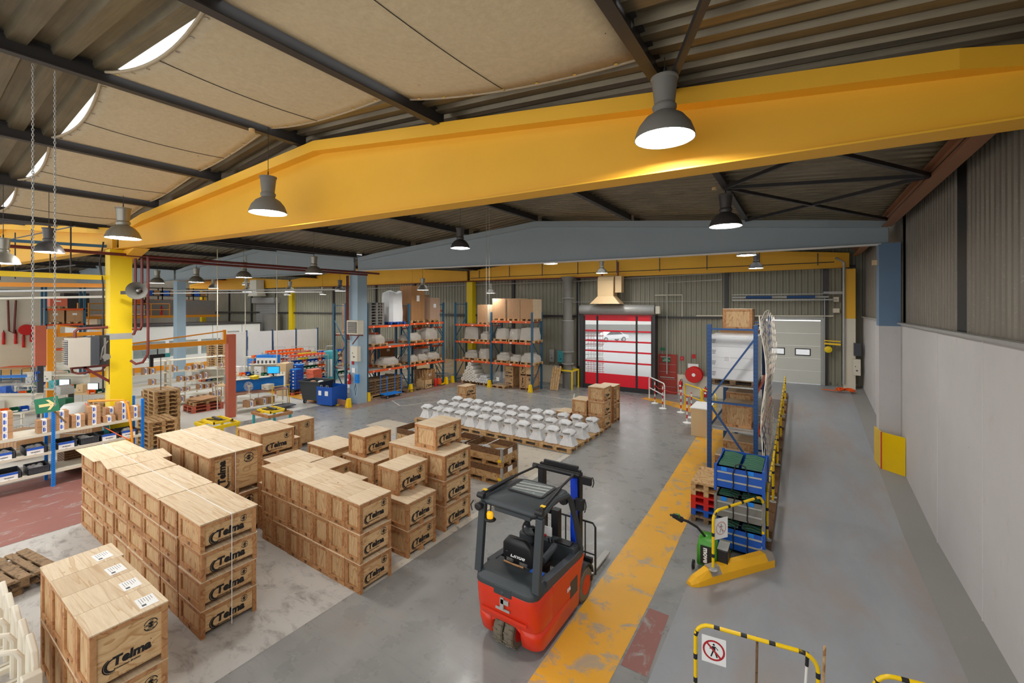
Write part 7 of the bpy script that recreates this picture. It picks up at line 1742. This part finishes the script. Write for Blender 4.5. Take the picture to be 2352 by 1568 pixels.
# roller shutter on the far wall with tank
x0_, x1_ = -44.2, -40.7; r = struct(thing('door_4', 'grey roller shutter on the far wall', 'gate', (0, 0, 0))); b = MB()
for k in range(24): z = 1.0+.17*k; b.box(x0_, back_y(x0_)-.12, z, x1_, back_y(x1_)-.05, z+.15)
b.build('slats', 'steel_grey', r); b = MB(); b.box(x0_-.3, back_y(x0_)-.4, 5.05, x1_+.3, back_y(x1_)-.02, 5.55); b.build('drum_box', 'steel_grey', r)
r = thing('tank', 'tall grey cylinder tank before the roller shutter', 'tank', (-40.2, back_y(-40)-1.0, 0)); MB().lathe([(.7, 1.6), (.75, 1.65), (.75, 4.0), (.7, 4.05)], (0, 0, 0), 20).build('drum', 'tarp', r, smooth=True); MB().lathe([(.2, 0), (.2, 1.6)], (0, 0, 0), 10).build('leg', 'steel_dark', r)
r = thing('air_heater_hood', 'small white hood above the grey roller shutter', 'heater', (-42.8, back_y(-42)-.9, 5.7)); MB().solid([(-.9, -.4, 0), (.9, -.4, 0), (.9, .4, 0), (-.9, .4, 0)], [(-.6, -.35, .5), (.6, -.35, .5), (.6, .35, .5), (-.6, .35, .5)]).build('hood', 'steel_white', r); MB().box(-.6, -.35, .5, .6, .35, 1.5).build('box', 'steel_white', r)
# office cabins
oc = struct(thing('wall_cabin', 'white office cabins with window band', 'cabin', (0, 0, 0))); CX_ = -39.5
b = MB(); b.box(CX_-6, 8.5, 0, CX_, 19.5, 1.0); b.box(CX_-6, 8.5, 2.15, CX_, 19.5, 3.25)
for y in (8.5, 10.6, 12.7, 14.8, 16.9, 19.3): b.box(CX_-.2, y, 1.0, CX_, y+.22, 2.15)
b.box(CX_-6, 8.5, 1.0, CX_, 8.6, 2.15); b.build('panels', 'white_paint', oc); MB().box(CX_-6.1, 8.4, 3.25, CX_+.1, 19.6, 3.33).build('cabin_roof', 'steel_dark', oc); MB().box(CX_-.05, 8.5, 1.0, CX_-.03, 19.5, 2.15).build('glazing', 'glass', oc)
b = MB()
for y in (9.5, 11.6, 13.7, 15.8, 18.0): b.box(CX_-.02, y, 1.0, CX_+.01, y+.05, 3.25)
b.build('joints', 'steel_grey', oc); MB().box(CX_+.001, 8.5, 0, CX_+.01, 19.5, .35).build('base_band', 'crane', oc); MB().box(CX_+.001, 16.9, 0, CX_+.02, 17.8, 2.7).build('cabin_door', 'steel_grey', oc)
for y in (9.2, 12.0, 14.2, 16.2): r = thing('office_chair', 'dark office chair inside the cabin near window %s' % {9.2: 'one', 12.0: 'two', 14.2: 'three', 16.2: 'four'}[y], 'chair', (CX_-1.5, y, 0), 0, 'chairs inside the cabins'); MB().box(-.2, -.2, .45, .2, .2, .52).build('seat', 'dark', r); MB().box(-.22, -.2, .5, -.18, .2, 1.4).build('backrest', 'dark', r); MB().lathe([(.03, .03), (.03, .45)], (0, 0, 0), 8).build('stem', 'dark', r)
# mezzanine
mz = struct(thing('trim_4', 'mezzanine floor with orange edge', 'mezzanine', (0, 0, 0))); MB().box(-56, 9.6, 3.75, -46.0, 19, 3.95).build('slab', 'crane', mz)
b = MB(); b.box(-47.0, 13.7, 3.95, -46.9, 19, 5.3); b.build('parapet', 'tarp', mz)
r = thing('orange_railing', 'orange railing along the mezzanine edge', 'railing', (-46.05, 9.9, 3.95)); b = MB()
for z in (.5, 1.0): b.tube([(0, 0, z), (0, 5.2, z)], .04, 6)
for k in range(5): b.tube([(0, 1.3*k, 0), (0, 1.3*k, 1.0)], .04, 6)
b.build('rails', 'crane', r); r = thing('ladder', 'orange caged ladder up to the mezzanine', 'ladder', (-45.6, 9.5, 0)); b = MB()
for y in (-.3, .3): b.tube([(0, y, 0), (0, y, 5.0)], .04, 6)
for k in range(14): b.tube([(0, -.3, .3+.33*k), (0, .3, .3+.33*k)], .025, 5)
b.build('ladder_frame', 'crane', r)
for i in range(6):
    y = 12.2+1.2*i; r = thing('stock_shelf', 'dark shelf of stored goods on the mezzanine, %s from the left' % ORD[i], 'shelf', (-48.5, y, 3.95), 0, 'shelves on the mezzanine'); b = MB()
    for z in (.0, .9, 1.7, 2.4): b.box(-.5, -.6, z, .5, .6, z+.06)
    for sx in (-.5, .5):
        for sy in (-.6, .6): b.box(sx-.03, sy-.03, 0, sx+.03, sy+.03, 2.5)
    b.build('frame', 'steel_dark', r)
    for q, (z, m) in enumerate(((.96, 'card_dark'), (.96, 'bin_orange'), (1.76, 'bin_blue'), (1.76, 'card_dark'))): o = MB().box(-.4, -.5+.5*(q % 2), z, .45, -.06+.5*(q % 2), z+.45).build('stored_box', m, r)
r = thing('cabinet', 'tall dark brown cabinet at the left end of the mezzanine', 'cabinet', (-46.9, 9.3+.0, 3.75)); MB().box(-.6, -.7, 0, .6, .7, 2.0).build('body', 'steel_dark', r); MB().box(.6, -.65, .05, .61, -.02, 1.95).build('door', 'steel_dark', r)
extinguisher((-46.3, 14.6, 3.97), 'red fire extinguisher on the mezzanine railing', .8)
# far left block wall
wl_ = struct(MB().box(-50.0, 3, 0, -49.6, 10.6, 7.2).build('wall_left', 'cream_wall'), 'cream block wall at the far left')
struct(MB().box(-49.6, 10.4, 0, -46.1, 10.6, 3.75).build('wall_left', 'cream_wall'), 'cream wall under the mezzanine'); struct(MB().box(-62.3, -6, 0, -62, 24, 8.4).build('wall_left', 'cladding'), 'dark cladding at the far left end')
def wl(y, z): return (-49.5, y, z)
r = thing('hose_reel', 'red fire hose reel on the far left wall', 'hose reel', (-49.3, 7.1, 2.95)); b = MB(); b.lathe([(.38, 0), (.42, .1), (.38, .25)], (0, 0, 0), 24, 'x'); b.build('disc', 'red', r, smooth=True)
for i, (y, z) in enumerate(((6.0, 1.9), (6.6, 1.9), (7.0, 1.6), (7.4, 2.0))): extinguisher((-49.52, y, z), 'red fire extinguisher on the far left wall, %s from the left' % ORD[i], 1.0, 'extinguishers on the far left wall')
pipe([(-49.4, 6.2, 5.2), (-49.4, 6.25, 2.9), (-49.4, 6.5, 2.7), (-49.4, 6.6, 5.2)], .06, 'rust_red', 'looped dark red pipe on the far left wall')
for i, z in enumerate((6.4, 6.0, 5.5)): pipe([(-49.4, 3, z), (-49.4, 10.2, z-.1)], .05, 'steel_grey', 'grey pipe along the top of the far left wall, %s from the top' % ORD[i], group='grey pipes on the far left wall')
struct(MB().box(-49.6, 3, .002, -46, 10.4, .012).build('floor_marking', 'mark_yellow'), 'yellow floor zone at the far left wall')
# red rack with pallets, grey boxes and orange tables in the left distance
lr = thing('pallet_rack', 'orange pallet rack with red curtains at the far left', 'rack', (-41, 6.6, 0))
for y in (0, 1.8):
    for x in (0, 1.0): MB().box(x-.06, y-.06, 0, x+.06, y+.06, 6.0).build('post', 'rack_teal', lr)
for z in (2.0, 3.6, 4.6): MB().box(1.0, 0, z-.12, 1.06, 1.8, z).build('beam', 'orange', lr); MB().box(0, 0, z-.02, 1.0, 1.8, z).build('shelf_deck', 'salmon', lr)
for i, (y, z) in enumerate(((.6, 4.6), (1.35, 3.6), (.45, 3.6), (1.35, 2.0))): carton_stack(-40.5, 6.6+y, z+.01, 2, 2, 2 if z > 4 else 3, (.45, .40, .25), 'cartons on the far left rack, %s' % ('top', 'upper right', 'upper left', 'lower right')[i], 'cartons on the far left rack', 'salmon' if i == 0 else 'cardboard')
for i, (px_, d_, w, m, l) in enumerate(((10, 27, 2.4, 'cardboard', 'long table with brown parts at the left edge'), (55, 28, 2.0, 'orange', 'orange topped table before the cream wall'), (20, 24, 2.6, 'sky_blue', 'blue framed cart with boards at the left edge'))):
    bench(at(px_, d_, 0), FR+.2, w, l, m, False, .9, 'rack_teal', 'tables at the far left')
# workstations with screens
ws = [(150, 20.5, 'under the heater'), (215, 19.5, 'right of the previous one'), (95, 21.5, 'behind the terracotta post'), (40, 19.0, 'at the left edge'), (20, 16.0, 'nearest at the left edge'), (180, 16.5, 'behind the red white drum'), (130, 25.0, 'farther back under the crane')]
for i, (px_, d_, l) in enumerate(ws):
    p = at(px_, d_); bench((p.x, p.y, 0), FR+.15*(i % 3)-.1, 1.7, 'assembly bench %s' % l, 'beige' if i % 2 else 'steel_white', i % 2 == 0, .9, 'steel_white', 'assembly benches on the left')
    if i in (0, 1, 2): monitor((p.x+.1, p.y-.05, .905), FR, 'lit white computer screen on the assembly bench %s' % l)
    box_on((p.x-.5, p.y-.25, .905), (.3, .3, .35), ('teal', 'beige', 'steel_grey', 'bin_blue', 'white_paint', 'bin_green', 'steel_grey')[i], 'small bench device on the assembly bench %s' % l, 'bench_device', 'device', FR)
    for k in range(3): obin((p.x+.35, p.y+.05+.24*k-.2, .905), ('bin_blue', 'bin_orange', 'bin_green')[(i+k) % 3], '%s parts bin on the assembly bench %s' % (('blue', 'orange', 'green')[(i+k) % 3], l))
p = at(178, 16.0); r = thing('industrial_vacuum', 'red and white round drum machine behind the labelled cartons', 'vacuum', (p.x, p.y, .55)); MB().lathe([(.42, 0), (.45, .04), (.45, .34)], (0, 0, 0), 24).build('drum', 'red', r, smooth=True); MB().lathe([(.45, .34), (.44, .52), (.36, .62), (.0, .64)], (0, 0, 0), 24).build('cover', 'white_paint', r, smooth=True); b = MB(); b.lathe([(.38, -.55), (.38, 0)], (0, 0, 0), 16); b.build('stand', 'dark', r)
p = at(150, 17.2); r = thing('bench_press', 'grey bench press machine behind the green arrow sign', 'machine', (p.x, p.y, 0)); MB().box(-.5, -.3, 0, .5, .3, .85).build('base', 'steel_white', r); MB().box(-.45, -.2, 1.3, .3, .2, 1.6).build('head', 'steel_grey', r, bevel=.02); b = MB(); b.box(.1, .05, .85, .25, .2, 1.4); b.box(-.4, -.15, .85, -.2, .1, 1.0); b.build('column', 'steel_dark', r)
for i, (px_, d_) in enumerate(((60, 14.5), (30, 13.6), (200, 15.2))):
    p = at(px_, d_); r = thing('wire_cage', 'grey wire cage container behind the blue shelf, %s' % ('middle one', 'leftmost', 'right one')[i], 'cage', (p.x, p.y, .12), FR, 'wire cages behind the blue shelf'); b = MB()
    for z in (.05, .3, .55, .8): b.tube([(-.55, -.4, z), (.55, -.4, z), (.55, .4, z), (-.55, .4, z)], .012, 5, closed=True)
    for k in range(12): b.tube([(-.55+.1*k, -.4, 0), (-.55+.1*k, -.4, .8)], .006, 4)
    b.build('mesh', 'steel_grey', r); MB().box(-.54, -.39, 0, .54, .39, .5).build('contents', 'cardboard', r)
# stacked cream tube frames in the bottom-left corner
sf = thing('tube_frame_trolley', 'chipped white tube frame trolleys stacked at the bottom left corner', 'trolley', (-7.35, .50, 0)); wp = paint('chipped white paint', (226, 218, 200), .5, .06, 3, chips=.10, chipcol=srgb(110, 80, 55)); M['chip_white'] = wp
sf.location = (-7.25, 1.12, 0)
for k in range(5):
    x = -.44*k; b = MB(); b.prism([(x-.40, .40), (x, .30), (x, .66), (x-.06, .80), (x-.30, .90), (x-.36, .88)], -.03, .03, 'y'); b.build('side_plate', 'chip_white', sf, bevel=.015)
    b = MB(); b.tube([(x-.10, -.10, .35), (x-.10, -.10, .78), (x-.12, -.14, .86), (x-.18, -.24, .88), (x-.5, -.75, .88)], .03, 8); b.build('loop_handle', 'chip_white', sf, smooth=True)
    b = MB(); b.bar((x-.2, -.02, .42), (x-.2, -1.2, .42), .06, .06); b.build('cross_tube', 'chip_white', sf)
    b = MB(); b.bar((x-.05, -.02, .30), (x-.05, -1.2, .30), .05, .08); b.build('lower_tube', 'chip_white', sf)
b = MB(); b.bar((.0, -.35, .36), (-2.2, -.35, .36), .06, .08); b.bar((.0, -.75, .36), (-2.2, -.75, .36), .06, .08); b.build('long_beam', 'chip_white', sf)
b = MB(); b.box(-.02, -.12, .0, .10, .04, .62); b.build('end_post', 'chip_white', sf, bevel=.01)
b = MB()
for x in (-.1, -1.1, -2.1):
    b.box(x-.04, -.4, 0, x+.04, -.3, .34)
b.build('base_posts', 'chip_white', sf)
# smaller details on the near column and girder
box_on((-17.1, 4.05, .95), (.2, .12, .3), 'teal', 'small blue grey box on the foot of the yellow column', marks=False)
r = thing('cable_bundle', 'black cables running down the left edge of the yellow column', 'cable', (-17.66, 4.12, 2.2)); b = MB(); b.tube([(0, 0, 0), (.02, 0, 3.2), (-.1, -.05, 3.9), (.05, 0, 4.5)], .02, 6); b.tube([(-.04, 0, 0), (-.02, 0, 3.2), (-.16, -.05, 3.8), (.0, 0, 4.5)], .015, 6); b.build('cables', 'black', r)
for i, (x, y, z) in enumerate(((-1.6, 10.4, 7.3), (-8.4, 4.0, 7.95), (-15.0, 4.0, 7.3))): r = thing('junction_box', 'small round junction box on a roof purlin, %s from the right' % ORD[i], 'junction box', (x, y, z), 0, 'junction boxes on the purlins'); MB().lathe([(.05, 0), (.05, .05)], (0, 0, 0), 12).build('box', 'beige', r)

# more benches and small machines in the middle of the workshop
for i, (px_, d_, l) in enumerate(((560, 24.5, 'behind the terracotta crane column'), (590, 28.0, 'in front of the white partitions'), (470, 26.5, 'in front of the office cabins'), (470, 22.6, 'behind the cream shelving'), (545, 21.5, 'nearest behind the blue screen'), (610, 24.5, 'left of the coloured bins'))):
    p = at(px_, d_); bench((p.x, p.y, 0), FR+.2*(i % 3)-.2, 1.8, 'workshop bench %s' % l, 'steel_white' if i % 2 else 'beige', i % 2 == 1, .9, 'steel_white', 'workshop benches')
    box_on((p.x-.4, p.y-.15, .905), (.4, .3, .45), ('white_paint', 'sky_blue', 'beige', 'steel_grey', 'teal', 'white_paint')[i], 'bench machine on the workshop bench %s' % l, 'bench_device', 'device', FR)
    for k in range(3): obin((p.x+.25, p.y+.24*k-.2, .905), ('bin_orange', 'bin_blue', 'bin_green')[(i+k) % 3], '%s parts bin on the workshop bench %s' % (('orange', 'blue', 'green')[(i+k) % 3], l))
for i in range(5):
    p = at(598+9*i, 25.5); r = thing('instrument_cabinet', 'white fronted blue instrument box in a row, %s from the left' % ORD[i], 'cabinet', (p.x, p.y, .0), FR, 'row of instrument boxes'); MB().box(-.14, -.2, 0, .14, .2, 1.9).build('case', 'sky_blue', r); MB().box(-.12, -.205, 1.3, .12, -.2, 1.75).build('front', 'white_paint', r); MB().box(-.05, -.21, 1.4, .05, -.205, 1.6).build('dial', 'dark', r)
for k in range(16):
    pallet((at(505, 29).x, at(505, 29).y, .146*k), 'pale pallet in the tall stack before the cabins, %s' % ('number from the floor: '+(ORD+['tenth', 'eleventh', 'twelfth', 'thirteenth', 'fourteenth', 'fifteenth', 'sixteenth'])[k]), 'tall pallet stack before the cabins', FR)
